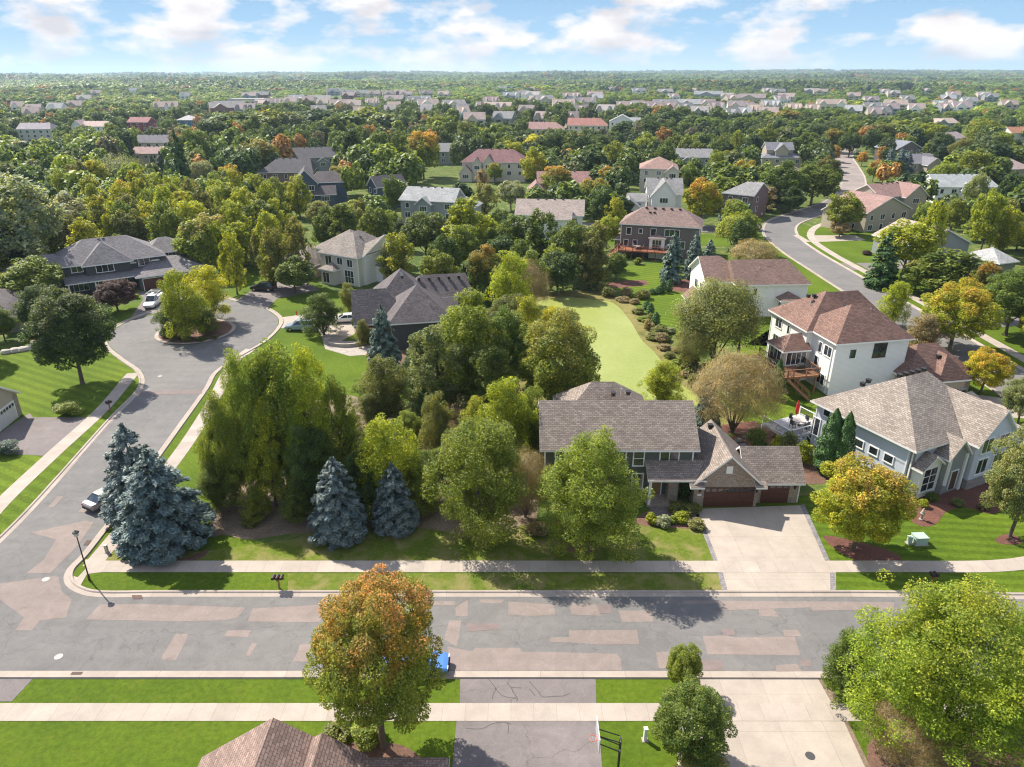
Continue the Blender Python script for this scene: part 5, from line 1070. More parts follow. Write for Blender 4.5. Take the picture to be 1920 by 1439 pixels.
# left side
tb(155, 720, 538, 165, 'round', 'dg', 'p', .15, label='dark round tree with a thick trunk on the striped left lawn')
tb(92, 640, 532, 100, 'round', 'dg', label='dark tree just behind the thick-trunked one on the left lawn')
tb(75, 572, 480, 126, 'round', 'lg', label='round light green tree at the left corner of the near-black house')
tb(10, 640, 575, 60, 'round', 'mg', label='small green tree at the left edge in front of the low brown roof')
tb(222, 585, 524, 84, 'round', 'pu', label='dark purple-leaved plum tree in front of the near-black house')
tb(352, 640, 508, 96, 'loose', 'yg', label='left yellow-topped tree on the turning circle island'); tb(395, 605, 500, 100, 'loose', 'ye', label='right yellow-topped tree on the turning circle island')
tb(330, 632, 560, 70, 'loose', 'mg', label='low green bushy tree at the left rim of the island'); tb(385, 628, 575, 70, 'loose', 'mg', label='green undergrowth tree in the middle of the island')
tb(553, 552, 480, 88, 'round', 'mg', label='round green tree on the lawn in front of the beige and white house')
tb(608, 628, 552, 88, 'loose', 'mg', label='small multi-stemmed tree beside the grey car, in a round mulch bed')
tb(392, 515, 397, 116, 'round', 'lg', 'p', .8, label='large green maple with a pinkish-cream top behind the turning circle')
tb(657, 590, 530, 40, 'loose', 'ol', label='small ornamental tree at the front door of the beige house'); tb(683, 650, 600, 34, 'loose', 'ol', label='small bushy tree at the brick corner of the dark grey house')
tb(50, 530, 318, 190, 'round', 'sg', label='very large silvery green tree at the left edge'); tb(135, 470, 362, 110, 'round', 'sg', label='smaller silvery green tree right of the very large one')
tt(5, 420, 12, 90, 'round', 'dg', label='dark green tree under the very large silvery one at the left edge')
# trees at and behind the pond
tb(880, 500, 370, 110, 'tall', 'yg', label='tall yellow-green tree above the dark grey hip-roofed house'); tb(800, 490, 395, 95, 'round', 'mg', label='mid green tree right of the beige and white house')
tb(860, 470, 388, 60, 'round', 'ol', label='olive tree between the tall yellow-green one and the blue-grey house'); tb(960, 500, 400, 80, 'tall', 'mg', label='green tree in front of the off-white stepped-roof house, left of the middle')
tb(1015, 510, 390, 80, 'tall', 'mg', label='dark green pointed tree just in front of the off-white house'); tb(1065, 530, 410, 85, 'round', 'mg', label='green tree right of the pointed one, behind the pond')
tb(1105, 540, 430, 70, 'tall', 'ol', label='olive slender tree behind the pond, left of the deck'); tb(935, 520, 440, 80, 'round', 'dg', label='dark green tree in the shade above the thicket')
tb(1045, 555, 470, 90, 'round', 'dg', label='dark tree at the head of the pond'); tb(1155, 525, 470, 44, 'round', 'mg', label='small green tree on the lawn left of the raised deck')
tb(905, 560, 470, 90, 'round', 'dg', label='dark tree behind the right wing of the grey hip-roofed house'); tb(1120, 545, 500, 60, 'loose', 'ol', label='low olive scrub tree at the right end of the pond head')
tb(1258, 530, 438, 48, 'spruce', 'dbl', label='left one of the two tall spruces in front of the brown deck house'); tb(1298, 523, 436, 38, 'spruce', 'dbl', label='right one of the two tall spruces in front of the brown deck house'); tb(1328, 500, 450, 34, 'spruce', 'dbl', label='smaller spruce at the right corner of the brown deck house')
tb(1375, 468, 400, 70, 'willow', 'yg', label='olive-yellow willow-like tree at the kerb below the blue spruces'); tb(1410, 505, 450, 80, 'brush', 'tan', label='brownish small tree behind the white brown-roofed house')
tb(1312, 425, 330, 84, 'round', 'yg', 'o', .9, label='broad maple with orange-red top right of the white double-gabled house')
for i, (x, b, t) in enumerate([(1362, 410, 350), (1380, 405, 345), (1398, 412, 352), (1378, 425, 370), (1400, 430, 380), (1360, 420, 372)]):
    tb(x, b, t, 30, 'spruce', 'bl', group='cluster of blue spruces by the winding road')
for i, (x, b, t) in enumerate([(1662, 337, 276), (1682, 330, 278), (1697, 328, 283)]): tb(x, b, t, 26, 'spruce', 'bl', group='three tall blue spruces on the right')
for x, b, t in ((1510, 305, 285), (1527, 303, 277)): tb(x, b, t, 18, 'spruce', 'bl', group='pair of small far blue spruces')
tb(1578, 440, 358, 80, 'round', 'lg', label='light green tree in the bend of the winding road'); tb(1573, 445, 415, 46, 'round', 'bn', label='small brown-leaved tree beside the sidewalk of the winding road')
tb(1615, 312, 283, 24, 'round', 'orr', label='small orange tree at the far kerb of the winding road'); tb(1636, 342, 298, 34, 'round', 'lg', 'r', 1.0, label='red-tipped small tree left of the three tall spruces'); tb(1562, 305, 270, 26, 'round', 'orr', label='small orange tree left of the far road end')
tb(1520, 385, 303, 100, 'round', 'mg', label='big green tree left of the winding road'); tb(1545, 370, 290, 60, 'round', 'dg', 'k', .5, label='dark brown-tipped tree at the kerb left of the winding road'); tb(1455, 390, 300, 100, 'round', 'mg', label='big green tree behind the cluster of blue spruces'); tb(1440, 398, 350, 50, 'loose', 'bn', label='brownish small tree right of the cluster of blue spruces')
tb(1480, 400, 350, 60, 'round', 'dg', label='dark tree in the shade above the bend'); tb(1365, 330, 278, 50, 'round', 'lg', 'k', .4, label='light green tree behind the broad orange-topped maple')
tb(795, 337, 242, 70, 'round', 'lg', 'o', 1.0, label='tall oval maple with a large orange top in the middle'); tb(1045, 370, 308, 66, 'round', 'lg', 'o', .9, label='orange-topped maple in front of the long pinkish-red roof'); tb(1145, 372, 308, 66, 'round', 'mg', 'o', .8, label='brown-orange maple right of the long pinkish-red roof'); tb(1112, 398, 330, 74, 'round', 'lg', 'o', .5, label='green maple with orange left flank behind the off-white house'); tb(1165, 415, 365, 50, 'round', 'dg', label='dark tree left of the white garage gable')
tb(700, 340, 285, 84, 'round', 'ye', label='broad bright yellow tree in front of the slate-blue houses'); tb(650, 372, 307, 70, 'round', 'mg', 'o', .35, label='round green tree hiding the right half of the slate-blue gabled house'); tb(676, 420, 372, 82, 'round', 'yg', label='bright yellow-green tree below the slate-blue gabled house'); tb(640, 295, 275, 46, 'round', 'lg', 'o', 1.0, label='orange-pink tree right of the grey-green gabled house'); tb(572, 325, 297, 34, 'round', 'ye', label='small bright yellow tree in front of the grey-green gabled house')
tb(740, 410, 325, 44, 'round', 'mg', label='slender green tree left of the blue-grey house'); tb(755, 470, 412, 46, 'round', 'dg', label='dense dark green shrub-like tree above the beige house'); tb(928, 345, 304, 36, 'round', 'lg', 'o', .4, label='small orange-green tree in front of the cream maroon-roofed house'); tb(905, 355, 318, 34, 'loose', 'bn', label='small bare brown tree in front of the cream maroon-roofed house'); tb(958, 395, 335, 60, 'round', 'sg', label='silvery tree right of the cream maroon-roofed house'); tb(912, 405, 345, 60, 'loose', 'ol', label='loose olive tree below the cream maroon-roofed house'); tb(605, 430, 375, 60, 'round', 'ol', label='olive tree at the foot of the slate-blue gabled house'); tb(533, 405, 370, 26, 'column', 'ev', label='narrow evergreen left of the slate-blue gabled house')
tt(220, 283, 15, 88, 'weep', 'wl', label='weeping willow in the woods on the left'); tt(375, 298, 13, 52, 'round', 'sg', label='round pale tree in front of the tall dark trees'); tt(483, 256, 16, 84, 'round', 'lg', 'k', .7, label='large round brown-tipped tree left of the brick hip-roofed house'); tt(430, 305, 13, 54, 'round', 'yg', 'o', .7, label='orange-topped tree among the yellow-green aspens'); tt(325, 246, 22, 44, 'spruce', 'ev', label='tall dark spruce right of the tan dusty-roofed house'); tt(298, 284, 11, 24, 'spruce', 'sp', label='small dark spruce in front of the tan dusty-roofed house'); tt(283, 290, 10, 18, 'spruce', 'sp', label='smallest dark spruce below the tan dusty-roofed house'); tt(470, 335, 10, 50, 'round', 'sg', label='pale-tipped tree at the right end of the aspen wood')
ASP = [(250, 318), (285, 322), (318, 326), (352, 330), (402, 320), (432, 318), (470, 324), (235, 358), (270, 352), (303, 348), (336, 358), (372, 350), (412, 345), (452, 350), (492, 338), (200, 392), (232, 405), (512, 372), (545, 400), (498, 412), (182, 365), (216, 345), (165, 330), (140, 300), (105, 318), (170, 300), (455, 392), (480, 430), (440, 420), (300, 392), (270, 400), (335, 398), (520, 432)]
for i, (x, y) in enumerate(ASP): tt(x, y, trng.uniform(12, 15) if y < 385 else 9, trng.uniform(48, 68) if y < 385 else 44, 'tall' if i % 3 else 'loose', ('lg', 'yg', 'yg', 'ol')[i % 4], 'y' if i % 5 == 0 else None, .5)
DKW = [(395, 222, 70), (432, 206, 80), (470, 215, 60), (505, 200, 60), (545, 205, 70), (588, 200, 70), (622, 212, 56), (655, 205, 60), (690, 196, 70), (725, 205, 60), (760, 215, 50), (845, 215, 60), (355, 238, 60), (565, 235, 60), (610, 240, 60), (660, 240, 60), (705, 240, 60), (745, 245, 50), (820, 212, 50), (875, 222, 50)]
for i, (x, y, w) in enumerate(DKW): tt(x, y, trng.uniform(17, 20), w, 'tall' if i % 2 else 'round', ('dg', 'mg', 'mg', 'lg', 'wl')[i % 5])
MIDR = [(905, 240, 60, 'yg'), (950, 235, 50, 'mg'), (1000, 250, 60, 'ye'), (1040, 248, 60, 'dg'), (1080, 245, 70, 'dg'), (1120, 250, 60, 'dg'), (1155, 262, 60, 'lg'), (1210, 250, 60, 'lg'), (1250, 262, 50, 'mg'), (880, 262, 50, 'lg'), (955, 262, 60, 'yg'), (1005, 275, 60, 'yg'), (1195, 190, 60, 'dg'), (1235, 195, 60, 'dg'), (1170, 222, 50, 'dg'), (1225, 225, 60, 'dg'),
        (1260, 205, 60, 'dg'), (1295, 212, 60, 'mg'), (1330, 215, 60, 'mg'), (1365, 208, 60, 'dg'), (1400, 215, 60, 'mg'), (1435, 205, 70, 'mg'), (1475, 203, 70, 'mg'), (1515, 200, 70, 'mg'), (1555, 205, 60, 'lg'), (1310, 246, 34, 'lg'), (1352, 252, 30, 'ol'), (1385, 244, 44, 'lg'), (1440, 232, 46, 'lg'), (1470, 238, 46, 'lg'), (1520, 248, 70, 'mg'), (1570, 240, 60, 'mg'), (1655, 228, 70, 'ol'), (1700, 222, 66, 'lg'), (1745, 228, 70, 'yg'),
        (1600, 245, 50, 'dg'), (1850, 222, 80, 'lg'), (1808, 256, 50, 'ol'), (1880, 245, 60, 'lg'), (1830, 280, 90, 'lg'), (1885, 275, 60, 'mg'), (1775, 300, 60, 'lg'), (1700, 320, 80, 'ol'), (1840, 320, 50, 'wl'), (1905, 318, 50, 'dg'), (1760, 375, 60, 'yg'), (1810, 360, 60, 'yg'), (1870, 350, 70, 'yg'), (1345, 280, 50, 'lg'), (1400, 295, 60, 'lg'), (1300, 305, 50, 'mg')]
for i, (x, y, w, c) in enumerate(MIDR): tt(x, y, trng.uniform(12, 16), w, 'round' if i % 3 else 'loose', c, 'o' if i % 9 == 4 else None, .5)

UND = [(700, 800, 740), (740, 770, 705), (770, 830, 770), (800, 800, 735), (830, 770, 700), (860, 830, 770), (700, 880, 810), (670, 905, 850), (760, 900, 830), (830, 905, 840), (870, 870, 800), (930, 930, 860), (960, 900, 830), (610, 880, 800), (655, 855, 780), (905, 790, 720), (690, 760, 700), (780, 740, 672), (860, 720, 650), (1010, 930, 850), (800, 960, 890), (640, 985, 915), (560, 975, 905), (480, 975, 915), (1080, 770, 700), (1010, 720, 640), (900, 690, 600), (940, 650, 575)]
for i, (x, b_, t_) in enumerate(UND): tb(x, b_, t_, trng.uniform(64, 92), 'loose', ('ol', 'mg', 'lg', 'dg', 'ol', 'bn', 'lg')[i % 7], group='undergrowth trees of the thicket')
for i in range(46):
    x = trng.uniform(165, 560); y = trng.uniform(325, 440)
    if 215 < x < 370 and y > 385: continue
    tt(x, y, trng.uniform(10, 14), trng.uniform(46, 64), 'tall' if i % 3 else 'loose', ('lg', 'yg', 'yg', 'lg', 'ol', 'yg')[i % 6], 'y' if i % 6 == 0 else None, .4)
def ordinal(i): return {1: 'first', 2: 'second', 3: 'third', 4: 'fourth', 5: 'fifth', 6: 'sixth', 7: 'seventh', 8: 'eighth', 9: 'ninth', 10: 'tenth', 11: 'eleventh', 12: 'twelfth'}.get(i, '%dth' % i if i % 10 not in (1, 2, 3) or i in (11, 12, 13) else '%d%s' % (i, {1: 'st', 2: 'nd', 3: 'rd'}[i % 10]))
# ------------------------------------------------------------------ vehicles
def loft(mb, secs, mi=0, smooth=True):
    for a, b in zip(secs, secs[1:]):
        n = len(a)
        for k in range(n): mb.face([a[k], a[(k + 1) % n], b[(k + 1) % n], b[k]], mi, smooth)
    mb.face(secs[0][::-1], mi); mb.face(secs[-1], mi)
def vehicle(name, label, X, Y, rot, c, kind='suv', cat='car'):
    r = empty(name, (X, Y, 0.03), rot); tag(r, label, cat)
    paint, nt, b = newmat('car_paint'); b.inputs['Base Color'].default_value = (*c, 1); b.inputs['Roughness'].default_value = .3; b.inputs['Coat Weight'].default_value = .7; b.inputs['Metallic'].default_value = .25
    L, hw, belt, top = dict(suv=(4.8, .95, 1.05, 1.72), sedan=(4.7, .9, .92, 1.42), van=(5.4, .98, 1.15, 2.0), sport=(4.3, .88, .85, 1.28))[kind]
    prof = [(-L / 2, .5, belt * .82, .80), (-L / 2 + .12, .32, belt * .97, .92), (-L / 2 + .6, .25, belt, 1), (0, .22, belt, 1), (L * .18, .22, belt * .99, 1), (L * .30, .25, belt * .93, .99), (L / 2 - .35, .28, belt * .84, .95), (L / 2 - .05, .36, belt * .74, .86), (L / 2, .42, belt * .62, .78)]
    secs = []
    for x, zl, zh, w in prof:
        W_ = hw * w; secs.append([Vector(p) for p in ((x, -W_ * .9, zl), (x, W_ * .9, zl), (x, W_, zl + .18), (x, W_, zh - .12), (x, W_ * .9, zh), (x, -W_ * .9, zh), (x, -W_, zh - .12), (x, -W_, zl + .18))])
    mb = MB(); loft(mb, secs); mb.build('body', paint, r)
    gx = dict(suv=[(-L / 2 + .1, 0), (-L / 2 + .45, 1), (L * .06, 1), (L * .24, 0)], sedan=[(-L * .38, 0), (-L * .22, 1), (L * .04, 1), (L * .22, 0)], van=[(-L * .05, 0), (-L * .03, 1), (L * .10, 1), (L * .26, 0)], sport=[(-L * .36, 0), (-L * .15, 1), (L * .02, 1), (L * .2, 0)])[kind]
    mb = MB(); ss = []
    for x, t in gx:
        z = belt - .03 if not t else top - .06; w = hw * (.88 if not t else .74); ss.append(((x, w, z)))
    (xa, wa, za), (xb, wb, zb), (xc, wc_, zc), (xd, wd, zd) = ss
    for s_ in (1, -1):
        q = [(xa, s_ * wa, za), (xd, s_ * wd, zd), (xc, s_ * wc_, zc), (xb, s_ * wb, zb)]; mb.face(q if s_ < 0 else q[::-1])
    mb.face([(xa, wa, za), (xa, -wa, za), (xb, -wb, zb), (xb, wb, zb)][::-1]); mb.face([(xd, wd, zd), (xd, -wd, zd), (xc, -wc_, zc), (xc, wc_, zc)])
    mb.build('window', GLASS, r)
    mb = MB(); loft(mb, [[Vector(p) for p in ((x, -w, zb - .03), (x, w, zb - .03), (x, w * .93, zb + .06), (x, -w * .93, zb + .06))] for x, w in ((xb - .12, wb * .98), (xb + .2, wb * 1.03), (xc - .2, wc_ * 1.03), (xc + .1, wc_ * .97))])
    for s_ in (1, -1):
        for (p, q) in (((xa, wa, za), (xb, wb, zb)), ((xd, wd, zd), (xc, wc_, zc)), (((xa + xd) / 2 - .1, wa, za), ((xb + xc) / 2, wb, zb))):
            mb.tube([(p[0], s_ * p[1] * 1.0, p[2]), (q[0], s_ * q[1] * 1.0, q[2])], .045, 4)
    mb.build('roof', paint, r)
    for sx in (-.31, .31):
        for s_ in (1, -1):
            w = linkobj('wheel', MB_wheel(), r, (L * sx, s_ * (hw - .12), .34)); KIDS.setdefault(r.name, []).append(w)
            rm = MB(); rm.lathe([(.20, -.13), (.21, .13)], n=12, M=Matrix.Rotation(R(90), 4, 'X')); rm.build('rim', M_CHROME, w)
    hl = m_plain('headlight', (.7, .7, .72), .2)
    for s_ in (1, -1):
        mb = MB(); mb.box(L / 2 - .22, L / 2 + .005, s_ * hw * .62 - .16, s_ * hw * .62 + .16, belt * .60, belt * .74); mb.build('headlight', hl, r)
        mb = MB(); mb.box(-L / 2 - .01, -L / 2 + .15, s_ * hw * .68 - .12, s_ * hw * .68 + .12, belt * .7, belt * .88); mb.build('tail_light', m_plain('red_lens', (.3, .02, .02), .3), r)
    mb = MB(); mb.box(L / 2 - .08, L / 2 + .05, -hw * .7, hw * .7, .32, .46); mb.box(-L / 2 - .05, -L / 2 + .1, -hw * .75, hw * .75, .36, .52); mb.build('bumper', M_RUBBER if kind != 'van' else M_CHROME, r)
    if kind == 'van':   # open service body with ladder rack
        mb = MB(); mb.box(-L / 2 - .1, -L * .07, -hw * 1.02, -hw * .62, .7, 1.65); mb.box(-L / 2 - .1, -L * .07, hw * .62, hw * 1.02, .7, 1.65); mb.box(-L / 2, -L * .08, -hw * .62, hw * .62, .7, 1.15); mb.build('service_box', M_WHITE, r)
        mb = MB()
        for y in (-hw * .95, hw * .95):
            mb.tube([(-L / 2, y, 1.6), (-L / 2, y, 2.25), (L * .15, y, 2.25)], .035, 6); mb.tube([(-L * .08, y, 1.6), (-L * .08, y, 2.25)], .035, 6)
        for k in range(4): mb.tube([(-L / 2 + k * .9, -hw * .95, 2.25), (-L / 2 + k * .9, hw * .95, 2.25)], .03, 6)
        mb.build('ladder_rack', M_WHITE, r)
    return r
_wh = None
def MB_wheel():
    global _wh
    if _wh is None:
        m = MB(); m.lathe([(.27, -.12), (.34, -.10), (.34, .10), (.27, .12)], n=18, M=Matrix.Rotation(R(90), 4, 'X')); _wh = m.mesh('wheel', M_RUBBER)
    return _wh
def at(x, y): return G(x, y)
X, Y = at(284, 576); vehicle('service_truck', 'white service pickup with ladder rack, parked on the drive of the near-black house', X, Y + 1, R(-84), (.8, .8, .8), 'van', 'truck')
X, Y = at(494, 545); vehicle('parked_suv', 'black sport utility car on the drive of the beige and white house', X, Y, R(172), (.012, .012, .015), 'suv')
X, Y = at(562, 620); vehicle('parked_suv', 'silver-blue sport utility car at the end of the concrete drive by the turning circle', X, Y + .4, R(184), (.30, .36, .42), 'suv')
X, Y = at(648, 604); vehicle('parked_car', 'white car half hidden behind the small tree, beside the dark grey house', X, Y, R(190), (.75, .75, .75), 'sedan')
X, Y = at(207, 940); vehicle('parked_car', 'silver sedan parked on the side street, half hidden by the largest corner spruce', X, Y, R(62), (.26, .255, .24), 'sedan')
X, Y = at(820, 1252); vehicle('parked_car', 'bright blue car on the main street, mostly under the red-topped maple', X - 1.5, Y - .1, R(0), (.10, .25, .60), 'sedan')
X, Y = at(1609, 288); vehicle('parked_car', 'white car far up the winding road', X, Y, R(60), (.8, .8, .8), 'suv')
X, Y = at(1838, 536); vehicle('parked_car', 'dark red car glimpsed between the trees at the upper right', X, Y, R(10), (.25, .03, .05), 'sedan')
# ------------------------------------------------------------------ street furniture
def lamp(bx, by, h, label):
    X, Y = at(bx, by); r = empty('street_lamp', (X, Y, 0)); tag(r, label, 'street lamp', 'street lamps')
    mb = MB(); mb.tube([(0, 0, 0), (0, 0, .5), (0, 0, .52), (0, 0, h - .5)], [.10, .10, .06, .045], 10); mb.build('pole', m_plain('bronze_pole', (.05, .035, .03), .5, .3), r)
    mb = MB(); mb.lathe([(.06, 0), (.16, .06), (.2, .38)], (0, 0, h - .5), 8, smooth=False); mb.build('lantern', m_plain('lamp_glass', (.5, .5, .48), .2), r)
    mb = MB(); mb.lathe([(.27, 0), (.24, .07), (.05, .16), (.02, .26)], (0, 0, h - .12), 8, smooth=False); mb.build('cap', M_METAL, r)
lamp(168, 1088, 4.9, 'dark bronze street lamp on the grass at the street corner'); lamp(1424, 436, 5.2, 'dark street lamp in the bend of the winding road')
def mailboxes(bx, by, n, c, label, rot=0):
    X, Y = at(bx, by); r = empty('mailbox_post', (X, Y, 0), rot); tag(r, label, 'mailbox', 'mailboxes along the kerbs')
    mb = MB(); mb.box(-.06, .06, -.06, .06, 0, 1.15); mb.box(-.35 * n / 2, .35 * n / 2, -.05, .05, .95, 1.03); mb.box(-.05, .05, -.35, .3, 1.03, 1.08); mb.build('post', m_plain('cedar_post', c, .8, 0, .3), r)
    for k in range(n):
        m = MB(); x = (k - (n - 1) / 2) * .34; sec = [(x + .13 * math.cos(a), 1.22 + .10 * math.sin(a)) for a in [math.pi * q / 8 for q in range(9)]] + [(x - .13, 1.09), (x + .13, 1.09)]
        loft(m, [[Vector((p, y, z)) for p, z in sec] for y in (.22, -.3)], 0, False); o = m.build('mailbox', M_METAL, r)
        f = MB(); f.box(x + .135, x + .15, -.1, -.05, 1.15, 1.35); f.build('flag', m_plain('red_flag', (.5, .03, .02), .5), o)
mailboxes(524, 1104, 3, (.25, .13, .05), 'wooden post with black mailboxes on the strip beside the main street'); mailboxes(207, 770, 2, (.3, .12, .06), 'reddish post with two mailboxes by the left sidewalk of the side street', R(60)); mailboxes(1745, 1098, 2, (.3, .08, .04), 'red-brown post with mailboxes on the strip by the huge bottom right tree', R(10))
X, Y = at(1158, 1452); r = empty('basketball_hoop', (X, Y, 0), R(0)); tag(r, 'black basketball hoop with red rim beside the cracked driveway at the bottom', 'basketball hoop')
mb = MB(); mb.tube([(.0, 0, 0), (0, 0, 3.0)], .075, 10); mb.build('pole', M_METAL, r)
mb = MB(); 
for y in (-.25, .25): mb.tube([(0, y, 2.2), (-1.3, y, 2.9)], .035, 6); mb.tube([(0, y, 2.95), (-1.3, y, 3.5)], .035, 6)
mb.tube([(0, -.25, 2.2), (0, .25, 2.2)], .04, 6); mb.tube([(0, -.25, 2.95), (0, .25, 2.95)], .04, 6); mb.build('arm', M_METAL, r)
mb = MB(); mb.box(-1.38, -1.33, -.85, .85, 2.85, 3.9); mb.build('backboard', m_plain('acrylic', (.55, .58, .6), .1), r)
mb = MB(); mb.tube([(-1.62 + .23 * math.cos(a), .23 * math.sin(a), 3.05) for a in [2 * math.pi * k / 16 for k in range(17)]], .018, 6); o = mb.build('rim', m_plain('red_rim', (.6, .05, .02), .5), r)
mb = MB()
for k in range(12):
    a = 2 * math.pi * k / 12; mb.tube([(-1.62 + .22 * math.cos(a), .22 * math.sin(a), 3.04), (-1.62 + .12 * math.cos(a + .5), .12 * math.sin(a + .5), 2.65)], .008, 4); mb.tube([(-1.62 + .22 * math.cos(a), .22 * math.sin(a), 3.04), (-1.62 + .12 * math.cos(a - .5), .12 * math.sin(a - .5), 2.65)], .008, 4)
mb.build('net', M_WHITE, o)
def ubox(bx, by, w, d, hgt, c, label, name='utility_box'):
    X, Y = at(bx, by); r = empty(name, (X, Y, 0), R(4)); tag(r, label, 'utility box'); mb = MB(); mb.box(-w / 2, w / 2, -d / 2, d / 2, 0.05, hgt); mb.build('cabinet', m_plain('box_paint', c, .5), r)
    mb = MB(); mb.box(-w / 2 - .03, w / 2 + .03, -d / 2 - .03, d / 2 + .03, hgt, hgt + .05); mb.build('lid', m_plain('box_paint', c, .5), r); mb = MB(); mb.box(-w / 2 - .1, w / 2 + .1, -d / 2 - .1, d / 2 + .1, 0, .05); mb.build('pad', M_CURB, r)
ubox(1722, 1018, 1.1, .9, .75, (.35, .45, .38), 'pale green transformer box on the striped lawn at the right'); ubox(1704, 1019, .35, .3, .7, (.4, .5, .42), 'slim pale green utility cabinet left of the transformer box'); ubox(201, 1036, .22, .22, .75, (.35, .33, .27), 'tan utility pedestal at the corner beside the sidewalk'); ubox(1209, 1388, .2, .2, 1.0, (.7, .7, .66), 'white utility pedestal on the grass left of the dense round tree')
def hydrant(bx, by, label):
    X, Y = at(bx, by); r = empty('fire_hydrant', (X, Y, 0)); tag(r, label, 'fire hydrant', 'red fire hydrants'); m = m_plain('hydrant_red', (.45, .05, .02), .5)
    mb = MB(); mb.lathe([(.17, 0), (.17, .06), (.11, .08), (.11, .55), (.15, .57), (.14, .66), (.06, .76), (.03, .8)], n=12); mb.build('barrel', m, r)
    for s_ in (1, -1): mb = MB(); mb.lathe([(.06, .08), (.06, .17), (.045, .19)], n=10, M=Matrix.Translation((0, 0, .42)) @ Matrix.Rotation(R(90 * s_), 4, 'Y')); mb.build('outlet', m, r)
hydrant(556, 591, 'red fire hydrant on the lawn left of the concrete drive by the turning circle'); hydrant(1630, 540, 'red fire hydrant on the strip beside the winding road')
def grate(poly, label):
    mb = MB(); Q = W(poly); c = Vector((sum(q[0] for q in Q) / 4, sum(q[1] for q in Q) / 4)); u = Vector(Q[1]) - Vector(Q[0]); v = Vector(Q[3]) - Vector(Q[0]); n = 8
    for k in range(n):
        a = Vector(Q[0]) + u * (k + .15) / n; b = Vector(Q[0]) + u * (k + .7) / n
        mb.face([(a.x, a.y, .05), (b.x, b.y, .05), (b.x + v.x, b.y + v.y, .05), (a.x + v.x, a.y + v.y, .05)])
    mb.face([(q[0], q[1], .045) for q in Q]); o = mb.build('storm_drain', m_plain('rusty_iron', (.09, .05, .04), .8)); tag(o, label, 'storm drain', 'storm drains in the gutters')
grate([(249, 1124), (268, 1124), (266, 1117), (247, 1117)], 'rusty storm drain in the gutter near the corner street lamp'); grate([(132, 1266), (152, 1266), (156, 1261), (136, 1261)], 'storm drain in the near gutter of the main street, lower left'); grate([(156, 1023), (165, 1023), (172, 1014), (163, 1014)], 'storm drain in the side street gutter beside the corner')
def manhole(bx, by, label, c=(.33, .31, .29)):
    X, Y = at(bx, by); mb = MB(); mb.lathe([(.3, .0225), (.3, .03)], n=18); o = mb.build('manhole_cover', m_plain('cover', c, .7), None, (X, Y, 0)); tag(o, label, 'manhole cover')
manhole(86, 1087, 'pale round cover in the middle of the street junction'); manhole(110, 1232, 'pale round cover in the lower lane of the main street'); manhole(1519, 1418, 'small dark cover in the concrete driveway at the bottom', (.05, .05, .05)); manhole(300, 706, 'large pale round cover in the neck of the side street')
# decks
def deck(name, label, M, w, d, z, mat, rail, posts, panel=None, cat='deck', stairs=None):
    r = empty(name, (0, 0, 0)); r.matrix_world = M; tag(r, label, cat); mb = MB()
    n = int(w / .15)
    for i in range(n): mb.box(w * i / n + .006, w * (i + 1) / n - .006, 0, d, z - .04, z)
    mb.box(0, w, 0, .05, z - .3, z - .045); mb.box(0, .05, 0, d, z - .3, z - .045); mb.box(w - .05, w, 0, d, z - .3, z - .045); mb.build('deck_floor', mat, r)
    for px_, py_ in posts: m = MB(); m.box(px_ - .09, px_ + .09, py_ - .09, py_ + .09, 0, z - .3); m.build('post', rail, r)
    m = MB()
    for (xa, ya, xb, yb) in ((0, .05, w, .05), (.05, 0, .05, d), (w - .05, 0, w - .05, d)):
        L = math.hypot(xb - xa, yb - ya); k = max(2, int(L / 1.6))
        for i in range(k + 1): x = xa + (xb - xa) * i / k; y = ya + (yb - ya) * i / k; m.box(x - .06, x + .06, y - .06, y + .06, z, z + 1.05)
        m.box(min(xa, xb) - .05, max(xa, xb) + .05, min(ya, yb) - .05, max(ya, yb) + .05, z + .95, z + 1.0); m.box(min(xa, xb) - .03, max(xa, xb) + .03, min(ya, yb) - .03, max(ya, yb) + .03, z + .12, z + .17)
        k = int(L / .13)
        for i in range(k): x = xa + (xb - xa) * (i + .5) / k; y = ya + (yb - ya) * (i + .5) / k; m.box(x - .015, x + .015, y - .015, y + .015, z + .17, z + .95, 1)
    m.build('railing', [rail, M_METAL], r)
    if stairs:
        m = MB(); x0, y0, dx, dy, wd = stairs; k = int(z / .19)
        for i in range(k):
            t = (i + .5) / k; zz = z * (1 - (i + 1) / (k + 1)); a = Vector((x0 + dx * i / k, y0 + dy * i / k)); b = Vector((x0 + dx * (i + 1) / k, y0 + dy * (i + 1) / k)); nn = Vector((-dy, dx)).normalized() * wd
            m.face([(a.x, a.y, zz), (b.x, b.y, zz), (b.x + nn.x, b.y + nn.y, zz), (a.x + nn.x, a.y + nn.y, zz)]); m.face([(a.x, a.y, zz), (a.x + nn.x, a.y + nn.y, zz), (a.x + nn.x, a.y + nn.y, zz + .19), (a.x, a.y, zz + .19)])
        for q in (0, 1):
            o_ = Vector((-dy, dx)).normalized() * wd * q; m.tube([(x0 + o_.x, y0 + o_.y, z - .1), (x0 + dx + o_.x, y0 + dy + o_.y, .05)], .1, 4); m.tube([(x0 + o_.x, y0 + o_.y, z + .9), (x0 + dx + o_.x, y0 + dy + o_.y, 1.0)], .05, 4)
            for i in range(4): t = i / 3; m.tube([(x0 + dx * t + o_.x, y0 + dy * t + o_.y, z * (1 - t)), (x0 + dx * t + o_.x, y0 + dy * t + o_.y, z * (1 - t) + 1.0 * (1 - t) + 1.0 * t)], .05, 4)
        m.build('stairs', mat, r)
    return r
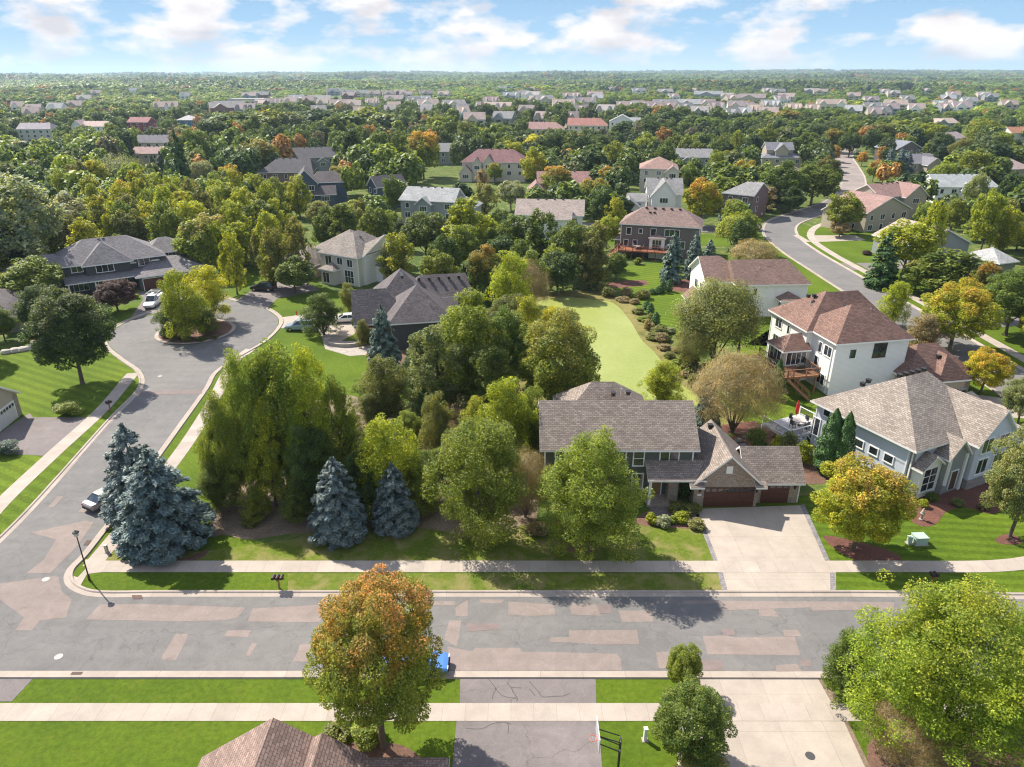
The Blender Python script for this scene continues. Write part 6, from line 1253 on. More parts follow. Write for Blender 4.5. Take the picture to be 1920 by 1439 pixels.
def HM(X, Y, rot, lx, ly): return Matrix.Translation((X, Y, 0)) @ Matrix.Rotation(rot, 4, 'Z') @ Matrix.Translation((lx, ly, 0))
deck('wood_deck', 'brown wooden deck with stairs around the sunroom of the white red-roofed house', HM(41.6, 85.2, R(11), -6.6, 1.0), 5.6, 3.45, 2.6, M_WOOD, M_WOOD, [(.2, .2), (2.8, .2), (5.3, .2), (.2, 3.2)], stairs=(1.2, -.0, 3.2, -1.6, 1.0) if False else (1.0, 0.0, 2.6, -1.3, -1.0))
deck('wood_deck', 'small upper left wooden deck beside the sunroom, with a closed dark umbrella', HM(41.6, 85.2, R(11), -10.2, 5.2), 5.6, 4.8, 2.4, M_WOOD, M_WOOD, [(.2, .2), (.2, 4.6), (2.8, .2)])
deck('raised_deck', 'raised red-wood deck on posts behind the dark brown house', HM(25.2, 164.5, R(-16.5), .2, -4.3), 11.5, 4.2, 2.1, m_plain('red_deck_wood', (.34, .12, .06), .7, 0, .25), m_plain('red_rail_wood', (.25, .08, .04), .7, 0, .2), [(.3 + 2.7 * k, .3) for k in range(5)], stairs=(0.1, 1.4, -1.8, -1.2, -1.0))
deck('grey_deck', 'pale grey deck with white posts and black railings beside the blue-grey corner house', HM(39.4, 61.0, R(25.6), -3.2, 12.25), 5.9, 4.2, 1.3, m_plain('grey_decking', (.42, .42, .44), .7), M_WHITE, [(.2, .2), (.2, 4.4), (2.6, .2)], stairs=(.3, 0, 0, -2.4, 1.4))
def umbrella(X, Y, z, c, label, h=2.6, closed=True):
    r = empty('patio_umbrella', (X, Y, z)); tag(r, label, 'umbrella'); mb = MB(); mb.tube([(0, 0, 0), (0, 0, h)], .03, 8); mb.build('pole', M_METAL, r); mb = MB()
    mb.lathe([(.17, h - 1.7), (.22, h - 1.3), (.16, h - .5), (.02, h + .05)], n=10, smooth=False); mb.build('canopy', m_plain('umbrella_cloth', c, .8), r)
p = HM(39.4, 61.0, R(25.6), .9, 15.4).to_translation(); umbrella(p.x, p.y, 1.3, (.55, .02, .02), 'closed bright red umbrella on the pale grey deck')
p = HM(41.6, 85.2, R(11), -8.6, 8.8).to_translation(); umbrella(p.x, p.y, 2.4, (.06, .03, .03), 'closed dark brown umbrella on the upper left wooden deck')
def table_round(X, Y, z, rr, c, label, name='patio_table'):
    r = empty(name, (X, Y, z)); tag(r, label, 'table'); mb = MB(); mb.lathe([(rr, .70), (rr, .74)], n=24); mb.build('tabletop', m_plain('table_top', c, .5), r); mb = MB(); mb.lathe([(.25, 0), (.06, .08), (.06, .7)], n=10); mb.build('leg', M_METAL, r)
def chair(X, Y, z, rot, c, label, group, name='patio_chair'):
    r = empty(name, (X, Y, z), rot); tag(r, label, 'chair', group); m = m_plain('chair_finish', c, .6); mb = MB(); mb.box(-.26, .26, -.26, .26, .40, .46); mb.build('seat', m, r)
    mb = MB(); mb.box(-.26, .26, .22, .27, .46, .98); mb.build('backrest', m, r)
    for x in (-.23, .23):
        for y in (-.23, .23): mb = MB(); mb.box(x - .02, x + .02, y - .02, y + .02, 0, .4); mb.build('leg', M_METAL, r)
p = HM(39.4, 61.0, R(25.6), .3, 14.3).to_translation(); table_round(p.x, p.y, 1.3, .75, (.6, .52, .45), 'round pale table on the grey deck under the red umbrella')
for k in range(4):
    a = k * 1.57 + .5; chair(p.x + 1.05 * math.cos(a), p.y + 1.05 * math.sin(a), 1.3, a - math.pi / 2, (.05, .05, .05), None, 'dark chairs around the round deck table'); 
for k, o in enumerate([o for o in col.objects if o.name.startswith('patio_chair')]): o['label'] = 'dark chair on the %s side of the table on the pale grey deck' % ('right', 'far', 'left', 'near')[k]
p = HM(41.6, 85.2, R(11), -2.9, 2.6).to_translation(); r = empty('grill', (p.x, p.y, 2.6), R(11)); tag(r, 'black barbecue grill on the wooden deck in front of the sunroom', 'grill'); mb = MB(); mb.box(-.6, .6, -.28, .28, .1, .85); mb.build('cart', M_METAL, r)
mb = MB(); mb.lathe([(.28, -.42), (.28, .42)], (0, 0, 0), 14, M=Matrix.Translation((0, 0, .92)) @ Matrix.Rotation(R(90), 4, 'Y')); mb.build('lid', m_plain('grey_lid', (.1, .1, .1), .3, .5), r)
p = HM(25.2, 164.5, R(-16.5), 4.2, -2.2).to_translation(); table_round(p.x, p.y, 2.1, .8, (.5, .42, .38), 'round table on the raised red-wood deck')
for k in range(3): a = k * 2.1; chair(p.x + 1.2 * math.cos(a), p.y + 1.2 * math.sin(a), 2.1, a - 1.57, (.5, .45, .4), 'pale chair on the %s side of the raised deck table' % ('right', 'far left', 'near left')[k], 'chairs on the raised deck')
p = HM(25.2, 164.5, R(-16.5), 9.5, -2.0).to_translation()
for k in range(2): chair(p.x + 1.3 * k, p.y, 2.1, .4, (.35, .3, .28), '%s brown lounge chair at the right end of the raised deck' % ('left', 'right')[k], 'lounge chairs on the raised deck')
# curved seat wall and pillars by the dark grey house
X, Y = at(648, 648); r = empty('seat_wall', (X, Y, 0)); tag(r, 'low curved stone seat wall with two square end pillars on the patio', 'stone wall'); mb = MB(); n = 14
for k in range(n):
    a0 = math.pi * (1.12 + .76 * k / n); a1 = math.pi * (1.12 + .76 * (k + 1) / n); q = [(ra * math.cos(a), ra * .8 * math.sin(a) + 1.6) for ra in (2.75, 3.2) for a in (a0, a1)]
    b = [(q[0][0], q[0][1]), (q[2][0], q[2][1]), (q[3][0], q[3][1]), (q[1][0], q[1][1])]
    mb.face([(x, y, .55) for x, y in b]); mb.face([(*b[1], 0), (*b[2], 0), (*b[2], .55), (*b[1], .55)]); mb.face([(*b[3], 0), (*b[0], 0), (*b[0], .55), (*b[3], .55)])
mb.build('curved_wall', M_STONE, r)
for x in (-2.95, 2.95): mb = MB(); mb.box(x - .35, x + .35, .45, 1.15, 0, .8); o = mb.build('pillar', M_STONE, r); m = MB(); m.box(x - .42, x + .42, .38, 1.22, .8, .9); m.build('cap', M_CURB, o)
# retaining stones and rocks
def rock(X, Y, s, label, group, sd, c=(.4, .37, .33)):
    q = random.Random(sd); mb = MB(); pr = [(s * .9, 0), (s * 1.0, s * .25), (s * .7, s * .6), (s * .15, s * .75)]; mb.lathe(pr, n=9)
    mb.v = [(x * (1 + .25 * math.sin(3 * math.atan2(y, x) + sd)), y * (.8 + .2 * math.sin(sd)), z) for x, y, z in mb.v]; o = mb.build('boulder', m_plain('rock', c, .9, 0, .3), None, (X, Y, 0)); tag(o, label, 'boulder', group)
for k, (x, y) in enumerate([(12, 663), (28, 660), (42, 658), (58, 655), (70, 645), (72, 632)]): X, Y = at(x, y); rock(X, Y, .9, 'pale boulder edging the striped left lawn, %s from the left edge' % ordinal(k + 1), 'boulders by the left lawn', k)
for k, (x, y) in enumerate([(1370, 835), (1385, 828), (1400, 822), (1395, 838), (1380, 845)]): X, Y = at(x, y); rock(X, Y, .55, 'grey garden boulder behind the brick garage, %s of the five' % ordinal(k + 1), 'garden boulders behind the garage', k + 9, (.25, .24, .24))
X, Y = at(1727, 975); r = empty('garden_statue', (X, Y, 0)); tag(r, 'small stone pedestal ornament in the red mulch bed', 'garden ornament'); mb = MB(); mb.lathe([(.22, 0), (.22, .1), (.1, .16), (.1, .55), (.22, .65), (.24, .75)], n=12); mb.build('pedestal', M_CURB, r); mb = MB(); mb.lathe([(.1, .75), (.16, .9), (.1, 1.1), (.05, 1.25)], n=10); mb.build('ornament', m_plain('carved_stone', (.42, .34, .27), .8), r)
mb = MB(); X, Y = at(1390, 828); 
# ------------------------------------------------------------------ shrubs and small evergreens
def shrub(bx, by, wm, hm, c, label, group=None, name='shrub', cat='shrub'):
    X, Y = at(bx, by); r = empty(name, (X, Y, 0), trng.random() * 6); tag(r, label, cat, group); r.scale = (wm / 8.6, wm / 8.6, hm / 8.6)
    o = linkobj('foliage', trng.choice(BUSH_D if wm > 2.2 and Y < 90 else BUSH), r); cc = COL[c] if isinstance(c, str) else c; o.color = (*cc, 0); o['autumn'] = [1.0, 1.0, 1.0]; return r
SH = [(1222, 980, 1.3, 1.0, 'yg', 'round light green shrub, first from the left in the row beside the concrete driveway'), (1243, 986, 1.5, 1.1, 'sg', 'silvery round shrub in the row beside the concrete driveway'), (1262, 980, 1.0, .8, 'lg', 'small green shrub right of the silvery one beside the driveway'), (1278, 978, 1.4, 1.0, 'yg', 'pale hosta-like shrub in the row beside the driveway'), (1306, 990, 1.6, .9, (.26, .26, .09), 'cream-tipped low shrub at the left edge of the concrete driveway'),
      (1268, 962, 1.6, .9, 'ol', 'clipped olive hedge shrub left end below the front porch'), (1288, 962, 1.6, .9, 'ol', 'clipped olive hedge shrub middle, below the garage corner'), (1303, 960, 1.3, .9, 'ol', 'clipped olive hedge shrub right end, touching the garage corner'), (1282, 935, 1.5, 3.2, 'dg', 'dark climbing shrub between the porch and the garage'),
      (1506, 868, 2.2, 2.6, 'yg', 'pale yellow-green shrub at the foot of the grey deck stairs'), (1478, 848, 2.0, 2.6, 'wl', 'grey-green shrub in front of the grey deck'), (1452, 850, 1.2, 2.4, 'yg', 'yellow-green upright shrub left of the grey deck'), (1415, 838, 2.6, 2.2, 'mg', 'green bush in the back garden left of the grey deck'), (1432, 852, .9, 1.6, 'ev', 'small dark cone shrub behind the side garage roof'),
      (133, 778, 3.4, 1.7, 'lg', 'large low bush on the left lawn above the asphalt driveway'), (112, 770, 1.4, 1.0, 'sg', 'small pale shrub left of the large low bush'), (15, 850, 3.0, 1.4, 'dbl', 'low blue-green juniper shrub at the left edge below the driveway'), (255, 560, 1.3, 1.0, 'yg', 'small round yellow-green shrub beside the white service pickup'),
      (690, 1000 - 355, 1.6, 1.8, 'ol', 'olive shrub between the seat wall and the slender spruce'), (672, 612, 2.4, 2.2, 'dg', 'rounded dark shrub at the brick wall of the grey house'), (700, 672, 2.0, 1.6, 'bn', 'brownish shrub at the foot of the slender spruce'), (1730, 950, 1.0, .8, 'yg', 'yellow-green shrub in the red mulch bed'), (1745, 938, 1.2, .9, 'mg', 'green shrub near the porch in the red mulch bed'), (1795, 948, 1.2, .8, 'wl', 'grey-green shrub in the red mulch bed'), (1844, 955, 1.2, .9, (.22, .2, .1), 'straw-coloured grass tuft at the right end of the red mulch bed'),
      (1700, 905 - 30, 1.2, .9, 'mg', 'low green shrub under the stone-based window'), (1220, 605, 1.3, 1.7, 'ol', 'olive shrub on the pond bank near the small lawn evergreens'), (1258, 625, 1.6, 1.0, 'sg', 'silvery plants on the pond bank'), (1275, 635, 1.6, 1.2, 'lg', 'light leafy plant on the pond bank'), (1175, 556, 2.5, 1.8, 'bn', 'brown reeds at the pond head'), (1140, 556, 3.0, 2.0, 'ol', 'olive reeds at the pond head, left of the brown ones'), (1205, 560, 3.0, 1.8, 'ol', 'mixed shrub right of the brown reeds'),
      (1240, 640, 2.4, 1.4, 'bn', 'straw tuft on the right pond bank'), (1190, 570, 1.8, 1.0, 'bn', 'straw tuft on the upper right pond bank'), (1290, 700, 2.4, 1.6, 'ol', 'olive tuft on the lower right pond bank'), (1262, 520, 2.0, 1.2, 'ol', 'small bush below the raised deck'), (1195, 496, 2.0, 1.6, 'lg', 'light bush at the deck stairs'),
      (480, 655, .1, .1, 'mg', None), (328, 638, 1.3, .7, 'ol', 'low olive plant at the front rim of the island'), (350, 640, 1.5, .7, 'lg', 'low light green plant at the front rim of the island'), (378, 640, 1.5, .7, 'mg', 'low green plant at the front rim of the island'), (402, 636, 1.2, .7, 'ol', 'low dark plant at the right front rim of the island'), (314, 632, 2.0, 2.0, 'dbl', 'dwarf blue-green conifer at the left of the island'),
      (720, 895, 3, 1.4, 'ol', 'low undergrowth bush in the shaded clump'), (1010, 1000, 2.0, 1.0, 'bn', 'reddish-brown low bush left of the lawn tree'), (1290, 690, 3.0, 3, 'ol', 'small olive thicket on the pond bank under the large willow'), (860, 960, 2.4, 1.4, 'mg', 'low green bush behind the fine-leaved birch trunk'), (470, 985, 1.6, 1.0, 'ol', 'small bush among the cottonwood trunks'), (520, 1370 + 30, .1, .1, 'mg', None),
      (690, 1385, 2.4, 1.2, 'lg', 'light hosta bed under the red-topped maple'), (630, 1385, 1.8, 1.0, 'ol', 'olive shrub left of the red-topped maple trunk'), (1495, 800, 1.0, 1.0, 'mg', 'small green bush by the deck stair foot'), (1625, 478, 2.2, 1.0, 'pu', 'round purple shrub beside the sidewalk of the winding road')]
BANKP = [(1168, 565), (1196, 588), (1207, 602), (1216, 618), (1226, 636), (1244, 655), (1255, 672), (1272, 690), (1284, 706), (1300, 724), (1315, 738), (1236, 628), (1248, 640), (1270, 660), (1285, 680), (1305, 700), (1325, 722)]
for i, (x, y) in enumerate(BANKP): SH.append((x, y, trng.uniform(1.6, 3.0), trng.uniform(.8, 1.8), ('bn', 'ol', 'lg', 'tan', 'ol')[i % 5], '%s clump of bank plants, %s along the right pond shore' % (('brown', 'olive', 'leafy green', 'straw', 'olive')[i % 5], ordinal(i + 1))))
for x, y, w, hh_, c, lb in SH:
    if lb: shrub(x, y, w, hh_, c, lb)
for k, (x, b, t) in enumerate([(1222, 552, 541), (1233, 551, 537), (1242, 549, 525), (1254, 547, 523)]):
    X, Y = G(x, b); H = htop(x, b, t); tree(X, Y, H, 1.5, 'column', 'ev', hi=False, group='small columnar evergreens on the lawn', label='%s small dark cone evergreen from left in the upper lawn row' % ('first', 'second', 'third', 'fourth')[k])
for k, (x, b, t) in enumerate([(1212, 580, 564), (1219, 590, 568), (1229, 609, 585)]):
    X, Y = G(x, b); H = htop(x, b, t); tree(X, Y, H, 1.5, 'column', 'ev', hi=False, group='small columnar evergreens on the lawn', label='%s small dark columnar evergreen from the top in the row beside the pond bank' % ('first', 'second', 'third')[k])
# ------------------------------------------------------------------ far houses
frng = random.Random(77)
PALR = [S_LIGHT, S_TAN, S_GREY, S_LGREY, m_shingle((.36, .28, .26)), m_shingle((.3, .24, .24)), m_shingle((.42, .33, .29))]
RN = {id(S_LIGHT): 'pale', id(S_TAN): 'tan', id(S_GREY): 'slate grey', id(S_LGREY): 'light grey'}
PALW = [(W_CREAM, 'cream'), (W_WHITE, 'white'), (W_BEIGE, 'beige'), (W_TAN, 'tan'), (W_GREY, 'grey'), (B_RED, 'brick'), (m_siding((.55, .45, .38)), 'buff')]
FARH = []
def fwin(mb, x, y, z, w, h): mb.box(x - w / 2, x + w / 2, y - .06, y + .02, z, z + h)
def row_house(xc, y, wpx, units, wall, roof, wn, rn, eave=8.6, rot=0, dep=13, group='far townhouse rows', name='townhouse_row', cat='townhouse row'):
    X, Y = G(xc, y, eave); w = wpx / ppm(X, Y, eave); r = empty(name, (X, Y, terrain(X, Y)), R(rot)); hs_ = House.__new__(House)
    hs_.root = r; hs_.wm = [wall, W_WHITE]; hs_.rm = roof; hs_.trim = M_WHITE; hs_.w = MB(); hs_.r = MB(); hs_.k = 0
    hs_.vol(-w / 2, w / 2, 0, dep, eave, 4.6, 'x', (0, 0), .4)
    wb = MB(); u = w / units
    for i in range(units):
        a = -w / 2 + u * i
        if units > 1 or wpx > 16:
            g0, g1 = (a + u * .12, a + u * .62) if i % 2 == 0 else (a + u * .38, a + u * .88)
            hs_.vol(g0, g1, -1.6, 4, eave - .2, 3.8, 'y', (0, 0), .35, mi=i % 2 if units > 1 else 0)
            for z in (1.2, 4.3): fwin(wb, (g0 + g1) / 2, -1.6, z, (g1 - g0) * .5, 1.5)
            for z in (1.2, 4.3): fwin(wb, (a + u * .8) if i % 2 == 0 else a + u * .2, 0, z, u * .16, 1.4)
        else:
            for z in (1.2, 4.3):
                for q in (.2, .5, .8): fwin(wb, a + u * q, 0, z, 1.4, 1.4)
    hs_.w.build('wall', hs_.wm, r); hs_.r.build('roof', [roof, M_WHITE], r); wb.build('window', GLASS, r)
    FARH.append(dict(o=r, X=X, Y=Y, p=PR(X, Y, 6), wn=wn, rn=rn, cat=cat, group=group, w=w, wpx=wpx, y=y)); FOOT.append((X, Y, R(rot), -w / 2, w / 2, -3, dep + 1)); KEEP.append((xc - wpx / 2, y - 8, xc + wpx / 2, y + 6, math.hypot(X, Y)))
def RB(xc, y, wpx, units, wi, ri, **k):
    wl, wn = PALW[wi]; rf = PALR[ri]; row_house(xc, y, wpx, units, wl, rf, wn, ('pale', 'tan', 'slate grey', 'light grey', 'dusty pink', 'mauve', 'buff')[ri], **k)
ROWS = [(480, 196, 110, 3, 6, 0), (560, 192, 70, 2, 5, 0), (620, 192, 90, 4, 0, 0), (700, 192, 110, 4, 0, 0), (760, 195, 80, 3, 1, 0), (830, 192, 100, 4, 1, 3), (890, 205, 70, 3, 1, 0), (960, 184, 110, 4, 1, 3), (1050, 182, 100, 4, 2, 3), (1080, 194, 90, 4, 2, 1), (930, 199, 60, 2, 1, 1), (1150, 202, 70, 3, 1, 1), (1210, 198, 90, 4, 2, 1), (1270, 194, 90, 4, 3, 6), (1330, 205, 70, 3, 4, 3), (1400, 203, 70, 3, 3, 4), (1450, 199, 60, 3, 2, 6), (1510, 200, 70, 3, 3, 2), (1560, 197, 60, 3, 0, 3), (310, 205, 64, 3, 1, 3), (420, 207, 60, 3, 5, 3), (458, 204, 50, 2, 4, 2), (790, 184, 60, 2, 1, 3), (1330, 178, 60, 3, 2, 2), (1410, 184, 60, 3, 3, 6), (1470, 180, 60, 3, 4, 4)]
for (xc, y, w, n, wi, ri) in ROWS:
    k = max(1, int(w / 34))
    for q in range(k):
        RB(xc - w / 2 + w * (q + .5) / k, y + frng.uniform(-6, 6), w / k * frng.uniform(.55, 1.0), frng.choice((1, 1, 2, 3)), frng.choice((wi, frng.randrange(7), frng.randrange(7))), frng.randrange(7), rot=frng.uniform(-35, 35))
SING = [(486, 178, 34, 5, 2), (466, 180, 26, 4, 4), (625, 172, 22, 4, 2), (650, 174, 22, 4, 2), (675, 175, 26, 2, 2), (700, 176, 24, 2, 4), (730, 176, 24, 3, 5), (760, 177, 24, 2, 5), (800, 175, 24, 3, 5), (830, 177, 22, 2, 4), (100, 203, 30, 1, 3), (140, 198, 34, 3, 4), (60, 206, 26, 3, 4), (345, 180, 18, 1, 2), (30, 200, 20, 1, 4), (890, 224, 40, 2, 4), (940, 222, 40, 4, 2), (985, 208, 30, 3, 5), (1010, 222, 22, 3, 4), (1075, 222, 24, 3, 5),
        (1600, 180, 24, 2, 4), (1620, 168, 20, 1, 4), (1580, 168, 20, 2, 1), (1640, 202, 34, 3, 2), (1680, 196, 40, 2, 1), (1720, 204, 28, 1, 4), (1600, 208, 30, 4, 3), (1660, 172, 24, 1, 6), (1700, 168, 26, 2, 5), (1740, 170, 20, 1, 4), (1500, 165, 26, 3, 4), (1540, 172, 26, 2, 1), (1460, 172, 26, 2, 2), (1420, 168, 20, 1, 1), (1380, 166, 24, 2, 6), (1300, 170, 26, 2, 1), (1250, 172, 30, 3, 0), (1200, 170, 30, 1, 0), (1150, 168, 26, 2, 5), (1100, 164, 22, 1, 4), (1790, 178, 24, 1, 4), (1820, 190, 26, 1, 2), (1860, 182, 24, 4, 2), (1895, 196, 30, 3, 1), (1840, 168, 20, 2, 3), (940, 166, 18, 1, 0), (1000, 168, 20, 2, 4), (1050, 160, 16, 1, 4),
        (720, 160, 14, 2, 5), (600, 164, 16, 1, 2), (660, 160, 14, 2, 4), (540, 163, 14, 1, 5), (250, 170, 14, 1, 3), (180, 175, 18, 2, 4), (300, 165, 12, 1, 0), (400, 160, 12, 1, 4), (1770, 160, 14, 1, 6), (1700, 157, 14, 1, 4), (1560, 157, 14, 2, 5), (1480, 156, 14, 1, 4), (1350, 158, 14, 2, 1), (1260, 160, 14, 1, 4), (1440, 212, 34, 2, 4), (1380, 214, 30, 1, 2)]
for k in range(64): SING.append((frng.uniform(850, 1910) if k % 4 else frng.uniform(20, 850), frng.uniform(158, 214), frng.uniform(20, 34), frng.randrange(7), frng.randrange(7)))
for k, (x, y, w, wi, ri) in enumerate(SING): RB(x, y, w, 1, wi, ri, rot=frng.uniform(-25, 25), group='far detached houses', name='far_house', cat='house', eave=7.0, dep=frng.uniform(11, 14))
def flat(xc, y, wpx, wall, wn, eave, dep):
    X, Y = G(xc, y, eave); w = wpx / ppm(X, Y, eave); r = empty('flat_roofed_building', (X, Y, 0)); mb = MB(); mb.box(-w / 2, w / 2, 0, dep, 0, eave); mb.build('wall', wall, r); mb = MB()
    mb.box(-w / 2 - .3, w / 2 + .3, -.3, .0, eave - .8, eave + .6); mb.box(-w / 2, w / 2, 0, dep, eave, eave + .3); mb.build('roof', m_plain('membrane_roof', (.5, .47, .45), .7), r); wb = MB()
    for i in range(max(3, int(w / 5))): fwin(wb, -w / 2 + 5 * i + 3, 0, 1.2, 2.4, 2.2)
    wb.build('window', GLASS, r); tag(r, 'long low flat-roofed %s building beyond the woods' % wn, 'building', 'flat-roofed buildings beyond the woods'); FOOT.append((X, Y, 0, -w / 2, w / 2, -2, dep)); KEEP.append((xc - wpx / 2, y - 4, xc + wpx / 2, y + 6, math.hypot(X, Y)))
flat(458, 186, 66, m_plain('cream_stucco', (.6, .5, .42), .8), 'cream', 8, 25); flat(575, 185, 56, m_plain('red_stucco', (.4, .14, .1), .8), 'red', 8, 25); flat(648, 189, 40, m_plain('pinkish_stucco', (.5, .36, .3), .8), 'pink', 7, 20)
X, Y = G(287, 139.2, 30); Y = 7300; X = (287 - CX) / FPX * (Y * CP); tz = terrain(X, Y); r = empty('water_tower', (X, Y, tz)); tag(r, 'tiny pale water tower on the skyline at the left', 'water tower'); mb = MB(); mb.lathe([(4, 0), (3, 26)], n=12); mb.build('stem', M_WHITE, r); mb = MB(); mb.lathe([(3, 25), (22, 31), (22, 38), (8, 42)], n=16); mb.build('tank', M_WHITE, r)
Y = 6200; X = (858 - CX) / FPX * (Y * CP); r = empty('radio_mast', (X, Y, terrain(X, Y))); tag(r, 'thin mast on the skyline near the middle', 'mast'); mb = MB(); mb.tube([(0, 0, 0), (0, 0, 52)], [2.2, 1.0], 6); mb.build('pole', m_plain('mast_grey', (.3, .32, .34), .6), r); mb = MB(); mb.box(-3, 3, -.5, .5, 38, 40); mb.build('crossarm', m_plain('mast_grey', (.3, .32, .34), .6), r)
# ------------------------------------------------------------------ scattered trees filling the neighbourhood
def blocked(X, Y, H, w):
    for x, y, r_ in FOOTT:
        if (X - x) ** 2 + (Y - y) ** 2 < ((w / 2 + r_) * .46) ** 2: return True
    if on_foot(X, Y, 1.5): return True
    # roads
    for a, b in zip(LOOP, LOOP[1:]):
        dx, dy = b[0] - a[0], b[1] - a[1]; t = max(0, min(1, ((X - a[0]) * dx + (Y - a[1]) * dy) / (dx * dx + dy * dy)))
        if math.hypot(X - a[0] - dx * t, Y - a[1] - dy * t) < (9.5 if Y < 250 else 7): return True
    D = math.hypot(X, Y); px0, pb = PR(X, Y, 0); _, pt = PR(X, Y, H); hwp = w / 2 * ppm(X, Y, H / 2)
    for x0, y0, x1, y1, kd in KEEP:
        if D < kd - 2 and px0 + hwp * .8 > x0 and px0 - hwp * .8 < x1 and pt + 2 < y1 and pb - (pb - pt) * .12 > y0: return True
    return False
for rct in [(1415, 380, 1560, 560), (1560, 290, 1640, 400), (1130, 495, 1460, 700), (1030, 560, 1300, 760), (400, 500, 540, 600), (0, 560, 520, 1439), (0, 1000, 1920, 1439), (520, 560, 700, 700), (1350, 600, 1560, 860), (1500, 440, 1700, 560), (1850, 640, 1920, 760), (1180, 410, 1340, 445), (795, 330, 850, 345), (890, 340, 960, 370), (1600, 390, 1640, 400)]: KEEP.append((*rct, 1e9))
FOOTT_BASE = len(FOOTT)
fill = []; tries = 0
srt = random.Random(99)
CH = ['mg', 'lg', 'lg', 'yg', 'ol', 'mg', 'lg', 'dg', 'yg', 'lg', 'mg']
while len(fill) < 2300 and tries < 60000:
    tries += 1; Y = 95 + 560 * srt.random() ** .8; X = srt.uniform(-1, 1) * (Y * .76 + 22); H = srt.uniform(8, 13.5); w = H * srt.uniform(.62, .85)
    x_, y_ = PR(X, Y, H * .7)
    if X < 0 and Y > 230 and -200 < X and Y < 420: H += 3
    if blocked(X, Y, H, w): continue
    FOOTT.append((X, Y, w / 2)); fill.append((X, Y, H, w))
print('fill', len(fill), 'tries', tries, 'hand trees', len(TREES))
fill.sort(key=lambda f: f[1])
isT = [t for t in TREES if t['kind'] in ('round', 'loose', 'tall', 'giant', 'bigmaple')]
nind = 130; print('leafy hand', len(isT), 'fill as individuals', nind)
for X, Y, H, w in fill[:nind]:
    c = srt.choice(CH); 
    if X < -20 and Y < 240: c = srt.choice(['lg', 'yg', 'mg', 'ol'])
    tree(X, Y, H, w, srt.choice(['round', 'round', 'loose', 'tall' if Y < 260 else 'round']), c, 'o' if srt.random() < .08 else None, srt.uniform(.3, .9))
# the rest, as one wood that nobody could count
PTS = [(X, Y, 0, H / 10, w / 8.3) for X, Y, H, w in fill[nind:]]
for k in range(900):   # the neighbourhood goes on to both sides
    Y = srt.uniform(20, 560); X = srt.choice((-1, 1)) * (Y * .78 + 24 + srt.uniform(0, 90)); H = srt.uniform(8, 13); w = H * srt.uniform(.65, .9)
    if X < 0 and Y < 130 and X > -75: continue
    if not blocked(X, Y, H, w): FOOTT.append((X, Y, w / 2)); PTS.append((X, Y, 0, H / 10, w / 8.3))
def far_scatter(Y0, Y1, n, smin, smax):
    out = []; q = random.Random(int(Y0))
    k = 0
    while len(out) < n and k < n * 4:
        k += 1; Y = math.sqrt(q.uniform(Y0 ** 2, Y1 ** 2)); X = q.uniform(-1, 1) * (Y * .78 + 20)
        H = q.uniform(7, 12.5); w = H * q.uniform(.8, 1.05)
        if Y < 1600:
            if on_foot(X, Y, 2): continue
            D = math.hypot(X, Y); px0, pb = PR(X, Y, 0); _, pt = PR(X, Y, H); hwp = w / 2 * ppm(X, Y, H / 2); bad = False
            for x0, y0, x1, y1, kd in KEEP:
                if kd < 1e8 and D < kd - 2 and px0 + hwp * .7 > x0 and px0 - hwp * .7 < x1 and pt + 1.5 < y1 and pb > y0 + 1 and D > kd - 330: bad = True; break
            if bad: continue
            # open grass here and there
            if math.sin(X / 47 + 1) + math.sin(Y / 61 + X / 90) > 1.35: continue
        pt_ = math.sin(X / 210 + 1.3 * math.sin(Y / 390)) + math.sin(Y / 260 + X / 470); H *= 1 + .22 * pt_
        if Y > 1600 and math.sin(X / 330 + Y / 700) + math.sin(Y / 410 - X / 800) > 1.5: continue
        s = q.uniform(smin, smax); out.append((X, Y, terrain(X, Y), H / 10 * s, w / 8.3 * s))
    return out
PTS += far_scatter(560, 1600, 11500, 1, 1.1); GRV = far_scatter(1500, 3200, 9000, 1.0, 1.35) + far_scatter(3100, 8900, 15000, 1.3, 2.2)
def grove_mesh(seed):
    g = random.Random(seed); Ps = []; 
    parts = [crown_low(seed * 7 + k, 90, 3.0, M_FAR) for k in range(2)]
    V = []; Rn = []; 
    for k in range(7):
        me = parts[k % 2]; n = len(me.vertices); co = np.empty(n * 3); me.vertices.foreach_get('co', co); co = co.reshape(-1, 3); s = g.uniform(.75, 1.25); a = g.random() * 6.28
        co = co * np.array([s, s, s * g.uniform(.9, 1.15)]); c_, s_ = math.cos(a), math.sin(a); co = np.stack([co[:, 0] * c_ - co[:, 1] * s_ + (math.cos(k * 1.05) * 9 if k else 0), co[:, 0] * s_ + co[:, 1] * c_ + (math.sin(k * 1.05) * 9 if k else 0), co[:, 2]], 1); V.append(co); Rn.append(np.full(n // 4, g.random()) * .6 + .4 * np.random.RandomState(k).rand(n // 4))
    V = np.concatenate(V); n = len(V) // 4; me = bpy.data.meshes.new('grove'); me.vertices.add(n * 4); me.vertices.foreach_set('co', V.reshape(-1)); me.loops.add(n * 4); me.loops.foreach_set('vertex_index', np.arange(n * 4)); me.polygons.add(n); me.polygons.foreach_set('loop_start', np.arange(n) * 4); me.polygons.foreach_set('loop_total', np.full(n, 4)); me.materials.append(M_FAR); me.update()
    me.attributes.new('rnd', 'FLOAT', 'FACE').data.foreach_set('value', np.concatenate(Rn)); return me
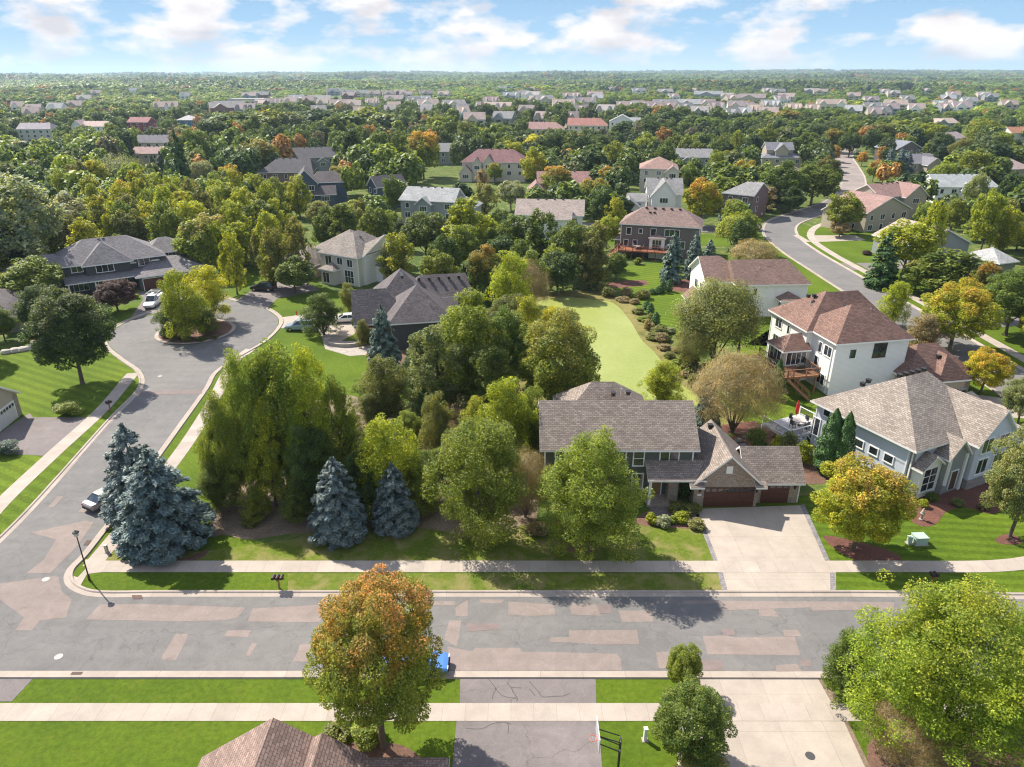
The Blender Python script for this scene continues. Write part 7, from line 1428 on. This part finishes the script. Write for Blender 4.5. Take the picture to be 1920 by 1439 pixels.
def scatter_obj(name, pts, meshes, label, cat, nm_=0):
    me = bpy.data.meshes.new(name); me.from_pydata([p[:3] for p in pts], [], []); n = len(pts); q = np.random.RandomState(3)
    base = np.array([COL[c] for c in ('dg', 'mg', 'mg', 'lg', 'lg', 'yg', 'ol', 'mg', 'wl', 'bn')]); cc = np.array([.86, .98, 1.05]) * base[q.choice(len(base), n, p=[.09, .15, .12, .19, .15, .11, .08, .05, .04, .02])] * q.uniform(.85, 1.15, (n, 1))
    A_ = np.array([(p[0], p[1]) for p in pts]); pt_ = np.sin(A_[:, 0] / 210 + 1.3 * np.sin(A_[:, 1] / 390)) + np.sin(A_[:, 1] / 260 + A_[:, 0] / 470); cc = cc * np.clip(1.05 - .22 * pt_, .6, 1.4)[:, None]
    o_ = q.rand(n) < .03; cc[o_] = (.42, .24, .07)
    me.attributes.new('tcol', 'FLOAT_COLOR', 'POINT').data.foreach_set('color', np.concatenate([cc, np.ones((n, 1))], 1).reshape(-1))
    me.attributes.new('sc', 'FLOAT_VECTOR', 'POINT').data.foreach_set('vector', np.array([(p[4], p[4], p[3]) for p in pts]).reshape(-1)); me.attributes.new('rt', 'FLOAT', 'POINT').data.foreach_set('value', q.rand(n) * 6.28)
    o = linkobj(name, me); ng = bpy.data.node_groups.new(name, 'GeometryNodeTree'); ng.interface.new_socket('Geometry', in_out='INPUT', socket_type='NodeSocketGeometry'); ng.interface.new_socket('Geometry', in_out='OUTPUT', socket_type='NodeSocketGeometry')
    N = ng.nodes.new; L = ng.links.new; gi = N('NodeGroupInput'); go = N('NodeGroupOutput'); ip = N('GeometryNodeInstanceOnPoints'); gg = N('GeometryNodeGeometryToInstance')
    for m in meshes:
        so = bpy.data.objects.new('tree_form', m); oi = N('GeometryNodeObjectInfo'); oi.inputs['Object'].default_value = so; oi.inputs['As Instance'].default_value = True; L(oi.outputs['Geometry'], gg.inputs[0])
    L(gi.outputs[0], ip.inputs['Points']); L(gg.outputs[0], ip.inputs['Instance']); ip.inputs['Pick Instance'].default_value = True
    me.attributes.new('ix', 'INT', 'POINT').data.foreach_set('value', [nm_ + (k % (len(meshes) - nm_)) if (nm_ and p[1] < 330) else k % (nm_ or len(meshes)) for k, p in enumerate(pts)]); ri = N('GeometryNodeInputNamedAttribute'); ri.data_type = 'INT'; ri.inputs[0].default_value = 'ix'; L(ri.outputs[0], ip.inputs['Instance Index'])
    na = N('GeometryNodeInputNamedAttribute'); na.data_type = 'FLOAT_VECTOR'; na.inputs[0].default_value = 'sc'; L(na.outputs[0], ip.inputs['Scale'])
    nr = N('GeometryNodeInputNamedAttribute'); nr.data_type = 'FLOAT'; nr.inputs[0].default_value = 'rt'; cx = N('ShaderNodeCombineXYZ'); L(nr.outputs[0], cx.inputs[2])
    er = N('FunctionNodeEulerToRotation'); L(cx.outputs[0], er.inputs[0]); L(er.outputs[0], ip.inputs['Rotation']); L(ip.outputs[0], go.inputs[0])
    md = o.modifiers.new('scatter', 'NODES'); md.node_group = ng; tag(o, label, cat, kind='stuff'); return o
LOWS = [crown_low(60 + k, 620, 1.25, M_FAR) for k in range(5)]
MIDS = [crown_round(70 + k, 4200, .52, K=60, mat=M_FAR) for k in range(4)]
scatter_obj('far_trees', PTS, MIDS[:0] + LOWS + MIDS, 'countless green trees between the far houses and townhouse rows', 'trees', len(LOWS))
scatter_obj('distant_forest', GRV, [grove_mesh(k) for k in (1, 2, 3)], 'hazy blue-green forest reaching to the horizon', 'forest')
# ------------------------------------------------------------------ labels for the trees and far houses that were laid out in loops
def relation(p, D):
    best = min(LAND, key=lambda l: (l[0] - p[0]) ** 2 + ((l[1] - p[1]) * 1.6) ** 2); dx, dy = p[0] - best[0], p[1] - best[1]
    if abs(dx) > abs(dy) * 1.6: r_ = 'right of' if dx > 0 else 'left of'
    else: r_ = 'behind' if D > best[3] else 'in front of'
    return '%s the %s' % (r_, best[2])
buckets = {}
for t in TREES:
    o = t['o']; nm = KNAME[t['kind']]; t['cat'] = {'round': 'tree', 'loose': 'tree', 'tall': 'tree', 'spruce': 'spruce tree', 'column': 'evergreen', 'willow': 'willow', 'brush': 'shrub', 'weep': 'willow', 'birch': 'tree', 'low': 'tree', 'giant': 'tree', 'bigmaple': 'tree', 'shade': 'tree'}[t['kind']]
    if t['label']: tag(o, t['label'], t['cat'], t['group'] or None); continue
    D = math.hypot(t['X'], t['Y'])
    base = '%s %s %s%s %s' % (CNAME.get(t['c'], 'green'), nm[1], nm[0].replace('leafy_', '').replace('maple_', '').replace('poplar_', '').replace('_', ' '), (' with %s' % ANAME[t['a']]) if t['a'] else '', relation(t['p'], D))
    buckets.setdefault(base, []).append(t)
for base, L_ in buckets.items():
    L_.sort(key=lambda t: t['p'][0])
    for i, t in enumerate(L_):
        lb = base if len(L_) == 1 else '%s, %s from left' % (base, ordinal(i + 1)); tag(t['o'], lb, t['cat'], t['group'] or 'trees among the houses')
buckets = {}
for f in FARH:
    band = 'beyond the dark woods' if f['y'] > 182 else 'near the skyline' if f['y'] < 170 else 'in the far distance'
    side = 'far left' if f['p'][0] < 400 else 'left' if f['p'][0] < 800 else 'middle' if f['p'][0] < 1200 else 'right' if f['p'][0] < 1600 else 'far right'
    buckets.setdefault('%s %s with %s roof %s, %s' % (f['wn'], f['cat'], f['rn'], band, side), []).append(f)
for base, L_ in buckets.items():
    L_.sort(key=lambda t: t['p'][0])
    for i, f in enumerate(L_): tag(f['o'], base if len(L_) == 1 else '%s, %s from left' % (base, ordinal(i + 1)), f['cat'], f['group'])
for o in col.objects:
    if o.parent is None and 'category' not in o.keys() and 'kind' not in o.keys() and o.type in ('MESH', 'EMPTY') and 'label' in o.keys(): o['category'] = 'house'
seen = {}
for o in col.objects:
    if o.parent is None and 'label' in o.keys(): seen.setdefault(o['label'], []).append(o.name)
for k, v in seen.items():
    if len(v) > 1: print('DUP', k, v)
    if not 4 <= len(k.split()) <= 16: print('LEN', len(k.split()), k)
# ------------------------------------------------------------------ the air
mb = MB(); mb.box(-9500, 9500, -120, 9600, -1.0, 105.0); hz = mb.build('haze', []) if False else None
me = bpy.data.meshes.new('haze'); v = [(x, y, z) for z in (-1.0, 105.0) for x, y in ((-9600, -120), (9600, -120), (9600, 9600), (-9600, 9600))]
me.from_pydata(v, [], [(3, 2, 1, 0), (4, 5, 6, 7), (0, 1, 5, 4), (1, 2, 6, 5), (2, 3, 7, 6), (3, 0, 4, 7)])
mh = bpy.data.materials.new('haze_air'); mh.use_nodes = True; nt = mh.node_tree; nt.nodes.clear(); vo = nt.nodes.new('ShaderNodeVolumePrincipled'); vo.inputs['Color'].default_value = (.62, .82, 1, 1); vo.inputs['Density'].default_value = 0.000085; vo.inputs['Anisotropy'].default_value = 0.2
mo = nt.nodes.new('ShaderNodeOutputMaterial'); nt.links.new(vo.outputs[0], mo.inputs['Volume']); me.materials.append(mh)
HAZE = True
if HAZE: o = linkobj('haze', me); tag(o, 'thin blue haze over the far country', 'haze', kind='stuff')
